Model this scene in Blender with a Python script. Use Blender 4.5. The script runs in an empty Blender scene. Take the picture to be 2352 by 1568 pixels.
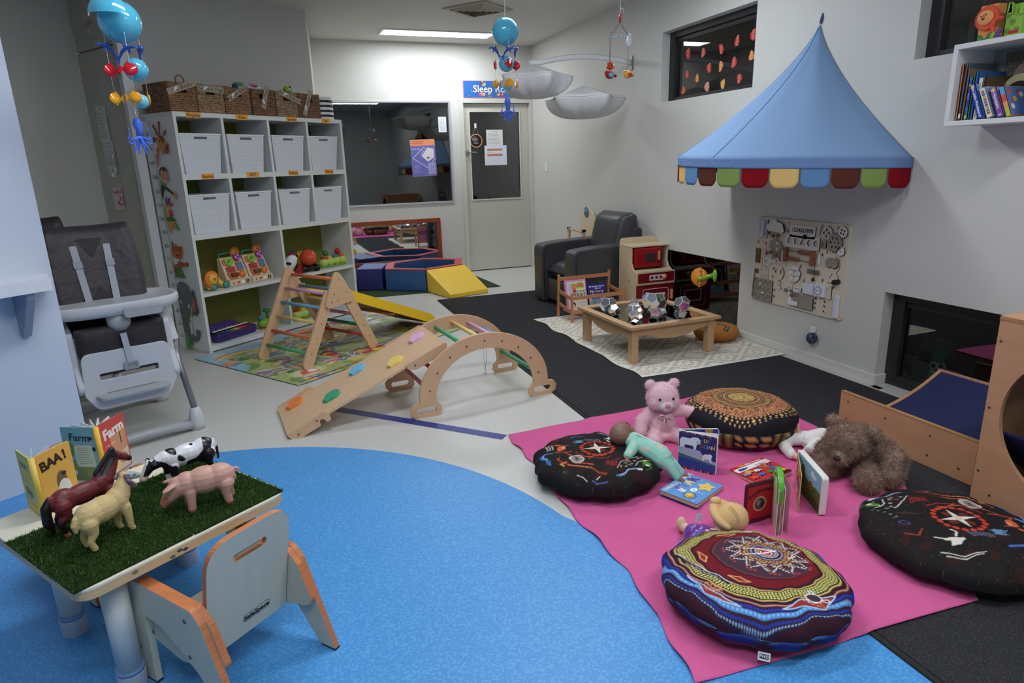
import bpy,math,random
import numpy as np
from mathutils import Vector,Matrix,noise
random.seed(7)
SC=bpy.context.scene
COL=SC.collection
PI=math.pi
# -- camera, world, exposure
cam=bpy.data.cameras.new('camera'); cam_ob=bpy.data.objects.new('camera',cam); COL.objects.link(cam_ob)
cam.sensor_width=36; cam.lens=36*1491.3/2352; cam.clip_start=.05; cam.clip_end=60
def cam_axes(pitch,roll,yaw):
 w=Vector((math.sin(yaw)*math.cos(pitch),math.cos(yaw)*math.cos(pitch),-math.sin(pitch)))
 r=Vector((math.cos(yaw),-math.sin(yaw),0)); u=r.cross(w)
 return r*math.cos(roll)+u*math.sin(roll),-r*math.sin(roll)+u*math.cos(roll),w
_r,_u,_w=cam_axes(.268554,-.030404,.349331)
cam_ob.matrix_world=Matrix(((_r.x,_u.x,-_w.x,0),(_r.y,_u.y,-_w.y,0),(_r.z,_u.z,-_w.z,1.3314),(0,0,0,1)))
SC.camera=cam_ob
wd=bpy.data.worlds.new('world'); SC.world=wd; wd.use_nodes=True
wd.node_tree.nodes['Background'].inputs[0].default_value=(.05,.05,.052,1)
SC.view_settings.view_transform='Standard'; SC.view_settings.look='None'
SC.view_settings.exposure=0.9; SC.view_settings.gamma=1
LIGHT=15.0
# -- materials
def lin(c):
 return tuple((x/255/12.92 if x/255<=.04045 else((x/255+.055)/1.055)**2.4)for x in c[:3])
MATS={}
def mat(name,rgb=(200,200,200),rough=.6,metal=0,spec=.5,bump=None,var=None,emit=0,alpha=1,sheen=0,trans=0,wood=None,sss=0,coat=0,attr=False,mix=None):
 if name in MATS:return MATS[name]
 m=bpy.data.materials.new(name); m.use_nodes=True; N=m.node_tree.nodes; L=m.node_tree.links
 b=N['Principled BSDF']; c=lin(rgb)+(1,)
 b.inputs['Base Color'].default_value=c; b.inputs['Roughness'].default_value=rough; b.inputs['Metallic'].default_value=metal
 b.inputs['Specular IOR Level'].default_value=spec; b.inputs['Alpha'].default_value=alpha
 b.inputs['Sheen Weight'].default_value=sheen; b.inputs['Transmission Weight'].default_value=trans; b.inputs['Coat Weight'].default_value=coat
 if sss:b.inputs['Subsurface Weight'].default_value=sss; b.inputs['Subsurface Radius'].default_value=(.02,.01,.008); b.inputs['Subsurface Scale'].default_value=.3
 if emit:b.inputs['Emission Color'].default_value=c; b.inputs['Emission Strength'].default_value=emit
 tc=N.new('ShaderNodeTexCoord'); src=None
 def noise_tex(scale,detail=3,vec=None,rough_=.55):
  t=N.new('ShaderNodeTexNoise'); t.inputs['Scale'].default_value=scale; t.inputs['Detail'].default_value=detail; t.inputs['Roughness'].default_value=rough_
  L.new(vec or tc.outputs['Object'],t.inputs['Vector']); return t
 if attr:
  a=N.new('ShaderNodeAttribute'); a.attribute_name='Col'; src=a.outputs['Color']
  L.new(src,b.inputs['Base Color'])
 if var or wood:
  if wood:
   mp=N.new('ShaderNodeMapping'); L.new(tc.outputs['Object'],mp.inputs[0]); mp.inputs['Scale'].default_value=wood[0]
   t=noise_tex(1,5,mp.outputs[0],.6); amt=wood[1]
  else:
   t=noise_tex(var[0],4); amt=var[1]
  r=N.new('ShaderNodeMapRange'); r.inputs['From Min'].default_value=.3; r.inputs['From Max'].default_value=.7
  r.inputs['To Min'].default_value=1-amt; r.inputs['To Max'].default_value=1+amt*.6
  L.new(t.outputs['Fac'],r.inputs['Value'])
  mx=N.new('ShaderNodeMix'); mx.data_type='RGBA'; mx.blend_type='MULTIPLY'; mx.inputs[0].default_value=1
  if src:L.new(src,mx.inputs[6])
  else:mx.inputs[6].default_value=c
  L.new(r.outputs[0],mx.inputs[7]); L.new(mx.outputs[2],b.inputs['Base Color'])
 if mix:
  t=noise_tex(mix[1],2); r=N.new('ShaderNodeMapRange'); r.inputs['From Min'].default_value=mix[2]; r.inputs['From Max'].default_value=mix[2]+.06
  L.new(t.outputs['Fac'],r.inputs['Value']); mx=N.new('ShaderNodeMix'); mx.data_type='RGBA'
  L.new(r.outputs[0],mx.inputs[0]); mx.inputs[6].default_value=c; mx.inputs[7].default_value=lin(mix[0])+(1,)
  L.new(mx.outputs[2],b.inputs['Base Color'])
 if bump:
  t=noise_tex(bump[0],3); bp=N.new('ShaderNodeBump'); bp.inputs['Strength'].default_value=bump[1]; bp.inputs['Distance'].default_value=bump[2]if len(bump)>2 else .004
  L.new(t.outputs['Fac'],bp.inputs['Height']); L.new(bp.outputs[0],b.inputs['Normal'])
 MATS[name]=m; return m
def glass_mat(name,tint=(235,240,238),refl=.08,rough=.0,keep=.9):
 if name in MATS:return MATS[name]
 m=bpy.data.materials.new(name); m.use_nodes=True; N=m.node_tree.nodes; L=m.node_tree.links; N.clear()
 o=N.new('ShaderNodeOutputMaterial'); t=N.new('ShaderNodeBsdfTransparent'); g=N.new('ShaderNodeBsdfGlossy'); x=N.new('ShaderNodeMixShader'); f=N.new('ShaderNodeFresnel')
 f.inputs[0].default_value=1.5; a=N.new('ShaderNodeMath'); a.operation='MAXIMUM'; a.inputs[1].default_value=refl
 c=lin(tint); t.inputs[0].default_value=(c[0]*keep,c[1]*keep,c[2]*keep,1); g.inputs['Roughness'].default_value=rough; g.inputs[0].default_value=(1,1,1,1)
 L.new(f.outputs[0],a.inputs[0]); L.new(a.outputs[0],x.inputs[0]); L.new(t.outputs[0],x.inputs[1]); L.new(g.outputs[0],x.inputs[2]); L.new(x.outputs[0],o.inputs[0])
 MATS[name]=m; return m
 # -- 2D outlines
def rpoly(pts,r,n=5):
 """polygon with rounded corners; r a number or one per corner"""
 out=[]; k=len(pts)
 for i in range(k):
  p0,p,p1=Vector(pts[i-1]),Vector(pts[i]),Vector(pts[(i+1)%k]); rr=r[i]if isinstance(r,(list,tuple))else r
  a,b=(p0-p),(p1-p); la,lb=a.length,b.length
  if rr<=0 or la<1e-6 or lb<1e-6:out.append((p.x,p.y)); continue
  a/=la; b/=lb; ang=max(.05,math.acos(max(-1,min(1,a.dot(b))))); d=min(rr/math.tan(ang/2),la*.49,lb*.49)
  q0,q1=p+a*d,p+b*d
  for j in range(n+1):
   t=j/n; q=q0*(1-t)**2+p*2*t*(1-t)+q1*t*t; out.append((q.x,q.y))
 return out
def rrect(x0,y0,x1,y1,r,n=5):return rpoly([(x0,y0),(x1,y0),(x1,y1),(x0,y1)],r,n)
def circ(cx,cy,rx,ry=None,n=28,a0=0,a1=2*PI):
 ry=ry or rx; full=abs(a1-a0)>=2*PI-1e-6; m=n if full else n+1
 return[(cx+rx*math.cos(a0+(a1-a0)*i/n),cy+ry*math.sin(a0+(a1-a0)*i/n))for i in range(m)]
def fill2d(outs,thick,bev=0,text=None,size=1,align='CENTER',offset=0,spacing=1):
 """filled outlines (holes by even-odd) or text, centred on z=0, as verts and faces"""
 if text is not None:
  cu=bpy.data.curves.new('c','FONT'); cu.body=text; cu.size=size; cu.align_x=align; cu.align_y='CENTER'; cu.offset=offset; cu.resolution_u=3; cu.space_character=spacing
 else:
  cu=bpy.data.curves.new('c','CURVE'); cu.dimensions='2D'; cu.fill_mode='BOTH'
  for o in outs:
   s=cu.splines.new('POLY'); s.points.add(len(o)-1); s.use_cyclic_u=True
   for i,p in enumerate(o):s.points[i].co=(p[0],p[1],0,1)
 cu.extrude=max(0,thick/2-bev); cu.bevel_depth=bev; cu.bevel_resolution=1
 ob=bpy.data.objects.new('c',cu); me=ob.to_mesh()
 v=[tuple(x.co)for x in me.vertices]; f=[tuple(p.vertices)for p in me.polygons]
 ob.to_mesh_clear(); bpy.data.objects.remove(ob); bpy.data.curves.remove(cu)
 return v,f
 # -- transforms
def TR(x=0,y=0,z=0):return Matrix.Translation((x,y,z))
def RX(a):return Matrix.Rotation(a,4,'X')
def RY(a):return Matrix.Rotation(a,4,'Y')
def RZ(a):return Matrix.Rotation(a,4,'Z')
def D(a):return math.radians(a)
def SCL(x,y,z):return Matrix.Diagonal((x,y,z,1))
UP=RX(PI/2)
def frame(o,ex,ey,ez=None):
 ex=Vector(ex).normalized(); ey=Vector(ey); ey=(ey-ex*ex.dot(ey)).normalized(); ez=ex.cross(ey)
 return Matrix(((ex.x,ey.x,ez.x,o[0]),(ex.y,ey.y,ez.y,o[1]),(ex.z,ey.z,ez.z,o[2]),(0,0,0,1)))
class MB:
 """collects shapes and links them as ONE mesh object"""
 def __init__(s):s.v=[]; s.f=[]; s.m=[]; s.s=[]; s.c=[]; s.col=False
 def add(s,v,f,m=0,smooth=False,T=None,c=None):
  b=len(s.v)
  if T is not None:v=[T@Vector(p)for p in v]
  s.v+=[tuple(p)for p in v]; s.f+=[tuple(i+b for i in q)for q in f]; s.m+=[m]*len(f); s.s+=[smooth]*len(f)
  if c is None:s.c+=[(1,1,1)]*len(v)
  elif isinstance(c,tuple)and len(c)==3 and not isinstance(c[0],(tuple,list)):s.c+=[c]*len(v); s.col=True
  else:s.c+=list(c); s.col=True
  return s
 def box(s,x0,x1,y0,y1,z0,z1,m=0,T=None,c=None):
  v=[(x,y,z)for z in(z0,z1)for y in(y0,y1)for x in(x0,x1)]
  return s.add(v,[(0,2,3,1),(4,5,7,6),(0,1,5,4),(2,6,7,3),(0,4,6,2),(1,3,7,5)],m,False,T,c)
 def bar(s,a,b,w,h,m=0,up=(0,0,1),T=None):
  a,b=Vector(a),Vector(b); d=b-a; F=frame(a,d,Vector(up).cross(d)); return s.box(0,d.length,-w/2,w/2,-h/2,h/2,m,F if T is None else T@F)
 def loft(s,rings,m=0,smooth=True,close=True,cap=True,T=None,c=None):
  n=len(rings[0]); v=[p for r in rings for p in r]; f=[]
  for i in range(len(rings)-1):
   for j in range(n if close else n-1):
    k=(j+1)%n; f.append((i*n+j,i*n+k,(i+1)*n+k,(i+1)*n+j))
  if cap and close:f.append(tuple(range(n-1,-1,-1))); f.append(tuple((len(rings)-1)*n+j for j in range(n)))
  return s.add(v,f,m,smooth,T,c)
 def tube(s,pts,r,n=10,m=0,closed=False,T=None,cap=True,flat=1,c=None):
  P=[Vector(p)for p in pts]; k=len(P); R=r if isinstance(r,(list,tuple))else[r]*k; rings=[]; nx=None
  for i in range(k):
   if closed:t=(P[(i+1)%k]-P[i-1])
   else:t=P[min(i+1,k-1)]-P[max(i-1,0)]
   t.normalize()
   if nx is None:nx=t.orthogonal().normalized()if abs(t.z)>.9 else Vector((0,0,1)).cross(t).normalized()
   nx=(nx-t*nx.dot(t)).normalized(); b=t.cross(nx)
   rings.append([P[i]+(nx*math.cos(2*PI*j/n)+b*math.sin(2*PI*j/n)*flat)*R[i]for j in range(n)])
  if closed:rings.append(rings[0])
  return s.loft(rings,m,True,True,cap and not closed,T,c)
 def cyl(s,a,b,r,r2=None,n=20,m=0,T=None,smooth=True,c=None):
  a,b=Vector(a),Vector(b); t=(b-a).normalized(); x=t.orthogonal().normalized(); y=t.cross(x); r2=r if r2 is None else r2
  R=[[p+(x*math.cos(2*PI*j/n)+y*math.sin(2*PI*j/n))*q for j in range(n)]for p,q in((a,r),(b,r2))]
  f0=len(s.f); s.loft(R,m,smooth,True,True,T,c); s.s[-1]=s.s[-2]=False; return s
 def lathe(s,prof,n=24,m=0,T=None,smooth=True,c=None,cap=True):
  return s.loft([[(r*math.cos(2*PI*j/n),r*math.sin(2*PI*j/n),z)for j in range(n)]for r,z in prof],m,smooth,True,cap,T,c)
 def ell(s,c0,r,n=16,m=0,T=None,R=None,c=None):
  if not isinstance(r,(tuple,list)):r=(r,r,r)
  F=TR(*c0)@(R if R is not None else Matrix())@SCL(*r); F=F if T is None else T@F; h=max(4,n//2)
  v=[(0,0,-1)]+[(math.sin(PI*i/h)*math.cos(2*PI*j/n),math.sin(PI*i/h)*math.sin(2*PI*j/n),-math.cos(PI*i/h))for i in range(1,h)for j in range(n)]+[(0,0,1)]
  f=[(0,1+(j+1)%n,1+j)for j in range(n)]
  for i in range(h-2):
   for j in range(n):k=(j+1)%n; f.append((1+i*n+j,1+i*n+k,1+(i+1)*n+k,1+(i+1)*n+j))
  e=len(v)-1; f+=[(1+(h-2)*n+j,1+(h-2)*n+(j+1)%n,e)for j in range(n)]
  return s.add(v,f,m,True,F,c)
 def plate(s,outs,thick,m=0,T=None,bev=0,c=None):
  v,f=fill2d(outs,thick,bev); return s.add(v,f,m,False,T,c)
 def text(s,t,size,m=0,T=None,thick=.0006,align='CENTER',offset=0,c=None,spacing=1):
  v,f=fill2d(None,thick,0,t,size,align,offset,spacing); return s.add(v,f,m,False,T,c)
 def canvas(s,cv,x0,y0,x1,y1,nx,ny,m=0,T=None,z=0,fn=None):
  v=[]; f=[]; cc=cv.grid(nx,ny)
  for j in range(ny+1):
   for i in range(nx+1):
    x,y=x0+(x1-x0)*i/nx,y0+(y1-y0)*j/ny; v.append(fn(i/nx,j/ny)if fn else(x,y,z))
  for j in range(ny):
   for i in range(nx):a=j*(nx+1)+i; f.append((a,a+1,a+nx+2,a+nx+1))
  return s.add(v,f,m,fn is not None,T,[tuple(q)for q in cc.reshape(-1,3).tolist()])
 def mesh(s,name):
  me=bpy.data.meshes.new(name); me.from_pydata(s.v,[],s.f)
  me.polygons.foreach_set('material_index',s.m); me.polygons.foreach_set('use_smooth',s.s)
  if s.col:
   a=me.color_attributes.new('Col','FLOAT_COLOR','POINT'); arr=np.ones((len(s.v),4),np.float32); arr[:,:3]=np.array(s.c,np.float32); a.data.foreach_set('color',arr.ravel())
  me.update(); return me
 def build(s,name,mats,parent=None,loc=None,rz=0,label=None,cat=None,group=None,kind=None,bevel=0,sub=0,rot=None,seg=2):
  me=s.mesh(name); o=bpy.data.objects.new(name,me); COL.objects.link(o)
  for x in(mats if isinstance(mats,(list,tuple))else[mats]):me.materials.append(x)
  if parent is not None:o.parent=parent
  if loc is not None:o.location=loc
  if rot is not None:o.rotation_euler=rot
  elif rz:o.rotation_euler=(0,0,rz)
  if bevel:b=o.modifiers.new('b','BEVEL'); b.width=bevel; b.segments=seg; b.limit_method='ANGLE'; b.angle_limit=D(40); b.harden_normals=False
  if sub:b=o.modifiers.new('s','SUBSURF'); b.levels=b.render_levels=sub
  tag(o,label,cat,group,kind); return o
def tag(o,label=None,cat=None,group=None,kind=None):
 if label:o['label']=label
 if cat:o['category']=cat
 if group:o['group']=group
 if kind:o['kind']=kind
 return o
def thing(name,label,cat,loc=(0,0,0),rz=0,group=None,rot=None):
 o=bpy.data.objects.new(name,None); COL.objects.link(o); o.location=loc; o.rotation_euler=rot if rot is not None else(0,0,rz); o.empty_display_size=.05
 return tag(o,label,cat,group)
def copy_tree(o,parent=None,loc=None,rz=None,label=None):
 kids=[k for k in KIDS(o)]; c=o.copy(); COL.objects.link(c); c.parent=parent
 if loc is not None:c.location=loc
 if rz is not None:c.rotation_euler=(0,0,rz)
 if label:c['label']=label
 for k in kids:copy_tree(k,c)
 return c
def KIDS(o):return[k for k in bpy.data.objects if k.parent==o]
def solidify(ob,remesh,smooth=4):
 """fuse overlapping forms into one continuous skin; returns the evaluated mesh"""
 r=ob.modifiers.new('r','REMESH'); r.mode='VOXEL'; r.voxel_size=remesh; r.use_smooth_shade=True
 if smooth:q=ob.modifiers.new('q','SMOOTH'); q.iterations=smooth; q.factor=.6
 dg=bpy.context.evaluated_depsgraph_get(); me=bpy.data.meshes.new_from_object(ob.evaluated_get(dg)); return me
def body(name,mb,mats,parent,voxel=.004,smooth=4,color=None,fuzz=None,label=None,cat=None,loc=None,rz=0,noise_amp=None,group=None):
 """one continuous skin from overlapping forms, coloured by position, with optional fur tufts (n, length, width)"""
 me0=mb.mesh('t'); o0=bpy.data.objects.new('t',me0); COL.objects.link(o0); me=solidify(o0,voxel,smooth)
 bpy.data.objects.remove(o0); me.name=name
 n=len(me.vertices); co=np.empty(n*3,np.float32); me.vertices.foreach_get('co',co); co=co.reshape(-1,3)
 if noise_amp:
  no=np.empty(n*3,np.float32); me.vertices.foreach_get('normal',no); no=no.reshape(-1,3)
  d=np.array([noise.noise(Vector(p)*noise_amp[0])for p in co.tolist()])[:,None]; me.vertices.foreach_set('co',(co+no*d*noise_amp[1]).astype(np.float32).ravel())
 if color:
  a=me.color_attributes.new('Col','FLOAT_COLOR','POINT'); arr=np.ones((n,4),np.float32)
  arr[:,:3]=[lin(color(*p))for p in co.tolist()]; a.data.foreach_set('color',arr.ravel())
 if fuzz:
  cnt,ln,wd=fuzz[:3]; me.calc_loop_triangles(); tri=np.array([t.vertices[:]for t in me.loop_triangles]); P=co[tri]
  A=np.linalg.norm(np.cross(P[:,1]-P[:,0],P[:,2]-P[:,0]),axis=1); rg=np.random.default_rng(3); k=rg.choice(len(tri),cnt,p=A/A.sum())
  w=rg.dirichlet((1,1,1),cnt); base=(P[k]*w[:,:,None]).sum(1); nn=np.cross(P[k,1]-P[k,0],P[k,2]-P[k,0]); nn/=np.linalg.norm(nn,axis=1,keepdims=True)+1e-9
  lean=rg.normal(size=(cnt,3))*.45+np.array([0,0,-.25]); tip=base+(nn+lean)*ln*rg.uniform(.6,1.2,(cnt,1)); sd=np.cross(nn,rg.normal(size=(cnt,3))); sd/=np.linalg.norm(sd,axis=1,keepdims=True)+1e-9; sd*=wd/2
  F=MB(); vs=np.stack([base-sd,base+sd,tip],1).reshape(-1,3); b=bpy.data.meshes.new('fz')
  V=co.tolist()+vs.tolist(); f=[tuple(p.vertices)for p in me.polygons]+[(n+3*i,n+3*i+1,n+3*i+2)for i in range(cnt)]
  me2=bpy.data.meshes.new(name); me2.from_pydata(V,[],f); me2.polygons.foreach_set('use_smooth',[True]*len(f))
  if color:
   a=me2.color_attributes.new('Col','FLOAT_COLOR','POINT'); ar2=np.ones((len(V),4),np.float32); ar2[:n]=arr
   ci=arr[tri[k][:,0]]*rg.uniform(.75,1.15,(cnt,1)); ci[:,3]=1; ar2[n:]=np.repeat(ci,3,0); a.data.foreach_set('color',ar2.ravel())
  me=me2
 me.materials.clear()
 for x in(mats if isinstance(mats,(list,tuple))else[mats]):me.materials.append(x)
 o=bpy.data.objects.new(name,me); COL.objects.link(o)
 if parent is not None:o.parent=parent
 if loc is not None:o.location=loc
 if rz:o.rotation_euler=(0,0,rz)
 return tag(o,label,cat,group)
def limb(mb,pts,r,n=12,T=None):
 """tapered rounded limb"""
 mb.tube(pts,r,n,T=T)
 for p,q in((pts[0],r[0]if isinstance(r,(list,tuple))else r),(pts[-1],r[-1]if isinstance(r,(list,tuple))else r)):mb.ell(p,q,12,T=T)
class Cv:
 """a small painted canvas, used as vertex colours of a printed surface"""
 def __init__(s,w,h,bg):s.w=w; s.h=h; s.a=np.empty((h,w,3),np.float32); s.a[:]=lin(bg); s.rg=np.random.default_rng(5); s.Y,s.X=np.mgrid[0:h,0:w].astype(np.float32)
 def put(s,m,c):s.a[m]=lin(c)
 def el(s,x,y,rx,ry,c,rot=0,ring=0):
  """ellipse in 0..1 coordinates of the width (y measured in widths too)"""
  w=s.w; R=max(rx,ry)*w+2; cx,cy=x*w,y*w; x0,x1=int(max(0,cx-R)),int(min(s.w,cx+R+1)); y0,y1=int(max(0,cy-R)),int(min(s.h,cy+R+1))
  if x0>=x1 or y0>=y1:return s
  X=s.X[y0:y1,x0:x1]-cx; Y=s.Y[y0:y1,x0:x1]-cy; C,S=math.cos(rot),math.sin(rot); d=np.sqrt(((X*C+Y*S)/(rx*w))**2+((-X*S+Y*C)/(ry*w))**2)
  m=d<=1
  if ring:m&=d>=1-ring
  s.a[y0:y1,x0:x1][m]=lin(c); return s
 def poly(s,P,c):
  P=np.array(P,float)*s.w; x0,x1=int(max(0,P[:,0].min())),int(min(s.w,P[:,0].max()+2)); y0,y1=int(max(0,P[:,1].min())),int(min(s.h,P[:,1].max()+2))
  if x0>=x1 or y0>=y1:return s
  X=s.X[y0:y1,x0:x1]; Y=s.Y[y0:y1,x0:x1]; m=np.zeros(X.shape,bool); k=len(P)
  for i in range(k):
   a,b=P[i],P[(i+1)%k]
   if a[1]==b[1]:continue
   q=((a[1]>Y)!=(b[1]>Y))&(X<(b[0]-a[0])*(Y-a[1])/(b[1]-a[1])+a[0]); m^=q
  s.a[y0:y1,x0:x1][m]=lin(c); return s
 def rect(s,x0,y0,x1,y1,c):return s.poly([(x0,y0),(x1,y0),(x1,y1),(x0,y1)],c)
 def line(s,P,wd,c,closed=False):
  P=list(P)+([P[0]]if closed else[])
  for a,b in zip(P[:-1],P[1:]):
   n=max(1,int(math.hypot(b[0]-a[0],b[1]-a[1])/(wd*.4)))
   for i in range(n+1):t=i/n; s.el(a[0]+(b[0]-a[0])*t,a[1]+(b[1]-a[1])*t,wd/2,wd/2,c)
  return s
 def dots(s,P,r,c,step):
  """dots evenly along a path"""
  L=0; nxt=0
  for a,b in zip(P[:-1],P[1:]):
   d=math.hypot(b[0]-a[0],b[1]-a[1])
   while nxt<=L+d and d>0:t=(nxt-L)/d; s.el(a[0]+(b[0]-a[0])*t,a[1]+(b[1]-a[1])*t,r,r,c); nxt+=step
   L+=d
  return s
 def noise(s,amt,cell=1):s.a*=1+s.rg.uniform(-amt,amt,s.a.shape[:2])[...,None]; return s
 def word(s,t,x,y,size,c,rot=0,offset=0,bold=0):
  v,f=fill2d(None,0,0,t,size,'CENTER',bold); C,S=math.cos(rot),math.sin(rot)
  for q in f:s.poly([(x+v[i][0]*C-v[i][1]*S,y+v[i][0]*S+v[i][1]*C)for i in q],c)
  return s
 def scrawl(s,x0,y0,x1,y1,rows,c,wd=.004):
  for j in range(rows):
   y=y1-(y1-y0)*(j+.5)/rows; e=x0+(x1-x0)*s.rg.uniform(.6,1); s.line([(x0,y),(e,y)],wd,c)
  return s
 def grid(s,nx,ny):
  """colours at (nx+1)x(ny+1) grid points"""
  xs=np.linspace(0,s.w-1,nx+1); ys=np.linspace(0,s.h-1,ny+1); out=np.zeros((ny+1,nx+1,3),np.float32)
  hx,hy=max(.26,s.w/nx/3),max(.26,s.h/ny/3)
  for dx in(-hx,0,hx):
   for dy in(-hy,0,hy):out+=s.a[np.clip(np.round(ys+dy),0,s.h-1).astype(int)][:,np.clip(np.round(xs+dx),0,s.w-1).astype(int)]
  return out/9
PRINT=mat('printed_surface',attr=True,rough=.5)
PRINT_CLOTH=mat('printed_cotton',attr=True,rough=.9,spec=.2,bump=(900,.15))
PAINTED=mat('painted_plastic',attr=True,rough=.35)
A36=D(35.2); E1=(math.cos(A36),math.sin(A36)); E2=(-math.sin(A36),math.cos(A36))
XR,YB,ZC=3.25,7.922,2.69
# == the room
WALL=mat('white_wall_paint',(214,214,208),.55,bump=(160,.06,.002),var=(1.2,.02))
CEIL=mat('ceiling_paint',(216,215,208),.7)
SKIRT=mat('cream_skirting_paint',(222,221,212),.4)
BLUEW=mat('pale_blue_wall_paint',(206,214,228),.5,bump=(120,.08,.002))
DOORP=mat('cream_door_paint',(206,204,192),.4)
ALU=mat('grey_aluminium',(165,168,172),.35,metal=.6)
DARK=mat('dark_window_frame',(38,37,38),.45)
GLASS=glass_mat('window_glass',refl=.09)
VINYL=mat('pale_grey_vinyl',(206,206,200),.38,mix=((188,188,182),160,.58),bump=(40,.03))
WHITE=mat('white_paint',(232,233,232),.4)
STEEL=mat('brushed_steel',(190,190,190),.3,metal=1)
BLACK=mat('black_plastic',(22,22,24),.5)
PAPER=mat('white_paper',(238,239,242),.7)
INK=mat('dark_ink',(40,40,46),.8)
RED=mat('red_paint',(142,24,32),.35)
def wall_quad(mb,P,Q,z0,z1,openings,th,m=0):
 """wall from P to Q (face on the left-hand side of P->Q is the room), thickness behind; openings (u0,u1,z0,z1)"""
 P,Q=Vector((*P,0)),Vector((*Q,0)); d=(Q-P); L=d.length; F=frame(P,d,Vector((0,0,1)).cross(d))
 us=sorted({0,L,*[o[0]for o in openings],*[o[1]for o in openings]}); zs=sorted({z0,z1,*[o[2]for o in openings],*[o[3]for o in openings]})
 for a,b in zip(us[:-1],us[1:]):
  for c,e in zip(zs[:-1],zs[1:]):
   if any(o[0]-1e-6<=a and b<=o[1]+1e-6 and o[2]-1e-6<=c and e<=o[3]+1e-6 for o in openings):continue
   mb.box(a,b,-th,0,c,e,m,F)
 return F
m=MB(); m.box(-4.6,3.9,-2.6,8.2,-.1,0); m.build('floor',VINYL,kind='structure')
m=MB(); m.box(-4.6,3.7,-2.6,8.2,ZC,ZC+.1); m.build('ceiling',CEIL,kind='structure')
# right wall with two high windows and two low windows (room side is -x): run from back to front
YR=8.1
m=MB(); W1=(3.91,5.05,1.786,2.332); W2=(1.45,2.68,1.786,2.332); G1=(3.91,5.05,.06,.56); G2=(1.2,2.68,0,.558)
wall_quad(m,(XR,-2.6),(XR,YR),0,ZC,[(a+2.6,b+2.6,c,d)for a,b,c,d in(W1,W2,G1,G2)],.18)
m.build('wall_right',WALL,kind='structure')
# back wall with the sleep room window and door
m=MB(); wall_quad(m,(XR+.18,YB),(.3,YB),0,ZC,[(XR+.18-2.19,XR+.18-.70,.878,2.06),(XR+.18-3.215,XR+.18-2.34,0,2.05)],.14)
m.build('wall_back',WALL,kind='structure')
# diagonal wall behind the shelf unit, its return to the back wall, the cupboard recess and the left walls
PD=Vector((.533,6.611)); e1=Vector(E1); e2=Vector(E2); PP=Vector((-.835,5.545))
e1d=(PD-PP).normalized()
m=MB(); wall_quad(m,PD,PP+e1d*.05,0,ZC,[],.12); wall_quad(m,(.66,YB),PD,0,ZC,[],.12); m.build('wall_diagonal',mat('grey_white_wall_paint',(196,196,190),.6,bump=(160,.06,.002)),kind='structure')
CB=PP+e2*.62
m=MB(); LW0=CB; LW1=CB-e1*3.2; wall_quad(m,LW0,LW1,0,ZC,[],.12); m.build('wall_left',mat('warm_white_wall',(214,215,208),.55),kind='structure')
# partition near the camera on the left, pale blue
PE=Vector((-.906,3.327)); PF=PE-e1*2.6; PG=PE+e2*.28
m=MB(); wall_quad(m,PE,PF,0,ZC,[],.1); m.box(0,2.6,.1,.28,0,ZC,0,frame((PF.x,PF.y,0),(e1.x,e1.y,0),(e2.x,e2.y,0)))
m.build('wall_partition',BLUEW,kind='structure')
# walls behind the camera, unseen except as bounce light
m=MB(); wall_quad(m,(-3.4,-1.6),(XR,-1.6),0,ZC,[],.1); wall_quad(m,(-3.4,6.5),(-3.4,-1.6),0,ZC,[],.1); m.build('wall_front',WALL,kind='structure')
# skirtings
m=MB()
m.box(XR-.012,XR,2.68,YB,0,.062,0); m.box(XR-.012,XR+.09,2.668,2.68,0,.062,0); m.box(XR-.012,XR,-1.6,1.2,0,.062,0)
m.build('baseboard_right',SKIRT,kind='structure',bevel=.004)
m=MB(); m.box(XR-.075,XR-.01,2.6,5.9,0,.004); m.box(XR-.05,XR+.1,1.2,2.66,0,.004); m.build('trim_1',mat('vinyl_cove',(196,196,190),.4),kind='structure')
m=MB(); F=frame((PE.x,PE.y,0),(-e1.x,-e1.y,0),(e2.x,e2.y,0))
m.box(0,2.5,-.012,0,.0,.055,0,frame((PE.x,PE.y,0),(-e1.x,-e1.y,0),(e2.x,e2.y,0))@SCL(1,-1,1)); m.build('baseboard_partition',mat('pale_blue_skirting',(205,210,218),.4),kind='structure')
m=MB(); m.box(0,.22,-.014,0,0,.08,0,frame((PP.x,PP.y,0),(e1d.x,e1d.y,0),(e2.x,e2.y,0))@TR(0,0,0)); m.build('baseboard_diagonal',SKIRT,kind='structure',bevel=.004)
# white post between cupboard and diagonal wall
m=MB(); m.box(-.02,.05,-.03,.02,0,ZC,0,frame((PP.x,PP.y,0),(e1d.x,e1d.y,0),(-e1d.y,e1d.x,0))); m.build('trim_2',WHITE,kind='structure',bevel=.003)
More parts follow.
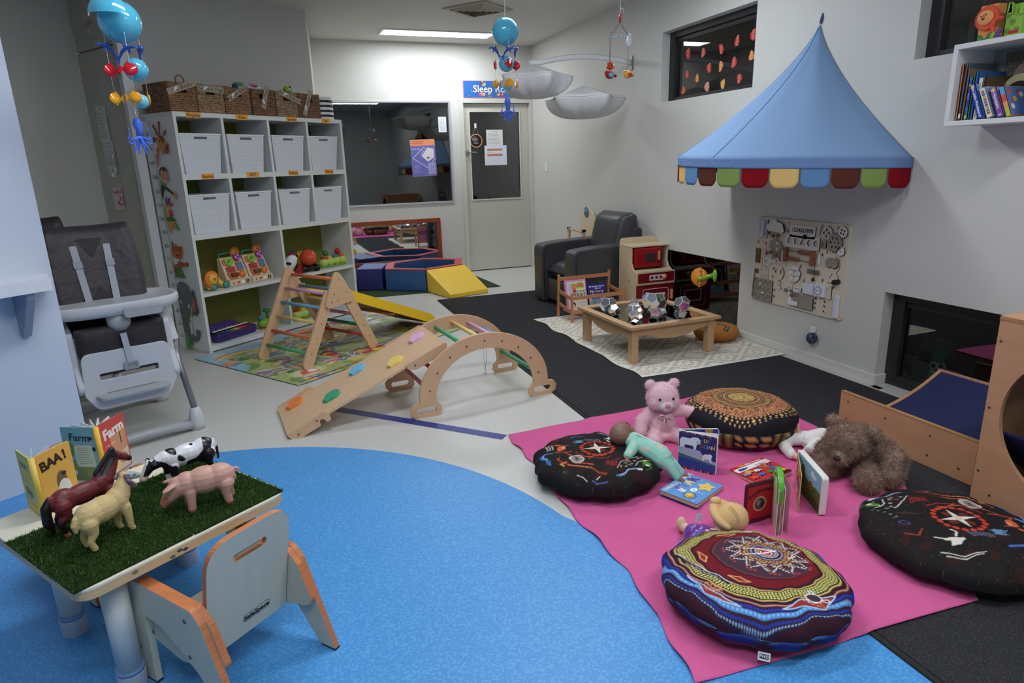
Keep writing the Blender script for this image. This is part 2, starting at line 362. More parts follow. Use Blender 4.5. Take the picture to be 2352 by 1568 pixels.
# ---- built-in cupboard: two tall doors below, two short above
FC=frame((PP.x,PP.y,0),(e2.x,e2.y,0),(-e1.x,-e1.y,0))
cup=thing('built_in_cupboard','cream built-in cupboard with tall doors beside the white post','cupboard',(PP.x,PP.y,0),math.atan2(e2.y,e2.x))
CW=.62; L_=MB
m=MB(); m.box(.135,CW,-.5,-.02,0,ZC-.002); m.build('body',DOORP,cup)
def chandle(parent,x,z,y=0):
 m=MB(); m.tube([(x,y+.0,z-.055)]+[(x,y+.008+.026*math.sin(PI*i/8),z-.055+.11*i/8)for i in range(9)]+[(x,y+.0,z+.055)],.0045,8); m.build('handle',STEEL,parent)
for k,(z0,z1)in enumerate(((.08,2.205),(2.217,ZC-.01))):
 for j,(x0,x1)in enumerate(((.035,.315),(.319,CW-.005))):
  m=MB(); m.box(x0,x1,-.02,0,z0,z1); d=m.build('door',DOORP,cup,bevel=.002)
  chandle(d,.295 if j==0 else .345,1.44 if k==0 else 2.33)
  # ---- sheets on the cupboard doors
def sheet_mesh(cv,w,h,curl=.004,nx=30,ny=40):
 m=MB(); m.canvas(cv,0,0,1,1,nx,ny,0,fn=lambda u,v:((u-.5)*w,-.0015-curl*math.sin(PI*v)**2*abs(math.sin(3*u+2*v))-curl*.6*(1-v)**3,(v-.5)*h)); return m
def note_cv(rows,bg=(236,238,242),w=120,h=170,hd=1):
 c=Cv(w,h,bg); a=h/w
 if hd:c.rect(.36,a-.14,.64,a-.115,(90,90,95))
 c.scrawl(.1,.1,.9,a-.2,rows,(140,141,148),.012); return c
def on(P,ang,z):return(P[0],P[1],z)
FACE_R=math.atan2(e2.y,e2.x)+PI
def cup_pt(x,off=.003):q=PP+e2*x-e1*0; n=Vector((e1.x,e1.y)); return q+n*off
def cup_sheet(name,x,z,cv,w,h,label,cat='paper'):
 q=PP+e2*x+Vector((-(-e1.x),e1.y))*.0; n=Vector(E1); P=q-n*0; s=sheet_mesh(cv,w,h)
 # the room lies on the -e1 ... side opposite the cupboard body
 return s.build(name,PRINT,loc=(P.x+CUPN.x*.003,P.y+CUPN.y*.003,z),rz=math.atan2(-CUPN.x,CUPN.y)+PI,label=label,cat=cat)
CUPN=Vector((-E1[0],-E1[1]))
SH_W,SH_H=.155,.235
cup_sheet('notice_sheet',.40,1.70,note_cv(13),SH_W,SH_H+.02,'printed white notice taped high on the cupboard door')
cup_sheet('notice_sheet',.385,1.46,note_cv(12),SH_W,SH_H,'second printed notice below the first on the cupboard door')
c=Cv(120,120,(238,228,234))
for i in range(26):c.el(c.rg.uniform(.05,.95),c.rg.uniform(.05,.95),c.rg.uniform(.04,.12),c.rg.uniform(.03,.08),(222,120,160)if i%3 else(240,190,210),c.rg.uniform(0,3))
for y in(.25,.75):c.rect(.45,y,.6,y+.16,(208,90,140))
cup_sheet('child_painting',.375,1.15,c,.155,.165,"child's pink painting stuck on the cupboard door",'picture')
# ---- a latch on the cupboard handles
q=PP+e2*.325+CUPN*.03
lk=thing('child_lock','white cable child lock looped through the cupboard handles','lock',(q.x,q.y,1.36),math.atan2(e2.y,e2.x))
m=MB(); m.tube([(-.035+.07*math.cos(a*.4)*.5+.035,-.0,.035*math.sin(a*.4))for a in range(16)],.005,8,closed=False); m.box(.0,.05,-.01,.012,-.045,-.02,0); m.build('cable',WHITE,lk)
# ---- door frame in the left wall (edge of a door, mostly behind the partition)
DF=frame((CB.x,CB.y,0),(-e1.x,-e1.y,0),(e2.x,e2.y,0))
m=MB(); x0=.39
m.box(x0,x0+.085,-.012,0,0,2.045,0,DF); m.box(x0+.085,x0+.9,-.012,0,2.0,2.045,0,DF); m.build('trim_3',mat('warm_trim',(205,206,198),.5),kind='structure')
m=MB(); m.box(x0+.1,x0+.9,-.006,-.001,.01,1.985,0,DF); m.box(x0+.086,x0+.1,-.002,0,0,2.0,1,DF); m.box(x0+.086,x0+.9,-.002,0,1.985,2.0,1,DF); m.build('door_1',[WALL,BLACK],kind='structure')
# ---- wrapped counter shelf with bracket on the partition
FP=frame((PE.x,PE.y,0),(-e1.x,-e1.y,0),(e1.y*-1*-1,-e1.x,0))
sh=thing('wall_counter_shelf','white plastic-wrapped counter shelf on the pale blue partition','shelf',(PE.x,PE.y,.93),0)
G=TR(-PE.x,-PE.y,-.93)@FP
m=MB(); m.plate([rpoly([(.02,0),(.07,.17),(.9,.25),(.9,0)],.01)],.05,T=G@TR(0,0,.905)); m.build('shelf_board',mat('wrinkled_white_wrap',(226,230,238),.35,bump=(30,.5,.01)),sh,bevel=.004)
m=MB(); m.plate([[(0,0),(.16,0),(.155,-.03),(.03,-.2),(0,-.2)]],.03,T=G@TR(.15,0,.88)@Matrix(((0,0,1,0),(1,0,0,0),(0,1,0,0),(0,0,0,1)))); m.build('bracket',mat('blue_grey_bracket',(150,160,176),.5),sh,bevel=.002)
# ---- sleep room window in the back wall
def ring_frame(m,x0,x1,z0,z1,w,y0,y1,mi=0,wb=None):
 wb=wb or w
 m.box(x0,x0+w,y0,y1,z0,z1,mi); m.box(x1-w,x1,y0,y1,z0,z1,mi); m.box(x0+w,x1-w,y0,y1,z1-w,z1,mi); m.box(x0+w,x1-w,y0,y1,z0,z0+wb,mi)
m=MB(); ring_frame(m,.70,2.19,.878,2.06,.022,YB-.012,YB+.06); m.build('window_1',mat('silver_window_frame',(196,198,202),.4,metal=.3),kind='structure',bevel=.002)
m=MB(); m.box(.72,2.17,YB+.03,YB+.036,.9,2.04); m.build('window_2',GLASS,kind='structure')
# dark room behind
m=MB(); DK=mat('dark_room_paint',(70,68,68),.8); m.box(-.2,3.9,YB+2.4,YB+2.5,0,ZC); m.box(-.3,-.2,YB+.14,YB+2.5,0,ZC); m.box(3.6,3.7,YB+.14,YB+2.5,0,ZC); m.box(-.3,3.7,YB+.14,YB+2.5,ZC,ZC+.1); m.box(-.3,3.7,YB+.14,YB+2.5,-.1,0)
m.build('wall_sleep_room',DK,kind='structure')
# ---- door in the back wall
m=MB()
m.box(2.30,2.352,YB-.014,YB+.1,0,2.082); m.box(3.205,3.25,YB-.014,YB+.1,0,2.082); m.box(2.352,3.205,YB-.014,YB+.1,2.035,2.082); m.build('trim_4',mat('cream_door_frame',(214,213,204),.4),kind='structure',bevel=.003)
dr=thing('door_2',None,None,(2.355,YB+.03,0)); dr['kind']='structure'
m=MB(); wall=[(0,.074,0,2.03),(.728,.848,0,2.03),(.074,.728,0,.9),(.074,.728,1.94,2.03)]
for a,b,c_,d_ in wall:m.box(a,b,0,.04,c_+.012,d_)
m.box(.004,.846,.01,.03,0,.011,1); m.build('door_leaf',[DOORP,BLACK],dr)
m=MB(); ring_frame(m,.066,.736,.888,1.95,.014,-.008,.005); m.build('glazing_bead',mat('cream_bead',(222,221,212),.4),dr)
m=MB(); m.box(.074,.728,.018,.022,.9,1.94); m.build('pane',GLASS,dr)
m=MB(); m.cyl((.035,.0,1.468),(.035,-.012,1.468),.027); m.cyl((.035,-.01,1.468),(.035,-.05,1.468),.009); m.tube([(.035,-.048,1.468),(.06,-.05,1.468),(.15,-.05,1.466)],.009,10); m.build('door_handle',STEEL,dr)
# ---- high windows and low windows in the right wall
def side_window(nm,o,outside=True):
 y0,y1,z0,z1=o; x0=XR+.075; m=MB()
 for(a,b,c_,d_)in((y0,y0+.05,z0,z1),(y1-.075,y1,z0,z1),(y0+.05,y1-.075,z0,z0+.035),(y0+.05,y1-.075,z1-.05,z1)):m.box(x0,x0+.05,a,b,c_,d_)
 m.box(x0+.02,x0+.045,y0+.05,y1-.075,z1-.085,z1-.05); m.build(nm,DARK,kind='structure',bevel=.003)
side_window('window_3',W1); side_window('window_5',W2); side_window('window_7',(G2[0],G2[1],.03,G2[3]))
for nm,(y0,y1,z0,z1),x in(('window_4',W1,XR+.105),('window_6',W2,XR+.105),('window_8',G2,XR+.105)):
 m=MB(); m.box(x,x+.005,y0+.04,y1-.06,z0+.03,z1-.03); m.build(nm,GLASS,kind='structure')
m=MB(); m.box(XR+.004,XR+.010,G1[0]+.003,G1[1]-.003,G1[2]+.002,G1[3]-.003); m.build('window_9',glass_mat('dark_low_glass',(150,150,150),.07,keep=.8),kind='structure')
m=MB(); m.box(XR+.075,XR+.18,1.2,2.68,0,.03); m.build('trim_5',DARK,kind='structure')
# dim yard outside the low windows
m=MB(); m.box(XR+.18,XR+3,-.5,7,-.12,-.02); m.build('ground',mat('bark_mulch',(88,48,36),.95,bump=(60,1,.02),var=(40,.5)),kind='structure')
m=MB(); m.box(XR+1.15,XR+1.25,-.5,7,-.1,3.4); m.build('wall_outside',mat('grey_block_wall',(150,146,142),.9,bump=(30,.5)),kind='structure')
# ---- ceiling lights: recessed fluorescent troffers
TUBE=mat('lit_diffuser',(246,250,255),.5,emit=LIGHT)
def troffer(x0,x1,y0,y1,label):
 t=thing('ceiling_light',label,'light',((x0+x1)/2,(y0+y1)/2,ZC)); a,b=(x1-x0)/2,(y1-y0)/2
 m=MB()
 for q in((-a-.03,-a,-b-.03,b+.03),(a,a+.03,-b-.03,b+.03),(-a,a,-b-.03,-b),(-a,a,b,b+.03)):m.box(q[0],q[1],q[2],q[3],-.01,0)
 m.build('frame',WHITE,t); m=MB(); m.box(-a,a,-b,b,-.006,-.001); m.build('diffuser',TUBE,t); return t
troffer(1.35,2.54,7.25,7.50,'lit fluorescent ceiling panel in front of the sleep room window')
troffer(1.35,2.54,3.85,4.10,'lit fluorescent ceiling panel over the middle of the room')
troffer(-.25,.95,2.2,2.45,'lit fluorescent ceiling panel over the blue floor')
troffer(-.6,.6,.1,.35,'lit fluorescent ceiling panel over the front of the room, left')
troffer(1.4,2.6,.4,.65,'lit fluorescent ceiling panel over the front of the room by the right wall')
# ---- air vent
t=thing('ceiling_vent','square louvred air vent in the ceiling','vent',(2.02,6.18,ZC),D(38))
m=MB(); ring_frame(m,-.23,.23,-.23,.23,.04,-.012,0)
fr=m.build('frame',mat('beige_vent',(186,178,160),.6),t,rot=(PI/2,0,0)); VD=mat('vent_dark',(80,72,60),.7)
for k in range(4):
 a=.175-.043*k; m=MB();
 for s in range(4):
  R=RZ(PI/2*s); m.add([(-a,-a,-.002),(a,-a,-.002),(a-.025,-a+.03,-.026),(-a+.025,-a+.03,-.026),(-a,-a,-.006),(a,-a,-.006),(a-.025,-a+.03,-.03),(-a+.025,-a+.03,-.03)],[(0,1,2,3),(7,6,5,4),(0,4,5,1),(3,2,6,7),(0,3,7,4),(1,5,6,2)],0,False,R)
 m.build('louvre',MATS['beige_vent'],t)
m=MB(); m.box(-.19,.19,-.19,.19,-.002,-.0005); m.build('duct',VD,t)
# ---- floor coverings that belong to the floor
C0=(-.572,1.738); R0=1.542; arc=[(C0[0]+R0*math.cos(a),C0[1]+R0*math.sin(a))for a in np.linspace(D(12),D(118),60)]
m=MB(); m.plate([[(-3.3,-1.5),(1.49,-1.5),(1.49,1.25),(1.3,1.5),(1.06,1.82)]+arc+[(-1.9,2.7),(-3.3,1.7)]],.002,T=TR(0,0,.0012))
m.build('floor_blue_inlay',mat('blue_vinyl',(72,148,214),.42,mix=((92,166,226),120,.52)),kind='structure')
class Art:
 """flat printed shapes in a plane, each laid a hair above the last, with printed colours"""
 def __init__(s,mb,T=None,k=1.0,z=.0003,dz=.00005,m=0):s.mb=mb; s.T=T or Matrix(); s.k=k; s.z=z; s.dz=dz; s.m=m
 def poly(s,P,c):
  s.mb.add([(p[0]*s.k,p[1]*s.k,s.z)for p in P],[tuple(range(len(P)))],s.m,False,s.T,lin(c)); s.z+=s.dz; return s
 def rect(s,x0,y0,x1,y1,c,r=0):return s.poly(rrect(x0,y0,x1,y1,r,3)if r else[(x0,y0),(x1,y0),(x1,y1),(x0,y1)],c)
 def el(s,x,y,rx,ry,c,rot=0,n=18):
  C,S=math.cos(rot),math.sin(rot); return s.poly([(x+rx*math.cos(t)*C-ry*math.sin(t)*S,y+rx*math.cos(t)*S+ry*math.sin(t)*C)for t in(2*PI*i/n for i in range(n))],c)
 def line(s,P,w,c):
  v=[]; f=[]
  for a,b in zip(P[:-1],P[1:]):
   d=math.hypot(b[0]-a[0],b[1]-a[1])or 1e-6; nx,ny=-(b[1]-a[1])/d*w/2,(b[0]-a[0])/d*w/2; ex,ey=(b[0]-a[0])/d*w*.3,(b[1]-a[1])/d*w*.3; k=len(v)
   v+=[((a[0]-ex+nx)*s.k,(a[1]-ey+ny)*s.k,s.z),((a[0]-ex-nx)*s.k,(a[1]-ey-ny)*s.k,s.z),((b[0]+ex-nx)*s.k,(b[1]+ey-ny)*s.k,s.z),((b[0]+ex+nx)*s.k,(b[1]+ey+ny)*s.k,s.z)]; f.append((k,k+1,k+2,k+3))
  s.mb.add(v,f,s.m,False,s.T,lin(c)); s.z+=s.dz; return s
 def word(s,t,x,y,size,c,rot=0,bold=0,align='CENTER'):
  v,f=fill2d(None,0,0,t,size,align,bold); C,S=math.cos(rot),math.sin(rot)
  s.mb.add([((x+p[0]*C-p[1]*S)*s.k,(y+p[0]*S+p[1]*C)*s.k,s.z)for p in v],f,s.m,False,s.T,lin(c)); s.z+=s.dz; return s
 def letters(s,t,x,y,size,cols,step,rot=0,bold=0):
  for i,ch in enumerate(t):s.word(ch,x+step*i*math.cos(rot),y+step*i*math.sin(rot),size,cols[i%len(cols)],rot,bold)
  return s
 def scrawl(s,x0,y0,x1,y1,n,c,w,rg=None):
  rg=rg or random.Random(4)
  for j in range(n):y=y1-(y1-y0)*(j+.5)/n; s.rect(x0,y-w/2,x0+(x1-x0)*rg.uniform(.7,1),y+w/2,c)
  return s
  # == the white cube shelf unit and what it holds
SA=D(38); SHX,SHY=-.53,5.25; SO=(SHX,SHY,0); SF=TR(SHX,SHY,0)@RZ(SA)
def sp(x,y,z=0):p=SF@Vector((x,y,z)); return(p.x,p.y,p.z)
SHW=mat('white_shelf_laminate',(226,229,226),.35); OLIVE=mat('olive_back_panel',(124,126,52),.6,var=(3,.06))
t=thing('cube_shelf_unit','tall white cube shelf unit standing against the diagonal wall','shelf unit',SO,SA)
m=MB(); W_,Dp=1.584,.39
m.box(0,.024,0,Dp,0,1.742); m.build('side_panel',SHW,t,bevel=.001); m=MB(); m.box(W_-.024,W_,0,Dp,0,1.742); m.build('side_panel',SHW,t,bevel=.001)
m=MB(); m.box(.024,W_-.024,0,Dp,1.710,1.742); m.build('top_panel',SHW,t,bevel=.001)
for z0,z1,n in((1.279,1.317,0),(.852,.89,0),(.43,.456,0),(.012,.05,0)):
 m=MB(); m.box(.024,W_-.024,0.001,Dp-.006,z0,z1); m.build('shelf_board',SHW,t)
for x in(.382,.79,1.182):
 for z0,z1 in((.89,1.279),(1.317,1.71)):m=MB(); m.box(x-.011,x+.011,.001,Dp-.006,z0,z1); m.build('divider',SHW,t)
for z0,z1 in((.05,.43),(.456,.852)):m=MB(); m.box(.779,.801,.001,Dp-.006,z0,z1); m.build('divider',SHW,t)
m=MB(); m.box(.024,W_-.024,Dp-.006,Dp-.002,.02,1.72); m.build('back_panel',OLIVE,t)
# printed height chart on the end panel
CH=thing('height_chart','wall sticker height chart with giraffe, monkey, parrot, tiger and elephant on the shelf end','sticker',sp(-.001,.39,0),SA-PI/2)
m=MB(); A=Art(m,UP,.39,z=.0006,dz=.00004)
m.plate([[(.012,.012),(.378,.012),(.378,1.712),(.012,1.712)]],.0006,c=lin((236,239,240)),T=UP)
A.line([(.03,.03),(.03,4.38)],.006,(150,155,155))
for cm in range(2,170):
 z=cm/39; big=cm%10==0
 u=.285+.0*cm
 A.rect(u-(.06 if big else .03),z-.004,u,z+.004,(70,74,76))
 if big and cm!=0:A.word(str(cm),u-.135,z+.01,.105,(90,94,96))
A.word('170',.12,4.37,.1,(110,114,116))
ORG,BRN,TAN,PNK=(202,112,66),(150,80,52),(222,150,96),(226,160,128)
A.poly([(0.359,3.776),(0.445,3.929),(0.554,4.037),(0.645,4.047),(0.646,3.922),(0.487,3.857),(0.385,3.604),(0.329,3.504),(0.329,3.634)],TAN)
for e in((.36,3.7,.03,.05),(.4,3.82,.03,.05),(.35,3.58,.022,.04),(.47,3.95,.03,.04)):A.el(*e,ORG)
for P,c in(([(0.385,4.241),(0.438,4.245),(0.507,4.095),(0.463,4.076)],BRN),([(0.565,4.287),(0.615,4.284),(0.568,4.085),(0.525,4.087)],BRN),([(0.253,4.022),(0.343,4.06),(0.461,4.027),(0.394,3.974),(0.289,3.971)],BRN),([(0.641,4.075),(0.715,4.155),(0.78,4.165),(0.762,4.104),(0.713,4.065)],BRN),([(0.466,4.041),(0.53,4.087),(0.649,4.061),(0.687,3.976),(0.782,3.916),(0.779,3.819),(0.738,3.764),(0.659,3.752),(0.605,3.782),(0.563,3.727),(0.542,3.785),(0.525,3.856),(0.449,3.901)],TAN),([(0.53,4.087),(0.649,4.061),(0.687,3.976),(0.6,3.93),(.56,4.0),(.5,4.06)],BRN),([(0.683,3.92),(0.787,3.916),(0.776,3.791),(0.715,3.755),(0.641,3.76),(0.635,3.824)],(176,100,66)),([(0.605,3.782),(0.563,3.727),(0.56,3.8)],(214,110,90)),([(0.511,4.004),(0.551,4.002),(0.536,3.954),(0.504,3.955)],(40,26,20))):A.poly(P,c)
A.el(.40,4.245,.035,.03,BRN).el(.59,4.29,.035,.03,BRN).el(.72,4.11,.03,.05,(196,120,84),-.4).el(.73,3.86,.02,.03,(80,44,30))
A.poly([(0.333,3.345),(0.35,3.271),(0.436,3.212),(0.467,3.183),(0.387,3.176),(0.32,3.257)],(92,150,70)).poly([(0.32,3.213),(0.389,3.183),(0.454,3.183),(0.484,3.154),(0.402,3.095),(0.324,2.918),(0.302,3.022)],(62,44,38)).poly([(0.467,3.183),(0.501,3.168),(0.686,3.058),(0.663,3.022),(0.475,3.124)],(62,44,38))
A.poly([(0.686,3.058),(0.755,3.123),(0.739,3.065),(0.835,3.051),(0.764,3.022),(0.845,2.978),(0.754,2.986),(0.799,2.92),(0.714,2.978),(0.757,2.906),(0.674,3.015)],PNK)
A.el(.345,3.40,.03,.04,PNK).el(.615,3.34,.03,.04,PNK).el(.48,3.42,.13,.11,(62,44,38)).poly([(0.372,3.431),(0.428,3.488),(0.49,3.44),(0.56,3.47),(0.605,3.4),(0.602,3.341),(0.56,3.25),(0.505,3.206),(0.424,3.236),(0.383,3.337)],PNK)
A.el(.44,3.40,.016,.028,(250,250,250)).el(.54,3.39,.016,.028,(250,250,250)).el(.445,3.40,.009,.016,(20,20,20)).el(.54,3.39,.009,.016,(20,20,20)).line([(.44,3.28),(.49,3.25),(.55,3.28)],.02,(250,245,240))
for P,c in(([(0.323,2.829),(0.315,2.889),(0.358,2.859)],(110,180,226)),([(0.372,2.948),(0.418,2.948),(0.444,2.823),(0.406,2.818)],(62,76,158)),([(0.424,2.993),(0.475,2.993),(0.454,2.83),(0.426,2.823)],(196,84,60)),([(0.493,2.963),(0.557,2.963),(0.523,2.89),(0.46,2.823)],(52,58,138)),([(0.534,2.882),(0.621,2.876),(0.617,2.817),(0.568,2.824),(0.489,2.819)],(206,104,70)),([(0.319,2.814),(0.489,2.816),(0.51,2.712),(0.454,2.607),(0.338,2.613),(0.297,2.694)],(232,178,84)),([(0.467,2.741),(0.571,2.743),(0.575,2.668),(0.519,2.608),(0.45,2.637)],(200,44,48)),([(0.565,2.542),(0.66,2.469),(0.733,2.367),(0.58,2.415),(0.467,2.472)],(96,172,72)),([(0.314,2.575),(0.565,2.542),(0.593,2.415),(0.489,2.458),(0.498,2.353),(0.419,2.396),(0.428,2.29),(0.345,2.363),(0.349,2.47)],(234,176,100)),([(0.323,2.605),(0.513,2.63),(0.657,2.551),(0.513,2.541),(0.406,2.531),(0.325,2.567)],(52,128,66))):A.poly(P,c)
A.el(.41,2.74,.02,.035,(250,250,250)).el(.415,2.735,.01,.018,(20,20,20)).el(.54,2.70,.02,.03,(240,150,150)).poly([(.297,2.7),(.325,2.81),(.34,2.6)],(110,180,90))
TG=(224,122,74)
for P,c in(([(0.361,2.18),(0.422,2.109),(0.365,2.017)],(46,34,30)),([(0.303,1.745),(0.462,1.768),(0.398,1.629),(0.32,1.534)],TG),([(0.329,2.016),(.4,2.06),(0.483,2.111),(.58,2.06),(0.697,2.075),(0.686,1.942),(0.626,1.851),(0.436,1.767),(0.344,1.837)],TG),([(0.338,1.867),(0.453,1.828),(0.556,1.833),(0.494,1.755),(0.342,1.702)],(238,232,224)),([(0.466,1.783),(0.682,1.75),(0.781,1.785),(0.767,1.695),(0.666,1.69),(0.462,1.678)],TG),([(0.355,1.657),(0.513,1.681),(0.655,1.464),(0.302,1.472)],(96,132,72))):A.poly(P,c)
for k in range(6):A.line([(.36+.055*k,2.06),(.38+.05*k,1.97)],.02,(40,30,28)); A.line([(.5+.04*k,1.77),(.5+.04*k,1.70)],.014,(40,30,28))
for k in range(4):A.line([(.32,1.72-.045*k),(.39,1.70-.045*k)],.014,(40,30,28))
A.el(.47,1.90,.02,.025,(30,26,24)).el(.58,1.91,.02,.025,(30,26,24)).el(.54,1.85,.03,.018,(196,90,80)).el(.78,1.74,.03,.04,(100,60,50))
EG,EG2=(112,114,116),(92,94,96)
for P,c in(([(0.77,1.246),(0.842,1.236),(0.868,1.057),(0.904,0.816),(0.85,.78),(0.808,0.73),(.74,.76),(0.658,0.731),(0.742,1.046)],EG2),([(0.777,1.14),(0.829,0.962),(0.78,0.82),(0.726,0.799),(0.709,0.921)],(212,100,92)),([(0.345,1.352),(.43,1.39),(0.531,1.38),(0.62,1.36),(0.689,1.316),(0.749,1.169),(.74,1.08),(0.708,1.013),(0.64,.86),(0.59,0.7),(0.555,0.55),(0.53,0.38),(0.52,.1),(0.33,0.1),(0.309,0.38),(0.283,0.757),(0.282,1.07),(.3,1.25)],EG),([(0.424,0.614),(0.55,0.62),(.57,.45),(.6,.34),(.65,.31),(0.704,0.33),(0.71,.37),(.68,.42),(0.725,0.46),(.8,.46),(0.853,0.42),(.83,.34),(0.764,0.26),(.7,.21),(0.622,0.2),(.55,.22),(0.503,0.28),(0.44,0.4)],EG),([(0.581,0.723),(0.667,0.669),(0.62,0.587),(0.551,0.611)],(240,224,160)),([(.52,.6),(.6,.58),(.59,.36),(.52,.34)],(236,239,240))):A.poly(P,c)
for k in range(5):A.line([(.43+.012*k,1.34-.03*k),(.47+.015*k,1.25-.03*k)],.008,(150,152,154)); A.line([(.52,.65-.07*k),(.56,.64-.07*k)],.007,(150,152,154))
A.el(.6,.9,.028,.06,(248,248,248)).el(.6,.87,.014,.03,(20,20,20)).el(.36,.98,.02,.04,(248,248,248)).poly([(0.309,0.38),(0.3,0.026),(0.46,0.05),(.36,.25)],(150,196,84)).poly([(0.335,0.383),(0.433,0.266),(0.4,0.12),(0.56,0.16),(.42,.06),(.72,.05),(0.294,0.03)],(110,176,70))
m.build('print',PRINT,CH)
# ---- orange name cards
for i,(nm,x,z,w,lb)in enumerate((('Kingsley',.158,1.722,.115,'above the first basket of the top row'),('Atlas',.555,1.724,.11,'above the second basket of the top row'),('Jordan',1.03,1.726,.105,'above the third basket of the top row'),('Ali',1.40,1.726,.095,'above the last basket of the top row'),('Seamus',.20,1.300,.10,'under the first basket of the top row'),('RAY',.59,1.302,.115,'under the second basket of the top row'),('Aubrey',.985,1.303,.10,'under the third basket of the top row'),('Winter',1.38,1.303,.095,'under the last basket of the top row'))):
 r_=random.uniform(-.03,.03); m=MB(); m.plate([rrect(-w/2,-.019,w/2,.019,.001,1)],.0008,T=UP@RZ(r_),c=lin((240,166,52))); Art(m,UP@RZ(r_),1,.0006).word(nm,0,-.001,.031,(40,30,20),0,.0004)
 m.build('name_card',PRINT,loc=sp(x,-.0008,z),rz=SA,label='orange name card stuck '+lb,cat='name card',group='orange name cards on the shelf front')
 # ---- eight white storage baskets: woven plastic walls, a rim and a handle slot
BW=mat('white_woven_plastic',(232,235,240),.45);
_n=BW.node_tree.nodes; _l=BW.node_tree.links; _tc=_n.new('ShaderNodeTexCoord'); _mp=_n.new('ShaderNodeMapping'); _mp.inputs['Scale'].default_value=(62,62,62); _l.new(_tc.outputs['Object'],_mp.inputs[0])
_b=_n.new('ShaderNodeTexBrick'); _b.inputs['Scale'].default_value=1; _b.inputs['Color1'].default_value=lin((234,237,242))+(1,); _b.inputs['Color2'].default_value=lin((226,230,237))+(1,); _b.inputs['Mortar'].default_value=lin((203,208,218))+(1,); _b.inputs['Mortar Size'].default_value=.06; _b.inputs['Brick Width'].default_value=.62; _b.inputs['Row Height'].default_value=.62; _b.offset=0
_sx=_n.new('ShaderNodeSeparateXYZ'); _cx=_n.new('ShaderNodeCombineXYZ'); _l.new(_mp.outputs[0],_sx.inputs[0]); _ad=_n.new('ShaderNodeMath'); _ad.operation='ADD'; _l.new(_sx.outputs[0],_ad.inputs[0]); _l.new(_sx.outputs[1],_ad.inputs[1]); _l.new(_ad.outputs[0],_cx.inputs[0]); _l.new(_sx.outputs[2],_cx.inputs[1]); _l.new(_cx.outputs[0],_b.inputs[0]); _l.new(_b.outputs[0],_n['Principled BSDF'].inputs['Base Color'])
PLW=mat('white_basket_rim',(238,240,244),.35)
def storage_basket():
 t=thing('storage_basket','white woven plastic storage basket','basket',(0,0,0),0,'white baskets in the shelf cubes')
 w0,w1,d0,d1,h=.139,.164,.145,.165,.283
 m=MB(); o=[(w0,d0,0),(w1,d1,h)]
 for(A_,B_)in(((-1,-1),(1,-1)),((1,-1),(1,1)),((1,1),(-1,1)),((-1,1),(-1,-1))):
  P=[(A_[0]*w0,A_[1]*d0,0),(B_[0]*w0,B_[1]*d0,0),(B_[0]*w1,B_[1]*d1,h),(A_[0]*w1,A_[1]*d1,h)]; Q=[(p[0]*.97,p[1]*.97,p[2])for p in P]
  if A_==(-1,-1)and B_==(1,-1):
   F=lambda u,z:(u*(w0+(w1-w0)*z/h),-(d0+(d1-d0)*z/h),z)
   us=[-1,-.33,.33,1]; zs=[0,.240,.262,h]
   for a in range(3):
    for b in range(3):
     if a==1 and b==1:continue
     f0=[F(us[a],zs[b]),F(us[a+1],zs[b]),F(us[a+1],zs[b+1]),F(us[a],zs[b+1])]; f1=[(p[0],p[1]+.004,p[2])for p in f0]; m.add(f0+f1,[(0,1,2,3),(7,6,5,4),(0,4,5,1),(3,2,6,7),(0,3,7,4),(1,5,6,2)])
  else:m.add(P+Q,[(0,1,2,3),(7,6,5,4),(3,2,6,7)])
 m.box(-w0,w0,-d0,d0,0,.004); m.build('basket_body',BW,t)
 m=MB(); m.loft([[(sx*(w1+g),sy*(d1+g),z)for sx,sy in((-1,-1),(1,-1),(1,1),(-1,1))]for g,z in((0,h-.012),(.004,h-.01),(.004,h),(-.006,h),(-.006,h-.012),(0,h-.012))],0,False,True,False); m.build('rim',PLW,t,bevel=.0015)
 m=MB(); ring_frame(m,-.055,.055,.240,.264,.003,-.1645,-.155); m.build('handle_slot',PLW,t,bevel=.001)
 return t
sb=storage_basket(); CX=(.203,.586,.987,1.366)
for i in range(4):
 for j,z in enumerate((1.3175,.8905)):
  lab='white woven storage basket, %s of the %s row of baskets'%(('first','second','third','last')[i],('upper','lower')[j])
  x,y,z_=sp(CX[i]+random.uniform(-.004,.004),.182,z);
  if i==0 and j==0:sb.location=(x,y,z_); sb.rotation_euler=(0,0,SA); sb['label']=lab
  else:copy_tree(sb,None,(x,y,z_),SA+random.uniform(-.015,.015),lab)
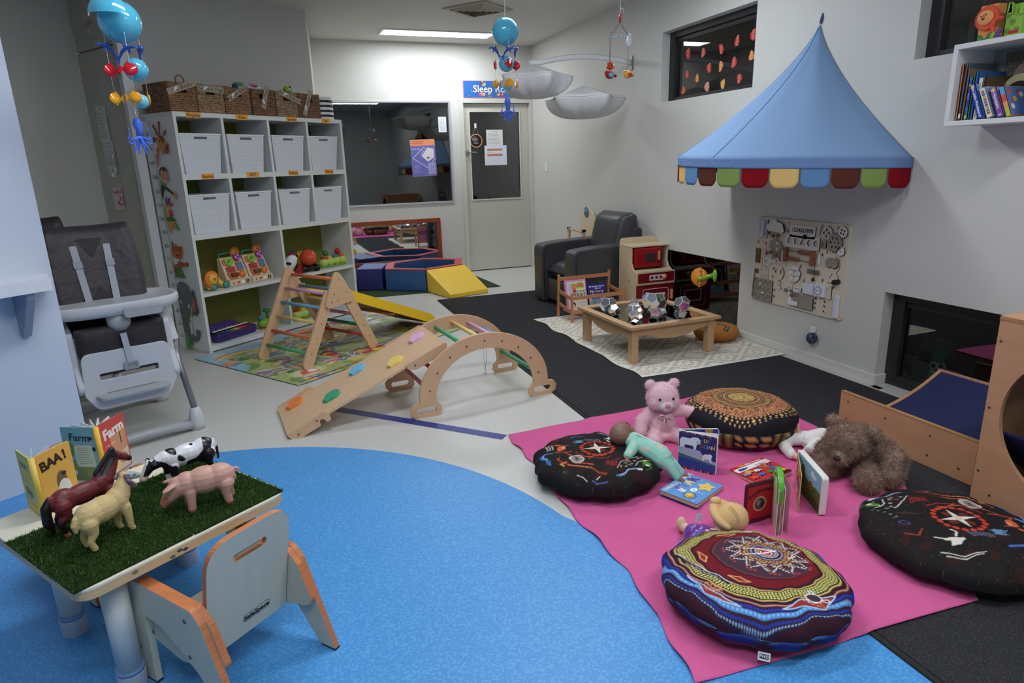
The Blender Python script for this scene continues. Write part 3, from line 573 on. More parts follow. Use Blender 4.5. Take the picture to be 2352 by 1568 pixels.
  # ---- wicker baskets on top
def wicker(name,rgb,dark):
 if name in MATS:return MATS[name]
 m=mat(name,rgb,.8); N=m.node_tree.nodes; L=m.node_tree.links; tc=N.new('ShaderNodeTexCoord')
 sx=N.new('ShaderNodeSeparateXYZ'); L.new(tc.outputs['Object'],sx.inputs[0]); ad=N.new('ShaderNodeMath'); ad.operation='ADD'; L.new(sx.outputs[0],ad.inputs[0]); L.new(sx.outputs[1],ad.inputs[1])
 cx=N.new('ShaderNodeCombineXYZ'); L.new(ad.outputs[0],cx.inputs[0]); L.new(sx.outputs[2],cx.inputs[1])
 b=N.new('ShaderNodeTexBrick'); b.inputs['Scale'].default_value=1; b.inputs['Brick Width'].default_value=.02; b.inputs['Row Height'].default_value=.0125; b.inputs['Mortar Size'].default_value=.0016; b.inputs['Mortar Smooth'].default_value=1; b.offset=.5
 nz=N.new('ShaderNodeTexNoise'); nz.inputs['Scale'].default_value=22; nz.inputs['Detail'].default_value=4; mp=N.new('ShaderNodeMapping'); mp.inputs['Scale'].default_value=(1,1,1); L.new(tc.outputs['Object'],mp.inputs[0]); L.new(mp.outputs[0],nz.inputs['Vector'])
 va=N.new('ShaderNodeVectorMath'); va.operation='SCALE'; va.inputs['Scale'].default_value=.012; L.new(nz.outputs['Color'],va.inputs[0]); vb=N.new('ShaderNodeVectorMath'); L.new(cx.outputs[0],vb.inputs[0]); L.new(va.outputs[0],vb.inputs[1]); L.new(vb.outputs[0],b.inputs[0])
 b.inputs['Color1'].default_value=lin(rgb)+(1,); b.inputs['Color2'].default_value=lin(tuple(int(x*.8)for x in rgb))+(1,); b.inputs['Mortar'].default_value=lin(dark)+(1,)
 mx=N.new('ShaderNodeMix'); mx.data_type='RGBA'; mx.blend_type='MULTIPLY'; mx.inputs[0].default_value=.8; r=N.new('ShaderNodeMapRange'); r.inputs['From Min'].default_value=.35; r.inputs['From Max'].default_value=.65; r.inputs['To Min'].default_value=.62; r.inputs['To Max'].default_value=1.15
 n2=N.new('ShaderNodeTexNoise'); n2.inputs['Scale'].default_value=40; L.new(tc.outputs['Object'],n2.inputs['Vector']); L.new(n2.outputs['Fac'],r.inputs['Value']); L.new(b.outputs[0],mx.inputs[6]); L.new(r.outputs[0],mx.inputs[7]); L.new(mx.outputs[2],N['Principled BSDF'].inputs['Base Color'])
 bp=N.new('ShaderNodeBump'); bp.inputs['Distance'].default_value=.006; bp.invert=True; L.new(b.outputs['Fac'],bp.inputs['Height']); L.new(bp.outputs[0],N['Principled BSDF'].inputs['Normal']); return m
WK=[wicker('seagrass_brown',(182,134,98),(70,44,28)),wicker('seagrass_light',(196,158,122),(92,64,42)),wicker('seagrass_dark',(160,116,84),(56,36,24))]
def wicker_basket(x0,x1,k,lab,h=.19,hole=True,dp=.30):
 w=x1-x0; t=thing('wicker_basket',lab,'basket',sp((x0+x1)/2,.02+dp/2,1.743),SA,'wicker baskets on top of the shelf unit'); m=MB(); a=w/2; b=dp/2; th=.011
 m.box(-a,a,b-th,b,0,h); m.box(-a,-a+th,-b+th,b-th,0,h); m.box(a-th,a,-b+th,b-th,0,h); m.box(-a+th,a-th,-b+th,b-th,0,.01)
 if hole:
  q=.035; m.box(-a,a,-b,-b+th,0,h-.062); m.box(-a,-q,-b,-b+th,h-.062,h-.028); m.box(q,a,-b,-b+th,h-.062,h-.028); m.box(-a,a,-b,-b+th,h-.028,h)
 else:m.box(-a,a,-b,-b+th,0,h)
 m.build('basket_body',WK[k],t,bevel=.005)
 m=MB(); m.tube([(sx*(a-.005),sy*(b-.005),h)for sx,sy in((-1,-1),(1,-1),(1,1),(-1,1))],.008,8,closed=True); m.build('rim',WK[k],t); return t
for args in((.008,.218,0,'wicker basket labelled Soft Blocks at the end of the shelf top nearest the cupboard'),(.224,.440,1,'lighter wicker basket labelled Sensory Toys on the shelf top'),(.446,.672,0,'wicker basket labelled Wooden Blocks on the shelf top'),(.682,.905,2,'darker wicker basket with its Soft Toys tag hanging upright'),(.910,1.132,1,'wicker basket labelled Shakers on the shelf top'),(1.138,1.373,2,'wicker basket labelled Rattles beside the striped drum')):wicker_basket(*args)
KR=(170,156,134)
def tag_card(x0,z0,x1,z1,txt,lab,w=.042,y=.004):
 L_=math.hypot(x1-x0,z1-z0); a=math.atan2(z1-z0,x1-x0); m=MB(); T_=UP@RZ(a); m.plate([rrect(-L_/2,-w/2,L_/2,w/2,.001,1)],.0012,T=T_,c=lin(KR)); A=Art(m,T_,1,.0009); A.word(txt,0,0,.036,(54,46,40),0,0)
 A.poly([(-L_*.28,w*.1),(-L_*.2,w*.45),(-L_*.1,w*.3),(-L_*.16,-.0),(-L_*.3,-w*.3)],(226,230,232))
 t=m.build('basket_tag',mat('laminated_card',attr=True,rough=.2),loc=sp((x0+x1)/2,y+.010,(z0+z1)/2),rz=SA,label=lab,cat='label tag',group='brown cardboard tags on the wicker baskets')
tag_card(.000,1.868,.225,1.945,'Soft Blocks','brown cardboard tag reading Soft Blocks'); tag_card(.232,1.91,.442,1.906,'Sensory Toys','brown cardboard tag reading Sensory Toys'); tag_card(.468,1.848,.64,1.945,'Wooden Blocks','brown cardboard tag reading Wooden Blocks'); tag_card(.775,1.80,.835,1.965,'Soft Toys','brown cardboard tag reading Soft Toys')
tag_card(.945,1.935,1.155,1.865,'Rattle Shakers','brown cardboard tag reading Rattle Shakers'); tag_card(1.185,1.765,1.275,1.965,'Rattles','brown cardboard tag reading Rattles')
# toys poking out of the baskets
t=thing('ribbon_ring','wooden ring tied with coloured ribbons poking out of the wicker baskets','toy',sp(.185,.14,1.93),SA)
m=MB(); m.tube([(.032*math.cos(a),0,.038+.034*math.sin(a))for a in np.linspace(0,2*PI,25)[:-1]],.006,8,closed=True); m.build('ring',mat('walnut_ring',(150,116,80),.5),t)
for k,c in enumerate(((222,90,120),(250,180,200),(60,100,190),(240,210,80),(190,40,60),(240,236,230),(230,150,60))):
 m=MB(); m.tube([(.0,0,.0),(.03+.01*k,-.02+.008*k,.012+.01*math.sin(k)),(.08+.02*k,-.01+.006*k,.0-.012*(k%2)),(.10+.03*k,0,-.03)],.009,6,flat=.4); m.build('ribbon',mat('ribbon_%s'%('red pink blue yellow crimson white orange'.split()[k]),c,.7),t)
t=thing('rolled_cloth_book','rolled soft cloth books with blue and white pages on the wicker baskets','cloth book',sp(.80,.14,1.93),SA)
m=MB(); m.cyl((-.16,0,.025),(.06,.01,.035),.026); m.build('roll',mat('pale_roll',(190,200,216),.6),t); m=MB(); m.cyl((-.17,0,.024),(-.155,0,.0245),.03); m.build('edge',mat('royal_blue',(48,82,170),.6),t)
m=MB(); m.ell((-.13,.0,.045),(.05,.03,.02)); m.build('page',mat('leaf_green',(86,150,70),.6),t); m=MB(); m.ell((0.0,-.01,.048),(.045,.03,.014)); m.build('page',mat('toy_pink',(220,120,170),.6),t)
m=MB(); m.box(.04,.26,-.04,.05,-.005,.022); m.build('page',mat('teal_green',(64,140,110),.6),t,bevel=.01)
t=thing('green_rattle','lime green ball rattle with dark beads on the wicker baskets','toy',sp(1.10,.10,1.935),SA)
m=MB(); m.ell((0,0,.028),.03); m.build('ball',mat('lime_plastic',(140,190,50),.35),t)
for a in(-.02,.0,.02):m=MB(); m.ell((.035,0,.03+a*1.1),.011); m.build('bead',mat('navy_bead',(40,40,90),.3),t)
# striped drum box
t=thing('striped_box','round black and white striped box on the end of the shelf top','box',sp(1.478,.13,1.743));
for k in range(9):
 m=MB(); a=.180*k/9; b=.180*(k+1)/9; m.lathe([(.1055,a),(.1055,b)],40,cap=False); m.lathe([(.099,a),(.099,b)],40,cap=False); m.build('stripe',BLACK if k%2 else WHITE,t)
m=MB(); m.lathe([(.0995,.165),(.107,.18),(.107,.186),(.099,.186),(.098,.165)],40); m.lathe([(0,.001),(.105,.001)],40); m.build('rim',WHITE,t)
# ---- toys on the open shelves
YEL=mat('toy_yellow',(244,190,70),.35); ORA=mat('toy_orange',(240,128,48),.35); TEAL=mat('toy_teal',(56,156,136),.35); LIME=MATS['lime_plastic']; REDP=mat('toy_red',(206,40,40),.3); BLU=mat('toy_blue',(56,138,196),.3); CRM=mat('toy_cream',(226,204,168),.45); TERRA=mat('toy_terracotta',(206,116,74),.45); GRN=mat('toy_green',(46,140,62),.35); NAVY=mat('toy_navy',(38,48,120),.3); PURP=mat('toy_purple',(170,64,168),.35); WTP=mat('toy_white',(236,238,238),.3)
t=thing('toy_lion','yellow rolling toy lion with orange mane and teal wheels','toy',sp(.155,.10,.457),SA+.15)
m=MB(); m.ell((.075,.04,.06),(.055,.035,.045)); m.ell((.02,.03,.05),(.06,.035,.04)); limb(m,[(-.02,.0,.05),(-.03,-.02,.025)],[.028,.022]); limb(m,[(.09,.02,.05),(.105,-.01,.022)],[.028,.022]); body('body',m,YEL,t,.005,5)
m=MB(); m.lathe([(.0,-.012),(.05,-.012),(.064,-.004),(.064,.008),(.05,.016),(0,.016)],30,T=TR(-.02,-.04,.088)@UP); m.build('mane',ORA,t)
m=MB(); m.ell((-.02,-.055,.088),(.041,.022,.041)); m.ell((-.048,-.058,.12),.011); m.ell((.008,-.058,.12),.011); f=m.build('face',YEL,t)
m=MB(); m.ell((-.028,-.077,.094),(.004,.003,.005)); m.ell((-.012,-.077,.094),(.004,.003,.005)); m.ell((-.02,-.078,.085),(.005,.004,.003)); m.build('eyes',BLACK,f)
for x in(-.015,.105):m=MB(); m.lathe([(0,-.012),(.02,-.012),(.026,-.005),(.026,.008),(0,.01)],20,T=TR(x,-.048,.026)@UP); m.build('wheel',TEAL,t)
for x in(-.045,.06):m=MB(); m.lathe([(0,-.01),(.022,-.008),(.022,.008),(0,.01)],20,T=TR(x,.06,.024)@UP); m.build('wheel',TEAL,t)
for i,(x,lab)in enumerate(((.405,'cream activity board toy beside the rolling lion'),(.615,'cream activity board toy next to the shelf divider'))):
 t=thing('activity_board_toy',lab,'toy',sp(x,.165,.457),SA,'activity board toys on the shelf')
 m=MB(); m.loft([[(-.1,-.09,0),(.1,-.09,0),(.1,.05,0),(-.1,.05,0)],[(-.1,-.09,.045),(.1,-.09,.045),(.1,.05,.045),(-.1,.05,.045)],[(-.1,-.06,.05),(.1,-.06,.05),(.1,.05,.05),(-.1,.05,.05)],[(-.095,.01,.215),(.095,.01,.215),(.095,.05,.215),(-.095,.05,.215)]],0,False); m.build('board',CRM,t,bevel=.006)
 S_=frame((0,-.06,.05),(1,0,0),(0,.07,.165))
 m=MB(); m.plate([rrect(-.085,.115,-.005,.165,.01)],.012,T=S_@TR(0,0,.004)); m.build('pot',TERRA,t,bevel=.002)
 m=MB(); m.plate([rpoly([(-.07,.17),(.0,.17),(.005,.13),(-.03,.1),(-.065,.12)],.012)],.014,T=S_@TR(0,0,.01)); m.build('leaf_door',LIME,t,bevel=.002)
 m=MB(); m.plate([[(-.05,.14),(-.02,.155),(-.025,.145),(-.05,.13)]],.002,T=S_@TR(0,0,.018)); m.build('keyhole',BLACK,t)
 m=MB(); m.plate([rrect(-.075,.06,.0,.1,.004)],.01,T=S_@TR(0,0,.005)); m.build('window',mat('brick_red',(176,52,46),.4),t,bevel=.001)
 m=MB(); m.plate([rpoly([(-.085,.055),(.01,.055),(.0,.0),(-.07,.0)],.01)],.014,T=S_@TR(0,0,.006)); m.build('pot',TERRA,t,bevel=.002)
 m=MB(); m.cyl((-.06,.028,.022),(-.005,.028,.022),.016,T=S_); m.build('roller',mat('dark_roller',(116,74,40),.3),t)
 m=MB(); m.plate([rrect(.02,.06,.075,.13,.006)],.012,T=S_@TR(0,0,.006)); m.build('window_frame',TERRA,t,bevel=.002); m=MB(); m.plate([rrect(.03,.07,.07,.122,.003)],.008,T=S_@TR(0,0,.012)); m.build('switch_panel',BLU,t,bevel=.001)
 m=MB(); m.lathe([(0,-.01),(.028,-.008),(.03,.0),(.028,.01),(0,.012)],20,T=S_@TR(.045,.165,.018)); d=m.build('flower_knob',PURP,t); m=MB()
 for a in range(3):m.ell((.045+.016*math.cos(a*2.1+1),.165+.016*math.sin(a*2.1+1),.029),(.008,.008,.003),10,T=S_)
 m.build('petal',mat('pale_lilac',(226,190,232),.4),d)
 m=MB(); m.ell((.045,.028,.012),(.03,.026,.018),14,T=S_); d=m.build('tomato',ORA,t); m=MB(); m.plate([rpoly([(.02,.045),(.03,.052),(.065,.05),(.072,.043)],.003)],.01,T=S_@TR(0,0,.022)); m.build('leaf',LIME,d)
 m=MB(); m.tube([(-.075,.04,.20),(-.075,.04,.24),(-.065,.04,.245),(.03,.04,.248)],.006,8); m.build('handle',TEAL,t)
 m=MB(); m.lathe([(0,-.012),(.03,-.012),(.036,0),(.03,.012),(0,.014)],20,T=TR(.06,.03,.245)@UP); [m.ell((.06+.036*math.cos(k*PI/5),.03,.245+.036*math.sin(k*PI/5)),.011,8)for k in range(10)]; d=m.build('sun_face',mat('amber_brown',(204,122,40),.4),t); m=MB(); m.ell((.052,.016,.25),.004); m.ell((.068,.016,.25),.004); m.build('eyes',BLACK,d)
 m=MB(); T_=TR(0,-.0905,0)@UP; A=Art(m,T_,1,.0); A.el(-.065,.022,.006,.01,(150,90,50)).rect(-.04,.012,-.005,.022,(226,140,80)).rect(-.03,.022,-.01,.032,(140,70,40)).el(.02,.022,.016,.011,(246,246,244)).rect(.045,.008,.08,.038,(70,100,60),.004).word('1',.063,.023,.026,(240,240,240)); m.build('front_print',PRINT,t)
 # toy rocket plane, blue yellow balls
t=thing('toy_rocket','red and white toy rocket on wheels tilted beside the shelf divider','toy',sp(.93,.07,.457),SA)
m=MB(); m.lathe([(0,-.075),(.03,-.07),(.05,-.03),(.05,.03),(.035,.075),(0,.09)],20,T=TR(-.01,.03,.09)@RX(.3)@RY(.5)); m.build('hull',WTP,t)
m=MB(); m.plate([rpoly([(-.03,0),(.05,0),(.055,.085),(.035,.08)],.008)],.02,T=TR(0,-.035,.0)@UP); m.build('fin',mat('dark_toy_red',(170,28,40),.35),t,bevel=.004)
m=MB(); m.lathe([(0,0),(.04,.005),(.03,.03),(0,.05)],16,T=TR(.015,.03,.145)@RY(.5)); m.build('nose',MATS['dark_toy_red'],t)
m=MB(); m.cyl((.06,-.03,.022),(.06,.0,.022),.022); m.build('wheel',BLACK,t); m=MB(); m.cyl((-.05,.02,.1),(-.05,-.025,.1),.012); m.build('window',BLACK,t)
t=thing('toy_ball','small dark blue toy ball on top of the toy rocket','ball',sp(.985,.13,.60),SA); m=MB(); m.ell((0,0,.025),.027); m.build('ball',mat('deep_blue_ball',(30,50,140),.25),t)
t=thing('toy_ball','small amber toy ball beside the shelf divider above the rocket','ball',sp(.86,.16,.60),SA); m=MB(); m.ell((0,0,.022),.024); m.build('ball',mat('amber_ball',(214,150,50),.3),t)
t=thing('toy_truck','yellow toy concrete mixer truck with orange drum and grey bumper','toy truck',sp(1.135,.165,.457),SA-.35-PI/2)
m=MB(); m.box(-.02,.14,-.055,.055,.02,.045); m.build('chassis',BLACK,t,bevel=.004)
# the truck's cab looks toward -y of the shelf (front); its own x runs backwards
m=MB(); pr_=[(-.06,.03),(-.075,.065),(-.065,.09),(-.04,.105),(-.03,.155),(.03,.16),(.035,.03)]
m.plate([rpoly([(-x,z)for x,z in pr_],.012)],.12,T=RZ(0)@UP); cabT=None; m2=MB(); m2.plate([rpoly(pr_,.012)],.125,T=UP); m=m2; cab=m.build('cab',YEL,t,bevel=.008)
m=MB(); F=frame((-.036,0,.106),(0,-1,0),(.010,0,.05)); m.plate([rrect(-.048,.006,.048,.042,.006)],.006,T=F); m.box(-.022,.022,-.0645,-.060,.108,.145); m.box(-.022,.022,.060,.0645,.108,.145); m.build('windscreen',mat('dark_toy_glass',(50,34,40),.2),cab)
for y in(-.04,-.013,.013,.04):m=MB(); m.ell((-.02,y,.163),(.01,.008,.008)); m.build('roof_light',YEL,cab)
m=MB(); m.plate([rpoly([(-.09,.008),(-.09,.05),(-.072,.062),(-.05,.02),(-.05,.008)],.006)],.14,T=UP); m.build('bumper',mat('toy_grey',(120,126,134),.45),t,bevel=.004)
m=MB(); m.lathe([(0,-.08),(.04,-.08),(.068,-.02),(.072,.02),(.045,.08),(0,.085)],24,T=TR(.095,0,.12)@RY(PI/2-.35)); m.build('drum',mat('drum_orange',(224,84,50),.35),t)
for x in(-.03,.08,.13):
 for y in(-.062,.062):m=MB(); m.cyl((x,y-.014,.03),(x,y+.014,.03),.03); w=m.build('wheel',BLACK,t,bevel=.004); m=MB(); m.cyl((x,y-.016,.03),(x,y+.016,.03),.015); m.build('hub',mat('hub_brown',(180,120,70),.5),w)
def popup_toy(x,y,z,lab,tops,lids,rz=0):
 t=thing('pop_up_toy',lab,'toy',sp(x,y,z),SA+rz,'green pop-up toys on the shelf unit')
 m=MB()
 for k in range(4):m.ell((-.12+.078*k,0,.045),(.045 if k==0 else .04,.045,.042))
 body('body',m,mat('pale_lime',(196,216,104),.3),t,.005,3); m=MB()
 for k in range(4):m.cyl((-.12+.078*k,0,0),(-.12+.078*k,0,.018),.042)
 m.build('base',mat('grass_green_plastic',(128,170,50),.35),t)
 for k in range(4):
  x_=-.12+.078*k; m=MB(); m.cyl((x_,0,.075),(x_,0,.095),.027,.024); m.build('button',mat('lid_%d'%(k+len(tops)*0),lids[k],.3),t)
 for k,c in tops:m=MB(); m.lathe([(0,0),(.02,.002),(.026,.02),(.02,.042),(0,.05)],16,T=TR(-.12+.078*k,.035,.098)@RX(-.4)); m.build('flap',c,t)
popup_toy(1.43,.12,.457,'lime green pop-up toy with coloured buttons beside the truck',((1,GRN),(3,REDP)),((200,40,44),(244,190,60),(60,150,200),(240,110,50)),.05)
popup_toy(1.04,.10,.0505,'lime green pop-up toy on the bottom shelf behind the climbing frame',((1,REDP),),((90,160,60),(240,190,60),(60,150,200),(90,160,60)),.1)
# purple toy piano xylophone
t=thing('toy_xylophone','purple toy xylophone piano with coloured keys on the bottom shelf','toy',sp(.285,.17,.0505),SA+.12)
PU=mat('deep_purple_plastic',(62,40,112),.35); m=MB(); o=rpoly([(-.2,-.12),(.2,-.12),(.215,.02),(.13,.05),(.06,.12),(-.06,.13),(-.15,.08),(-.21,.03)],.03)
m.loft([[(x*k,y*k,z)for x,y in o]for k,z in((.95,0),(1,.02),(1,.055),(.97,.065),(.9,.06),(.88,.03))],0,False,True,True); m.build('case',PU,t,bevel=.004)
m=MB(); m.loft([[(-.19,.03,.05),(.19,.03,.05),(.19,.045,.05),(-.19,.045,.05)],[(-.15,.07,.11),(.12,.07,.11),(.12,.08,.11),(-.15,.08,.11)]],0,False); m.build('backboard',PU,t,bevel=.01)
KC=((34,34,60),(36,56,120),(40,96,130),(90,150,60),(236,170,60),(214,60,44),(190,30,40),(120,26,40))
for k,c in enumerate(KC):
 x=-.155+.044*k; cm=mat('key_%s'%'ink blue teal green amber red crimson wine'.split()[k],c,.3)
 m=MB(); m.box(x-.02,x+.02,-.095,-.055,.055,.068); m.build('key',cm,t,bevel=.003); m=MB(); m.box(x-.017,x+.017,-.03,.03-.002*k,.066,.072); m.build('chime_bar',cm,t,bevel=.003)
 for y in(-.022,.02):m=MB(); m.ell((x,y,.073),.006,8); m.build('stud',STEEL,t)
m=MB(); m.bar((-.18,-.045,.078),(.17,-.04,.078),.012,.008); m.build('mallet_rail',WTP,t,bevel=.002)
t=thing('toy_turtle','green toy with a blue ball and a dark green knob beside the xylophone','toy',sp(.60,.11,.0505),SA)
m=MB(); m.ell((0,0,.045),(.07,.05,.043)); body('body',m,mat('frog_green',(132,176,48),.35),t,.006,2); m=MB(); m.cyl((0,0,0),(0,0,.012),.05); m.build('base',mat('coral_base',(210,90,60),.4),t)
m=MB(); m.ell((-.045,-.01,.098),.018); m.build('ball',BLU,t); m=MB(); m.cyl((.04,.01,.08),(.04,.01,.13),.012); m.ell((.04,.01,.145),(.035,.035,.018)); m.build('knob',GRN,t)
t=thing('toy_frog','small green toy at the end of the bottom shelf behind the ladder','toy',sp(.70,.10,.0505),SA); m=MB(); m.ell((0,0,.035),(.035,.04,.035)); m.ell((0,-.02,.07),.02); body('body',m,MATS['frog_green'],t,.005,2)
# == floor mats and climbing toys
CARPET=mat('black_carpet_pile',(52,52,55),.95,spec=.1,bump=(420,.8,.004),mix=((84,84,88),300,.56))
HEM=mat('carpet_hem',(40,40,34),.9,bump=(300,.5))
t=thing('carpet','large black carpet with bound edge running along the right wall','carpet',(0,0,0))
m=MB(); m.plate([[(1.50,-1.5),(XR-.08,-1.5),(XR-.08,5.9),(3.1,6.315),(1.54,6.345),(1.50,4.5),(1.485,2.86),(1.49,1.0)]],.009,T=TR(0,0,.0048)); m.build('pile',CARPET,t,bevel=.002)
m=MB(); m.tube([(1.489,-1.5,.005),(1.48,1.0,.005),(1.473,2.86,.005),(1.49,4.5,.005),(1.527,6.35,.005),(3.1,6.325,.005)],.012,6,flat=.4); m.build('bound_edge',HEM,t)
# blue tape
F=frame((.27,3.60,0),(.985-.27,2.83-3.57,0),(.74,.715,0)); m=MB(); m.box(-.08,1.03,-.03,.03,.0008,.0016,0,F); m.build('floor_tape',mat('navy_tape',(42,56,140),.35),label='navy blue tape strip stuck across the pale floor under the ramp',cat='tape')
# printed play mat: roads, houses, greens
rg=random.Random(11); c=Cv(640,420,(176,192,122));
def road(P,w=.05):
 c.line(P,w+.012,(222,214,190)); c.line(P,w,(140,142,140))
 L=[(a,b)for a,b in zip(P[:-1],P[1:])]
 for a,b in L:
  n=max(1,int(math.hypot(b[0]-a[0],b[1]-a[1])/.03))
  for i in range(0,n,2):c.line([(a[0]+(b[0]-a[0])*i/n,a[1]+(b[1]-a[1])*i/n),(a[0]+(b[0]-a[0])*(i+.8)/n,a[1]+(b[1]-a[1])*(i+.8)/n)],.005,(236,226,170))
for i in range(70):x,y=rg.random(),rg.random()*.66; c.el(x,y,rg.uniform(.02,.07),rg.uniform(.015,.05),rg.choice([(150,178,90),(198,204,140),(206,196,120),(128,160,86),(196,186,150)]),rg.random()*3)
c.poly([(0,.60),(.25,.56),(.5,.6),(.75,.57),(1,.61),(1,.66),(0,.66)],(150,192,216)); c.poly([(0,.3),(.06,.36),(.05,.5),(.1,.66),(0,.66)],(160,198,218))
wob=lambda pts,k=12:[((1-t)*a[0]+t*b[0]+.012*math.sin(9*t+a[0]*20),(1-t)*a[1]+t*b[1]+.012*math.cos(7*t+a[1]*20))for a,b in zip(pts[:-1],pts[1:])for t in[i/k for i in range(k)]]+[pts[-1]]
for P in([(0,.2),(.18,.22),(.3,.12),(.5,.15),(.72,.1),(1,.14)],[(.1,.0),(.14,.22),(.2,.42),(.42,.5),(.62,.44),(.8,.52),(1,.48)],[(.3,.12),(.36,.3),(.42,.5)],[(.62,.44),(.58,.3),(.72,.1)],[(.36,.3),(.58,.3),(.8,.3),(1,.3)],[(.2,.42),(.08,.5)]):road(wob(P))
for i in range(120):
 x,y=rg.uniform(.02,.98),rg.uniform(.03,.62); s=rg.uniform(.012,.035); col=rg.choice([(206,84,84),(226,150,70),(216,122,146),(116,152,190),(232,218,180),(190,70,70),(240,240,232),(96,132,170),(236,200,96),(150,110,160)])
 a=rg.uniform(-.5,.5); q=lambda u,v:(x+u*math.cos(a)-v*math.sin(a),y+u*math.sin(a)+v*math.cos(a)); k=rg.random()
 if k<.45:c.poly([q(-s,-s*.6),q(s,-s*.6),q(s,s*.5),q(-s,s*.5)],col); c.poly([q(-s*1.2,s*.5),q(s*1.2,s*.5),q(s*.7,s*1.2),q(-s*.7,s*1.2)],rg.choice([(186,62,60),(232,170,90),(214,210,200)]))
 elif k<.75:c.el(x,y,s*.8,s*.7,rg.choice([(86,132,70),(104,150,84),(72,118,66)])); c.el(x+s*.6,y+s*.3,s*.5,s*.5,(122,164,90))
 else:c.el(x,y,s*1.3,s*.35,col,a); c.el(x+s*.2,y+s*.1,s*.5,s*.2,(240,236,226),a)
for cx,cy,col in((.12,.1,(238,218,170)),(.5,.42,(232,190,120)),(.86,.2,(206,214,120))):c.el(cx,cy,.075,.05,(196,214,150)); c.el(cx,cy,.06,.038,col); c.poly([(cx-.04,cy-.02),(cx+.03,cy-.028),(cx+.045,cy+.015),(cx-.02,cy+.025)],(214,96,110)); c.el(cx+.02,cy,.02,.016,(240,240,236))
for i in range(9):c.poly([(.02+.035*i,.02),(.05+.035*i,.02),(.05+.035*i,.032),(.02+.035*i,.032)],((80,84,150),(196,70,70))[i%2])
for k,col in enumerate(((214,120,90),(238,180,90),(244,220,140))):c.line([(.03+.018*k+i*.012*0,.35)if False else(.12+.09*math.cos(t)-.0,.53+(.055-.012*k)*math.sin(t))for t in np.linspace(.2,2.9,14)],.011,col)
m=MB(); o=rrect(0,0,1.86,1.215,.05); m.plate([o],.004,0,TR(0,0,.0022)); m2=m
m.canvas(c,.004,.004,1.856,1.211,320,210,1,z=.0046)
# keep the corners of the print inside the rounded outline
m.v=[((x,y,z)if z<.0045 else(min(max(x,.004),1.856),y,z))for x,y,z in m.v]
m.build('play_mat',[mat('mat_backing',(60,84,66),.6),mat('play_mat_print',attr=True,rough=.32,spec=.5)],loc=(.06,4.15,0),rz=A36,label='printed road and village play mat under the climbing triangle',cat='play mat')
BEECH=mat('beech_plywood',(216,176,138),.42,wood=((6,6,60),.05))
BEECH2=mat('beech_plywood_face',(222,186,148),.4,wood=((2,30,30),.05))
SCREW=mat('screw_steel',(120,116,112),.35,metal=.8)
RC={k:mat('rung_'+k,v,.45)for k,v in dict(orange=(238,128,84),pink=(232,176,214),blue=(112,182,220),yellow=(244,214,126),green=(78,178,126),red=(222,88,54),dblue=(96,150,186),mauve=(214,130,160),dgreen=(40,128,84)).items()}
# ---- climbing triangle
t=thing('climbing_triangle','wooden climbing triangle with coloured rungs on the play mat','climbing frame',(.129,4.483,.005),A36); WY=.495
def capsule(a,b,w):
 a,b=Vector(a),Vector(b); d=(b-a).normalized(); n=Vector((-d.y,d.x)); return[tuple(a+n*w/2),tuple(b+n*w/2)]+[tuple(b+d*w*.42*math.cos(q)+n*w/2*math.sin(q))for q in np.linspace(PI/2,-PI/2,9)[1:-1]]+[tuple(b-n*w/2),tuple(a-n*w/2)]
for y in(0,WY):
 y0=y; m=MB(); m.plate([capsule((.262,.49),(.012,.028),.082)],.018,T=TR(0,y0,0)@UP,bev=.002); lg=m.build('side_leg',BEECH,t)
 s=-1 if y==0 else 1
 m=MB(); m.plate([capsule((.40,.47),(.622,.030),.082)],.018,T=TR(0,y0,0)@UP,bev=.002); m.build('side_leg',BEECH,t)
 m=MB(); m.plate([rpoly([(.318,.665),(.475,.405),(.18,.38)],[.05,.045,.045],8)],.018,T=TR(0,y0+s*.0185,0)@UP,bev=.002); pl_=m.build('apex_plate',BEECH,t)
 m=MB()
 for x,z in((.335,.571),(.388,.477),(.28,.475),(.306,.428),(.252,.426)):m.cyl((x,y0+s*.027,z),(x,y0+s*.0295,z),.0048,n=10)
 m.build('screw',SCREW,pl_); m=MB()
 for x,z in((.215,.384),(.159,.289),(.106,.193),(.049,.098),(.43,.385),(.481,.29),(.536,.196),(.587,.104)):m.cyl((x,y0+s*.009,z),(x,y0+s*.0105,z),.0048,n=10)
 m.build('screw',SCREW,lg)
for x,z,c_ in((.332,.572,'orange'),(.262,.480,'pink'),(.215,.384,'blue'),(.159,.289,'yellow'),(.106,.193,'orange'),(.049,.098,'green'),(.392,.480,'dblue'),(.432,.385,'yellow'),(.481,.29,'mauve'),(.536,.196,'dgreen'),(.587,.104,'red')):
 m=MB(); m.cyl((x,.009,z),(x,WY-.009,z),.0125,n=16); m.build('rung',RC[c_],t)
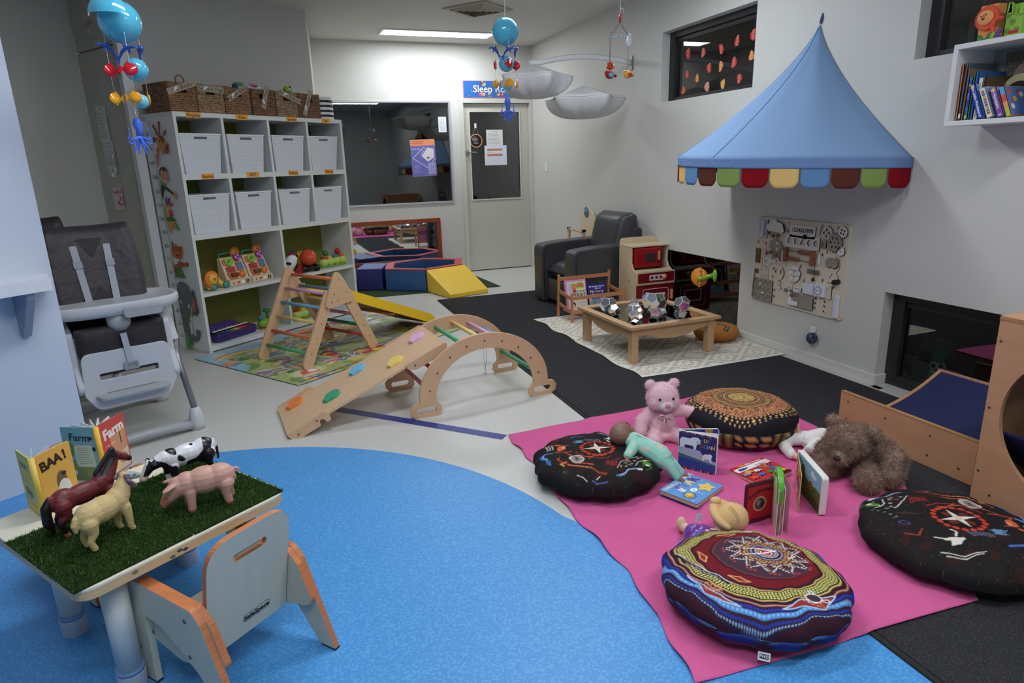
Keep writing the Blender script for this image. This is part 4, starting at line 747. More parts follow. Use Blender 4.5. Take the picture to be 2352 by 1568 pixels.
 # ---- yellow slide hooked on the far side of the triangle
t=thing('toddler_slide','yellow sided wooden slide hooked on the climbing triangle','slide',(.129,4.483,.005),A36)
YS=mat('slide_yellow',(244,200,40),.38); BRP=mat('slide_brown_underside',(132,84,52),.5); a0,a1=Vector((.445,0,.412)),Vector((1.40,0,.018)); d=(a1-a0)
m=MB(); m.bar((a0.x,WY/2,a0.z),(a1.x,WY/2,a1.z),.40,.014,up=(0,0,1)); m.build('deck',BRP,t,bevel=.002)
m=MB(); m.bar((a0.x+.004,WY/2,a0.z+.009),(a1.x,WY/2,a1.z+.009),.396,.004); m.build('deck_face',YS,t)
for y in(WY/2-.208,WY/2+.208):
 F=frame((a0.x,y,a0.z),(d.x,0,d.z),(-d.z,0,d.x)); L_=d.length
 m=MB(); m.plate([rpoly([(-.03,-.008),(L_-.06,-.008),(L_,.006),(L_-.01,.03),(L_-.1,.062),(-.03,.062)],[.03,.01,.005,.01,.03,.03])],.015,T=F,bev=.002); r_=m.build('side_rail',YS,t)
 m=MB(); [m.cyl((x,.02,-.0085 if y<WY/2 else .0085),(x,.02,-.0105 if y<WY/2 else .0105),.005,n=8,T=F)for x in(.2,.36,.52,.68,.84)]; m.build('screw',SCREW,r_)
m=MB(); m.cyl((a0.x+.48,.06,a0.z-.22),(a0.x+.48,WY-.06,a0.z-.22),.011); m.build('cross_rung',RC['orange'],t)
# ---- rocking arch
t=thing('climbing_arch','wooden rocker arch with coloured rungs and oval hand holes standing on the vinyl floor','climbing frame',(.689,3.296,0),D(5.1)); WA=.517; xc=.36
def arch_outline():
 O=[(xc+.435*math.sin(a),.0+.425*math.cos(a))for a in np.linspace(-1.30,1.30,41)]
 out=[]
 left=[(-.062,.0),(-.085,.022),(-.088,.055),(-.07,.078),(-.035,.084)]
 right=[(2*xc-x,z)for x,z in left[::-1]]
 arc_o=[(xc-.392*math.cos(a)*(1.0),.10+.325*math.sin(a))for a in np.linspace(.0,PI,45)]
 arc_i=[(xc-.302*math.cos(a),.09+.252*math.sin(a))for a in np.linspace(PI,0,45)]
 inr=[(2*xc-.07,.0),(2*xc-.09,.022),(2*xc-.085,.055),(2*xc-.062,.078)]
 inl=[(.07,.0),(.09,.022),(.085,.055),(.062,.078)]
 return left+arc_o+right+inr[::1]+arc_i+[(x,z)for x,z in inl[::-1]]
AO=arch_outline()
def oval(cx,w=.058,h=.018,z=.04):return rrect(cx-w,z-h,cx+w,z+h,h*.98,6)
for k,y in enumerate((.0,WA)):
 m=MB(); m.plate([AO,oval(.002),oval(2*xc-.002)],.018,T=TR(0,y,0)@UP,bev=.002); sd=m.build('side_panel',BEECH,t)
 s=-1 if k==0 else 1; m=MB()
 for x,z in((.025,.147),(.074,.242),(.151,.319),(.25,.366),(.358,.384),(.465,.367),(.565,.317),(.642,.241),(.691,.145)):m.cyl((x,y+s*.009,z),(x,y+s*.011,z),.0055,n=10)
 m.build('screw',SCREW,sd)
for(x,z),c_ in zip(((.025,.147),(.074,.242),(.151,.319),(.25,.366),(.358,.384),(.465,.367),(.565,.317),(.642,.241),(.691,.145)),('mauve','orange','pink','green','yellow','pink','blue','yellow','green')):
 if c_=='orange' and x<.1:c_='red'
 m=MB(); m.cyl((x,.009,z),(x,WA-.009,z),.0125,n=16); m.build('rung',RC[c_],t)
t=thing('bead_pendant','small pink bead hanging on a looped thread from the arch','bead',(.689+.44,3.30+.25+.04,.354)); m=MB(); m.tube([(0,0,.0),(-.006,0,-.12),(0,0,-.245)],.0012,5); m.tube([(.012,0,.0),(.014,0,-.12),(0,0,-.245)],.0012,5); m.build('thread',mat('grey_thread',(160,156,160),.8),t); m=MB(); m.ell((0,0,-.252),.011); m.build('bead',RC['pink'],t)
# ---- ramp with climbing holds
t=thing('climbing_ramp','plywood ramp board with coloured climbing holds resting on the arch','ramp',(-.030,3.300,0),D(5.1))
th_=math.atan2(.372,.89); RF=RY(-th_); LN=.955; WR=.432
m=MB(); m.plate([rrect(0,0,LN,WR,.004,2)],.015,T=RF@TR(0,0,.012),bev=.0015); m.build('board',BEECH2,t)
brk=[(-.0,.004),(.03,-.022),(.07,-.026),(.20,-.004),(.203,.0),(.19,.0)]
for y in(-.009,WR+.009):
 m=MB(); P=rpoly([(.0,.018),(.012,-.012),(.055,-.030),(.165,-.026),(.172,.0),(.184,.004),(.198,-.006),(.203,-.028),(.225,-.026),(.232,.01),(.215,.03)],.008); m.plate([P],.016,T=RF@TR(0,y,.006)@UP@TR(0,0,0),bev=.0015); b_=m.build('hook_bracket',BEECH,t)
 m=MB(); s=-1 if y<0 else 1; [m.cyl((x,y+s*.008,z),(x,y+s*.010,z),.0055,n=10,T=RF@TR(0,0,.006))for x,z in((.05,-.004),(.16,.008))]; m.build('screw',SCREW,b_)
 m=MB(); P=rpoly([(.70,.02),(.70,-.006),(.735,-.028),(.77,-.032),(.94,-.03),(.955,.02)],.012); m.plate([P],.016,T=RF@TR(0,y,.006)@UP,bev=.0015); b_=m.build('hook_bracket',BEECH,t)
 m=MB(); m.cyl((.745,y+s*.008,-.006),(.745,y+s*.010,-.006),.0055,n=10,T=RF@TR(0,0,.006)); m.build('screw',SCREW,b_)
HC=dict(orange=(240,138,66),green=(58,170,122),blue=(122,194,232),yellow=(248,214,116),pink=(238,186,222))
for c_,u,v in(('orange',.106,.352),('green',.295,.158),('blue',.492,.322),('yellow',.68,.124),('pink',.874,.282)):
 P=[(.043*math.cos(a)*(1+.0*a),.041*math.sin(a))for a in np.linspace(-2.55,2.55,22)]+[(-.055,.018),(-.058,-.010),(-.046,-.016)]
 m=MB(); m.plate([P],.018,T=RF@TR(u,v,.0285)@RZ(D(33)),bev=.003); m.build('climbing_hold',mat('hold_'+c_,HC[c_],.4),t)
 # ---- soft play set on green turf mat
t0=MB(); t0.plate([[(.45,6.86),(2.35,6.765),(2.30,7.86),(.5,7.86)]],.006,T=TR(0,0,.0034)); t0.build('turf_mat',mat('dark_turf',(44,62,36),.95,bump=(500,1,.006),mix=((60,82,48),260,.5)),label='dark green artificial turf mat under the soft play blocks',cat='mat')
VB=mat('blue_vinyl_foam',(44,92,146),.38,bump=(18,.15,.01)); VR=mat('red_vinyl_foam',(196,70,84),.38,bump=(18,.15,.01)); VN=mat('navy_vinyl_foam',(40,42,116),.38,bump=(18,.12,.01)); VL=mat('light_navy_vinyl',(72,82,160),.35,bump=(18,.12,.01)); VY=mat('yellow_vinyl_foam',(246,204,64),.38,bump=(20,.2,.01))
HX=[(1.14,7.15),(1.53,6.87),(2.0,7.05),(2.12,7.48),(1.73,7.79),(1.25,7.61)]; cx,cy=1.628,7.325
t=thing('soft_play_pit','blue hexagonal foam ball pit wall with red top edge','soft play',(cx,cy,.0065))
for k in range(6):
 a,b=Vector(HX[k])-Vector((cx,cy)),Vector(HX[(k+1)%6])-Vector((cx,cy)); a2,b2=a*.79,b*.79
 ring=lambda z0,z1,e=0:[[(p.x,p.y,z)for p in(a*.998+(b-a)*.004,b*.998-(b-a)*.004,b2-(b2-a2)*.004,a2+(b2-a2)*.004)]for z in(z0,z1)]
 m=MB(); m.loft(ring(0,.228),0,False); w=m.build('foam_wall',VB,t,bevel=.006); m=MB(); m.loft(ring(.2285,.24),0,False); m.build('top_edge',VR,w,bevel=.004)
t=thing('foam_wedge','yellow foam wedge ramp leaning on the soft play pit','soft play',(0,0,0))
a,b,c_,d_=Vector((1.535,6.845)),Vector((2.02,7.02)),Vector((2.118,6.50)),Vector((1.663,6.362))
m=MB(); m.add([(a.x,a.y,.007),(b.x,b.y,.007),(c_.x,c_.y,.002),(d_.x,d_.y,.002),(a.x,a.y,.245),(b.x,b.y,.245),(c_.x,c_.y,.045),(d_.x,d_.y,.045)],[(3,2,1,0),(4,7,6,5)[::-1],(0,1,5,4),(1,2,6,5),(2,3,7,6),(3,0,4,7)]); m.build('foam',VY,t,bevel=.01,seg=3)
t=thing('foam_steps','navy blue foam steps beside the soft play pit','soft play',(.845,7.285,.0065),math.atan2(-.10,.285))
m=MB(); m.box(0,.285,0,.44,0,.236); s1=m.build('upper_step',[VN],t,bevel=.01,seg=3)
m=MB(); m.box(.006,.279,.006,.434,.2362,.2385); m.build('top_pad',VL,s1,bevel=.001)
m=MB(); m.box(-.28,-.003,0,.44,0,.118); s2=m.build('lower_step',VN,t,bevel=.01,seg=3); m=MB(); m.box(-.274,-.009,.006,.434,.1182,.1205); m.build('top_pad',VL,s2,bevel=.001)
# ---- framed mirror against the back wall
t=thing('wall_mirror','long low mirror in a red-brown wooden frame on the back wall','mirror',(.75,YB-.03,.17),0,None)
m=MB(); ring_frame(m,0,1.24,0,.535,.05,0,.028); m.build('frame',mat('red_brown_wood',(150,66,34),.4,wood=((3,20,20),.12)),t,bevel=.003); m=MB(); m.box(.045,1.195,.012,.016,.045,.49); m.build('mirror_glass',mat('mirror_silver',(215,220,220),.02,metal=1),t)
for x in(.025,1.215):m=MB(); m.cyl((x,-.003,.51),(x,.0,.51),.006,n=10); m.build('screw',SCREW,t)
# == things on the back wall, window and door
def board_print(name,w,h,fn,lab,cat,loc,rz=0,th=.002,parent=None,rot=None,edge=(232,232,232),mats=None,kind=None):
 m=MB(); m.plate([rrect(-w/2,-h/2,w/2,h/2,.002,1)],th,T=UP,c=lin(edge)); fn(Art(m,UP,1,th/2+.0003)); return m.build(name,mats or PRINT,parent,loc=loc,rz=rz,label=lab,cat=cat,rot=rot)
def f_sleep(A):
 A.rect(-.378,-.092,.378,.092,(44,112,196),.01)
 for i in range(16):A.el(random.uniform(-.36,.36),random.uniform(-.08,.08),.005,.005,(180,220,244),n=8)
 for x,y,c in((-.24,.0,(160,90,60)),(-.15,.07,(120,70,50)),(-.12,.05,(180,200,90)),(-.17,-.06,(220,90,150)),(-.13,-.06,(240,180,90)),(-.05,-.07,(120,190,80)),(-.05,-.06,(60,90,160)),(.06,-.06,(230,170,100)),(.10,-.07,(220,60,60)),(.02,.07,(230,120,160)),(.06,.07,(120,80,60)),(.2,.06,(240,180,90)),(.28,-.05,(220,90,120)),(.25,.04,(90,180,120))):
  A.el(x,y,.022,.018,c).el(x+.01,y+.014,.011,.011,(236,190,150))
 A.word('Sleep Room',.02,0,.115,(20,60,140),0,.007).word('Sleep Room',.02,.0,.115,(246,248,250),0,.002)
board_print('door_sign',.77,.192,f_sleep,'blue Sleep Room sign with cartoon children above the door','sign',(2.745,YB-.006,2.192),edge=(230,120,170))
def f_post(A):
 A.rect(-.148,.14,.148,.208,(238,150,100)).rect(-.148,-.208,.148,.14,(112,110,186)).scrawl(-.13,.16,.06,.2,2,(200,100,60),.007).word('sids & kids',-.085,.105,.026,(238,236,244))
 A.line([(-.13,.0),(.01,.12),(.13,.04)],.006,(226,226,236)).line([(-.13,.0),(.05,-.12),(.14,-.01)],.006,(226,226,236)).poly([(-.02,.02),(.06,.12),(.13,.10),(.13,.0),(.05,-.045)],(226,218,222)).el(.055,.0,.018,.012,(110,70,60))
 for i in range(7):A.line([(.0+.012*i,.09-.012*i*.2),(-.03+.012*i,.03-.01*i)],.003,(240,240,244))
 A.scrawl(-.13,-.17,-.03,-.07,7,(170,170,220),.004)
 for y in(-.08,-.125,-.17):A.rect(.05,y-.018,.135,y+.018,(196,196,232),.008).rect(.056,y-.012,.129,y+.012,(150,150,206),.006)
board_print('safety_poster',.298,.42,f_post,'purple and orange safe sleeping poster of a cot on the dark window','poster',(1.838,YB+.024,1.417),rot=(0,D(-1.5),0))
board_print('window_notice',.098,.175,lambda A:A.scrawl(-.035,-.07,.03,.06,9,(170,172,176),.003),'small white notice in the upper corner of the dark window','paper',(2.092,YB+.024,1.795),edge=(226,232,236))
board_print('door_notice',.215,.185,lambda A:A.rect(-.04,.075,.04,.08,(120,120,124)).scrawl(-.085,-.075,.085,.06,9,(160,160,168),.003),'white printed notice on the glass of the cream door','paper',(2.752,YB+.040,1.636),th=.001)
board_print('door_calendar',.29,.235,lambda A:A.rect(-.11,.055,.09,.08,(206,130,100)).rect(-.11,-.01,.09,.018,(206,130,100)).scrawl(-.1,-.09,.1,-.03,3,(212,216,226),.003).scrawl(-.11,.025,.0,.045,1,(150,150,156),.003),'wider white sheet with two orange bars on the cream door glass','paper',(2.76,YB+.040,1.425),th=.001,edge=(226,232,244))
t=thing('hanging_sign','round wood framed chalk sign hanging by a string on the door glass','sign',(2.507,YB+.030,1.60))
m=MB(); m.lathe([(.068,-.006),(.083,-.006),(.083,.006),(.068,.006),(.068,-.006)],36,T=UP,cap=False); m.build('frame',mat('bamboo_frame',(196,142,96),.5),t)
m=MB(); m.lathe([(0,-.003),(.069,-.003),(.069,.001),(0,.001)],36,T=UP,c=lin((40,36,38))); A=Art(m,UP,1,.0012); A.word('nap',0,.022,.03,(200,200,206)).word('is',0,.0,.016,(170,170,176)).word('time',0,-.025,.03,(200,200,206)); m.build('chalk_face',PRINT,t)
m=MB(); m.tube([(-.045,0,.066),(0,-.002,.165),(.045,0,.066)],.002,6); m.build('string',mat('pale_string',(224,214,196),.8),t); m=MB(); m.box(-.012,.012,-.002,.008,.15,.205); m.tube([(0,-.004,.16),(0,-.014,.152),(0,-.012,.165)],.004,6); m.build('hook',WTP,t)
t=thing('light_switch','small white light switch beside the cream door','switch',(XR,7.50,1.27),PI/2*3); m=MB(); m.box(-.035,.035,-.008,0,-.058,.058); p=m.build('plate',WTP,t,bevel=.002); m=MB(); m.box(-.008,.008,-.012,-.008,-.012,.02); m.build('rocker',WTP,t,bevel=.001)
# == right-hand side of the room
RW=-PI/2
# ---- armchair
LEA=mat('charcoal_leather',(66,66,70),.36,spec=.5,bump=(26,.35,.012),var=(5,.12))
t=thing('armchair','charcoal leather armchair against the right wall','armchair',(2.44,5.50,.0),D(3))
def soft_box(name,x0,x1,y0,y1,z0,z1,r=.03,puff=0,T=None,parent=t,m_=None,seg=4):
 m=MB(); nx,ny=10,10; rings=[]
 m.box(x0,x1,y0,y1,z0,z1,0,T); return m.build(name,m_ or LEA,parent,bevel=r,seg=seg)
for y0,y1 in((-.42,-.215),(.215,.42)):
 m=MB(); m.plate([rpoly([(0,.03),(0,.555),(.22,.575),(.78,.585),(.78,.03)],[.02,.05,.05,.03,.02])],y1-y0-.03,T=TR(0,(y0+y1)/2,0)@UP,bev=.012); a_=m.build('arm',LEA,t)
 m=MB(); m.tube([(.015,y0+.012,.03),(.012,y0+.012,.53),(.05,y0+.012,.55)],.004,6); m.build('piping',mat('dark_piping',(44,44,47),.4),a_)
m=MB(); m.box(.03,.74,-.215,.215,.05,.25); m.build('base',LEA,t,bevel=.015)
def pillow_mesh(L,W_,H,n=14,e=.35):
 m=MB(); v=[];
 for s in(1,-1):
  g=MB()
  def fn(u,v_):x,y=u*2-1,v_*2-1; h=max(0,(1-abs(x)**3.4))**e*max(0,(1-abs(y)**3.4))**e; return(x*L*(1-.03*(1-h)),y*W_*(1-.03*(1-h)),s*H*h)
  vs=[fn(i/n,j/n)for j in range(n+1)for i in range(n+1)]; fs=[(j*(n+1)+i,j*(n+1)+i+1,(j+1)*(n+1)+i+1,(j+1)*(n+1)+i)for j in range(n)for i in range(n)]
  m.add(vs,fs if s>0 else[f[::-1]for f in fs],0,True)
 return m
m=pillow_mesh(.36,.225,.095,18,.3); m.v=[(x+.385,y,z+.335+.01*x)for x,y,z in m.v]; m.build('seat_cushion',LEA,t,sub=1)
m=MB(); m.plate([rpoly([(.62,.2),(.70,.70),(.79,.70),(.79,.2)],.03)],.50,T=UP,bev=.02); m.build('back_frame',LEA,t)
m=pillow_mesh(.25,.275,.125,18,.28); m.v=[(z+.63+x*.22,y,.615+x)for x,y,z in[(p[0],p[1],p[2])for p in m.v]]; m.v=[(x,y*(1.0 if z<.6 else .98),z)for x,y,z in m.v]; b_=m.build('back_cushion',LEA,t,sub=1)
m=MB(); m.tube([(.555,-.26,.60),(.530,-.14,.598),(.525,.0,.598),(.53,.14,.598),(.555,.26,.60)],.0035,6); m.build('seam',MATS['dark_piping'],b_)
for x in(.06,.7):
 for y in(-.37,.37):m=MB(); m.cyl((x,y,0),(x,y,.04),.025,.03); m.build('foot',BLACK,t)
 # ---- arched bead stand behind the armchair
t=thing('arched_wall_toy','cream arched board toy with a blue flower behind the armchair','toy',(XR-.03,6.33,.0),RW)
PLY=mat('pale_plywood',(226,208,178),.5,wood=((4,30,30),.04))
m=MB(); m.plate([[(-.17,0),(.17,0),(.17,.66)]+[(.17*math.cos(a),.66+.17*math.sin(a))for a in np.linspace(0,PI,18)][1:]],.018,T=UP); m.build('board',PLY,t)
m=MB(); m.lathe([(0,-.006),(.03,-.006),(.03,.006),(0,.006)],18,T=TR(-.02,-.018,.80)@UP); [m.ell((-.02+.034*math.cos(k*PI/5),-.018,.80+.045*math.sin(k*PI/5)),(.014,.007,.014),8)for k in range(10)]; f_=m.build('flower',mat('dusty_blue',(88,140,168),.5),t); m=MB(); m.ell((-.02,-.028,.79),(.008,.006,.02)); m.build('centre',MATS['brick_red'],f_)
m=MB(); m.bar((-.20,-.14,.62),(.18,-.14,.60),.03,.02); m.build('rail',BEECH,t,bevel=.002)
for x in(-.19,.17):m=MB(); m.box(x-.014,x+.014,-.155,-.125,0,.61); p_=m.build('post',BEECH,t,bevel=.002); m=MB(); m.box(x-.016,x+.016,-.158,-.122,.61,.635); m.build('cap',BLACK,p_,bevel=.003)
# ---- toy kitchen
t=thing('toy_kitchen','wooden toy kitchen with red microwave and red oven doors','toy kitchen',(2.875,4.752,.0))
MAP=mat('maple_veneer',(214,194,160),.42,wood=((14,14,2),.05)); RDK=mat('dark_red_lacquer',(118,18,30),.3)
side=rpoly([(0,.0),(0,.385),(.075,.425),(.10,.47),(.10,.60),(.29,.60),(.29,.0)],[.0,.02,.03,.03,.004,.004,0])
def yz(P):return P
YZ=Matrix(((0,0,1,0),(1,0,0,0),(0,1,0,0),(0,0,0,1)))
m=MB(); m.plate([side,circ(.13,.295,.011,.022),circ(.13,.10,.011,.018)],.014,T=TR(.007,0,0)@YZ,bev=.0015); m.build('side_panel',MAP,t)
m=MB(); m.plate([side],.014,T=TR(.361,0,0)@YZ,bev=.0015); m.build('side_panel',MAP,t)
m=MB(); m.box(-.002,.370,.09,.292,.60,.614); m.build('top_shelf',MAP,t,bevel=.002)
m=MB(); m.plate([rpoly([(0,.0),(.37,0),(.37,.665),(.0,.665)],[0,0,.04,.04])],.010,T=TR(0,.296,0)@UP); m.build('back_panel',MAP,t)
m=MB(); m.plate([rpoly([(-.006,.375),(-.006,.400),(.10,.408),(.10,.40),(.10,.385)],.003)],.34,T=TR(.184,0,0)@YZ); m.build('counter',MAP,t)
m=MB(); m.plate([rrect(-.003,.29,.371,.402,.012)],.010,T=TR(0,-.006,0)@UP); cp=m.build('control_panel',MAP,t,bevel=.002); m=MB(); m.plate([rrect(.006,.308,.362,.39,.008)],.004,T=TR(0,-.0125,0)@UP); m.build('red_face',RDK,cp)
m=MB(); m.plate([rrect(.115,.325,.275,.372,.005)]+[rrect(.128+.044*k,.337,.155+.044*k,.36,.003)for k in range(3)],.003,T=TR(0,-.0155,0)@UP); m.build('display',mat('silver_panel',(206,202,202),.4),cp)
m=MB(); m.lathe([(0,0),(.024,0),(.024,.004),(.014,.006),(.013,.018),(0,.02)],18,T=TR(.262,-.015,.35)@RX(PI/2)); m.build('knob',mat('beech_knob',(206,148,104),.4),cp)
m=MB(); m.box(.0,.372,-.004,.008,.02,.288); ov=m.build('oven_door',RDK,t,bevel=.003); m=MB(); m.tube([(x,-.006,z)for x,z in rrect(.06,.06,.315,.25,.03)],.0028,6,closed=True); m.build('groove',mat('pink_white_line',(222,180,176),.5),ov)
m=MB(); m.box(.33,.345,-.035,-.006,.15,.235); m.build('handle',MATS['beech_knob'],ov,bevel=.005)
m=MB(); ring_frame(m,.10,.28,.10,.21,.012,-.009,-.005); m.build('window_trim',MATS['silver_panel'],ov)
m=MB(); m.box(.03,.29,.085,.27,.425,.592); mw=m.build('microwave',mat('red_lacquer',(158,22,34),.3),t,bevel=.006)
m=MB(); m.box(.096,.285,.072,.0845,.43,.588); dd=m.build('microwave_door',MATS['red_lacquer'],mw,bevel=.003); m=MB(); m.plate([rrect(.118,.475,.232,.548,.008)],.003,T=TR(0,.0705,0)@UP); m.build('microwave_window',mat('smoked_pane',(66,56,54),.25),mw)
m=MB(); m.box(.246,.262,.05,.072,.485,.56); m.build('handle',MATS['beech_knob'],mw,bevel=.005)
# ---- small wooden book rack with two picture books
t=thing('book_rack','low slatted wooden book rack beside the mirror-ball table','rack',(2.31,4.84,0),D(2)); RKW=mat('reddish_beech',(196,134,94),.42,wood=((2,12,2),.06)); WX,DY=.50,.265
for x in(0,WX):
 m=MB(); m.bar((x,0,0),(x,0,.262),.021,.021,up=(0,1,0)); m.build('front_post',RKW,t,bevel=.003); m=MB(); m.bar((x,DY,0),(x,DY-.02,.385),.021,.021,up=(0,1,0)); m.build('back_post',RKW,t,bevel=.003)
 for z0,z1 in((.10,.095),(.215,.205)):m=MB(); m.bar((x,.01,z0),(x,DY-.01,z1+.04),.012,.03,up=(0,0,1)); m.build('side_rail',RKW,t,bevel=.002)
for z,w in((.218,.032),(.095,.03)):m=MB(); m.bar((.01,0,z),(WX-.01,0,z),.012,w,up=(0,0,1)); m.build('front_rail',RKW,t,bevel=.002)
m=MB(); m.bar((.01,DY-.02,.345),(WX-.01,DY-.02,.345),.012,.032,up=(0,0,1)); m.build('back_rail',RKW,t,bevel=.002)
m=MB(); m.bar((.01,DY*.5,.085),(WX-.01,DY*.5,.085),.12,.01,up=(0,0,1)); m.build('tray',RKW,t)
def leaning_book(name,w,h,th,cov,fn,lab,loc,tilt,rz,cat='book',group=None,roll=0):
 """closed hardback leaning back: front cover toward local -y"""
 t=thing(name,lab,cat,loc,0,group,rot=(-tilt,roll,rz)); m=MB(); m.plate([rrect(-w/2,0,w/2,h,.003,2)],.003,T=TR(0,-th/2,0)@UP,c=lin(cov)); m.plate([rrect(-w/2,0,w/2,h,.003,2)],.003,T=TR(0,th/2,0)@UP,c=lin(cov)); m.box(-w/2,-w/2+.003,-th/2,th/2,0,h,0,None,lin(cov)); fn(Art(m,TR(0,-th/2,0)@UP,1,.0018)); m.build('cover',PRINT,t)
 m=MB(); m.box(-w/2+.004,w/2-.003,-th/2+.002,th/2-.002,.003,h-.003); m.build('pages',PAPER,t); return t
def f_fairy(A):
 w,h=.20,.26
 A.rect(-.1,0,.1,h,(226,150,196)).rect(-.082,.0,.09,h-.018,(228,232,224)).rect(-.075,.12,.082,h-.026,(190,216,188)).poly([(-.075,0),(.082,0),(.082,.12),(-.075,.14)],(236,226,214))
 for x,y,rx,ry,c in((-.045,.18,.03,.035,(214,190,214)),(-.02,.20,.025,.03,(218,150,90)),(-.015,.165,.012,.018,(196,60,50)),(.04,.205,.042,.03,(150,180,100)),(.03,.21,.016,.018,(214,130,80)),(.055,.21,.016,.018,(206,120,70)),(.04,.175,.035,.014,(240,226,130)),(-.04,.13,.02,.012,(120,190,190)),(-.025,.135,.01,.01,(220,110,60)),(.05,.13,.03,.02,(236,230,210)),(-.04,.045,.022,.025,(60,44,44)),(-.04,.035,.015,.018,(236,196,170))):A.el(x,y,rx,ry,c)
 A.word('My First Book of',.03,.158,.020,(80,60,90),0,.0004).word('FAIRY',.035,.125,.042,(60,50,80),0,.001).word('Ten Little',.045,.06,.02,(150,140,160)).word('Tales',.05,.03,.02,(150,140,160))
leaning_book('picture_book',.20,.26,.016,(226,150,196),f_fairy,'pink edged fairy tale picture book standing in the wooden rack',(2.415,4.945,.091),D(14),D(2),group='books in the wooden rack')
def f_rhyme(A):
 A.rect(-.085,0,.085,.20,(44,40,140)).rect(-.085,0,.085,.07,(120,170,210)); A.word('My Bumper Nursery',0,.178,.018,(240,240,246),0,.0004).word('Book of',.01,.16,.018,(240,240,246),0,.0004)
 A.letters('Nursery',-.055,.135,.034,[(250,220,90),(110,190,240),(240,110,120),(150,220,110),(250,160,70),(190,120,220)],.0185,0,.001).letters('Rhymes',-.045,.105,.034,[(240,120,70),(90,200,230),(250,220,90),(230,90,140),(130,210,110)],.0185,0,.001)
 for i in range(14):A.el(random.uniform(-.08,.08),random.uniform(.02,.09),.01,.009,random.choice([(240,170,80),(230,90,90),(250,240,240),(90,170,90),(250,210,90)]))
leaning_book('picture_book',.17,.20,.014,(60,50,150),f_rhyme,'dark blue nursery rhyme book standing in the wooden rack',(2.63,4.985,.091),D(12),D(2),group='books in the wooden rack')
# ---- diamond rug (white on beige woven plastic)
def rug_cv():
 c=Cv(560,820,(206,192,166)); W_=(232,232,226); n=46; P=10
 H,V=112,164
 for j in range(V):
  for i in range(H):
   ii=i//2*2; u,v=(ii%28)-13,(j%24)-11.5; d=abs(u)+abs(v)*1.15; on=(d<3)or(5.5<d<9)or(12<d<15.5)or(d>19.5)
   if on:x0,y0=int(i*5),int(j*5); c.a[y0:y0+5,x0:x0+5]=lin(W_)
 c.a[:14]=lin((236,234,226)); c.a[-14:]=lin((236,234,226)); c.a[:,:10]=lin((226,220,204)); c.a[:,-10:]=lin((226,220,204)); return c
cv=rug_cv(); RX0,RY0,RWD,RHT=2.075,3.34,1.155,1.765
m=MB()
def rug_fn(u,v):
 x=RX0+u*RWD+.012*math.sin(v*23)*max(0,1-u*8)+(.035*math.sin(v*PI))*max(0,1-u*3)*0; y=RY0+.02*u+v*RHT; z=.0108+.0035*(1+math.sin(v*31+u*4))*max(0,1-u*6)+.006*math.exp(-((v-.56)/.012)**2)*(1 if u<.5 else 0); return(x,y,z)
m.canvas(cv,0,0,1,1,225,330,0,fn=rug_fn); m.build('diamond_rug',mat('woven_rug',attr=True,rough=.75,bump=(500,.4)),label='beige and white diamond pattern rug under the low table',cat='rug')
# ---- low table with a mirror top
t=thing('low_table','low square wooden table with a dark mirror top','table',(2.135,3.585,.0125),D(1.5)); OAK=mat('light_oak',(206,168,126),.42,wood=((10,2,2),.06)); TW,TD,TH=.725,.755,.256
for x in(.028,TW-.028-.052):
 for y in(.03,TD-.03-.052):m=MB(); m.box(x,x+.052,y,y+.052,0,TH-.02); m.build('leg',OAK,t,bevel=.003)
def apron(L):return[(0,0),(0,-.075)]+[(L*k/16,-.075+.028*math.sin(PI*min(1,k/16))**2*(1 if True else 0)-.0)for k in range(1,16)]+[(L,-.075),(L,0)]
def apron2(L):return[(0,0),(0,-.095)]+[(L*k/20,-.095+.05*(.5-.5*math.cos(2*PI*(k/20)))*-.0+(.045 if 0 else 0)+.04*abs(math.cos(PI*k/20))**.8*-1+.04)for k in range(1,20)]+[(L,-.095),(L,0)]
wav=lambda L:[(0,0),(0,-.05),(L*.12,-.055),(L*.28,-.085),(L*.5,-.098),(L*.72,-.085),(L*.88,-.055),(L,-.05),(L,0)]
for y in(.045,TD-.06):m=MB(); m.plate([rpoly([(x+.08,z)for x,z in wav(TW-.16)],.02)],.016,T=TR(0,y,TH-.02)@UP); m.build('apron',OAK,t)
for x in(.045,TW-.06):m=MB(); m.plate([rpoly([(x_+.08,z)for x_,z in wav(TD-.16)],.02)],.016,T=TR(x,0,TH-.02)@YZ); m.build('apron',OAK,t)
m=MB(); b=.058; o=[[(0,0),(TW,0),(TW-b,b),(b,b)],[(TW,0),(TW,TD),(TW-b,TD-b),(TW-b,b)],[(TW,TD),(0,TD),(b,TD-b),(TW-b,TD-b)],[(0,TD),(0,0),(b,b),(b,TD-b)]]
for q in o:m.loft([[(x,y,z)for x,y in q]for z in(TH-.02,TH)],0,False)
m.build('top_frame',OAK,t,bevel=.0015); m=MB(); m.box(b-.002,TW-b+.002,b-.002,TD-b+.002,TH-.014,TH-.008); m.build('mirror_top',mat('dark_mirror',(150,150,150),.03,metal=1),t)
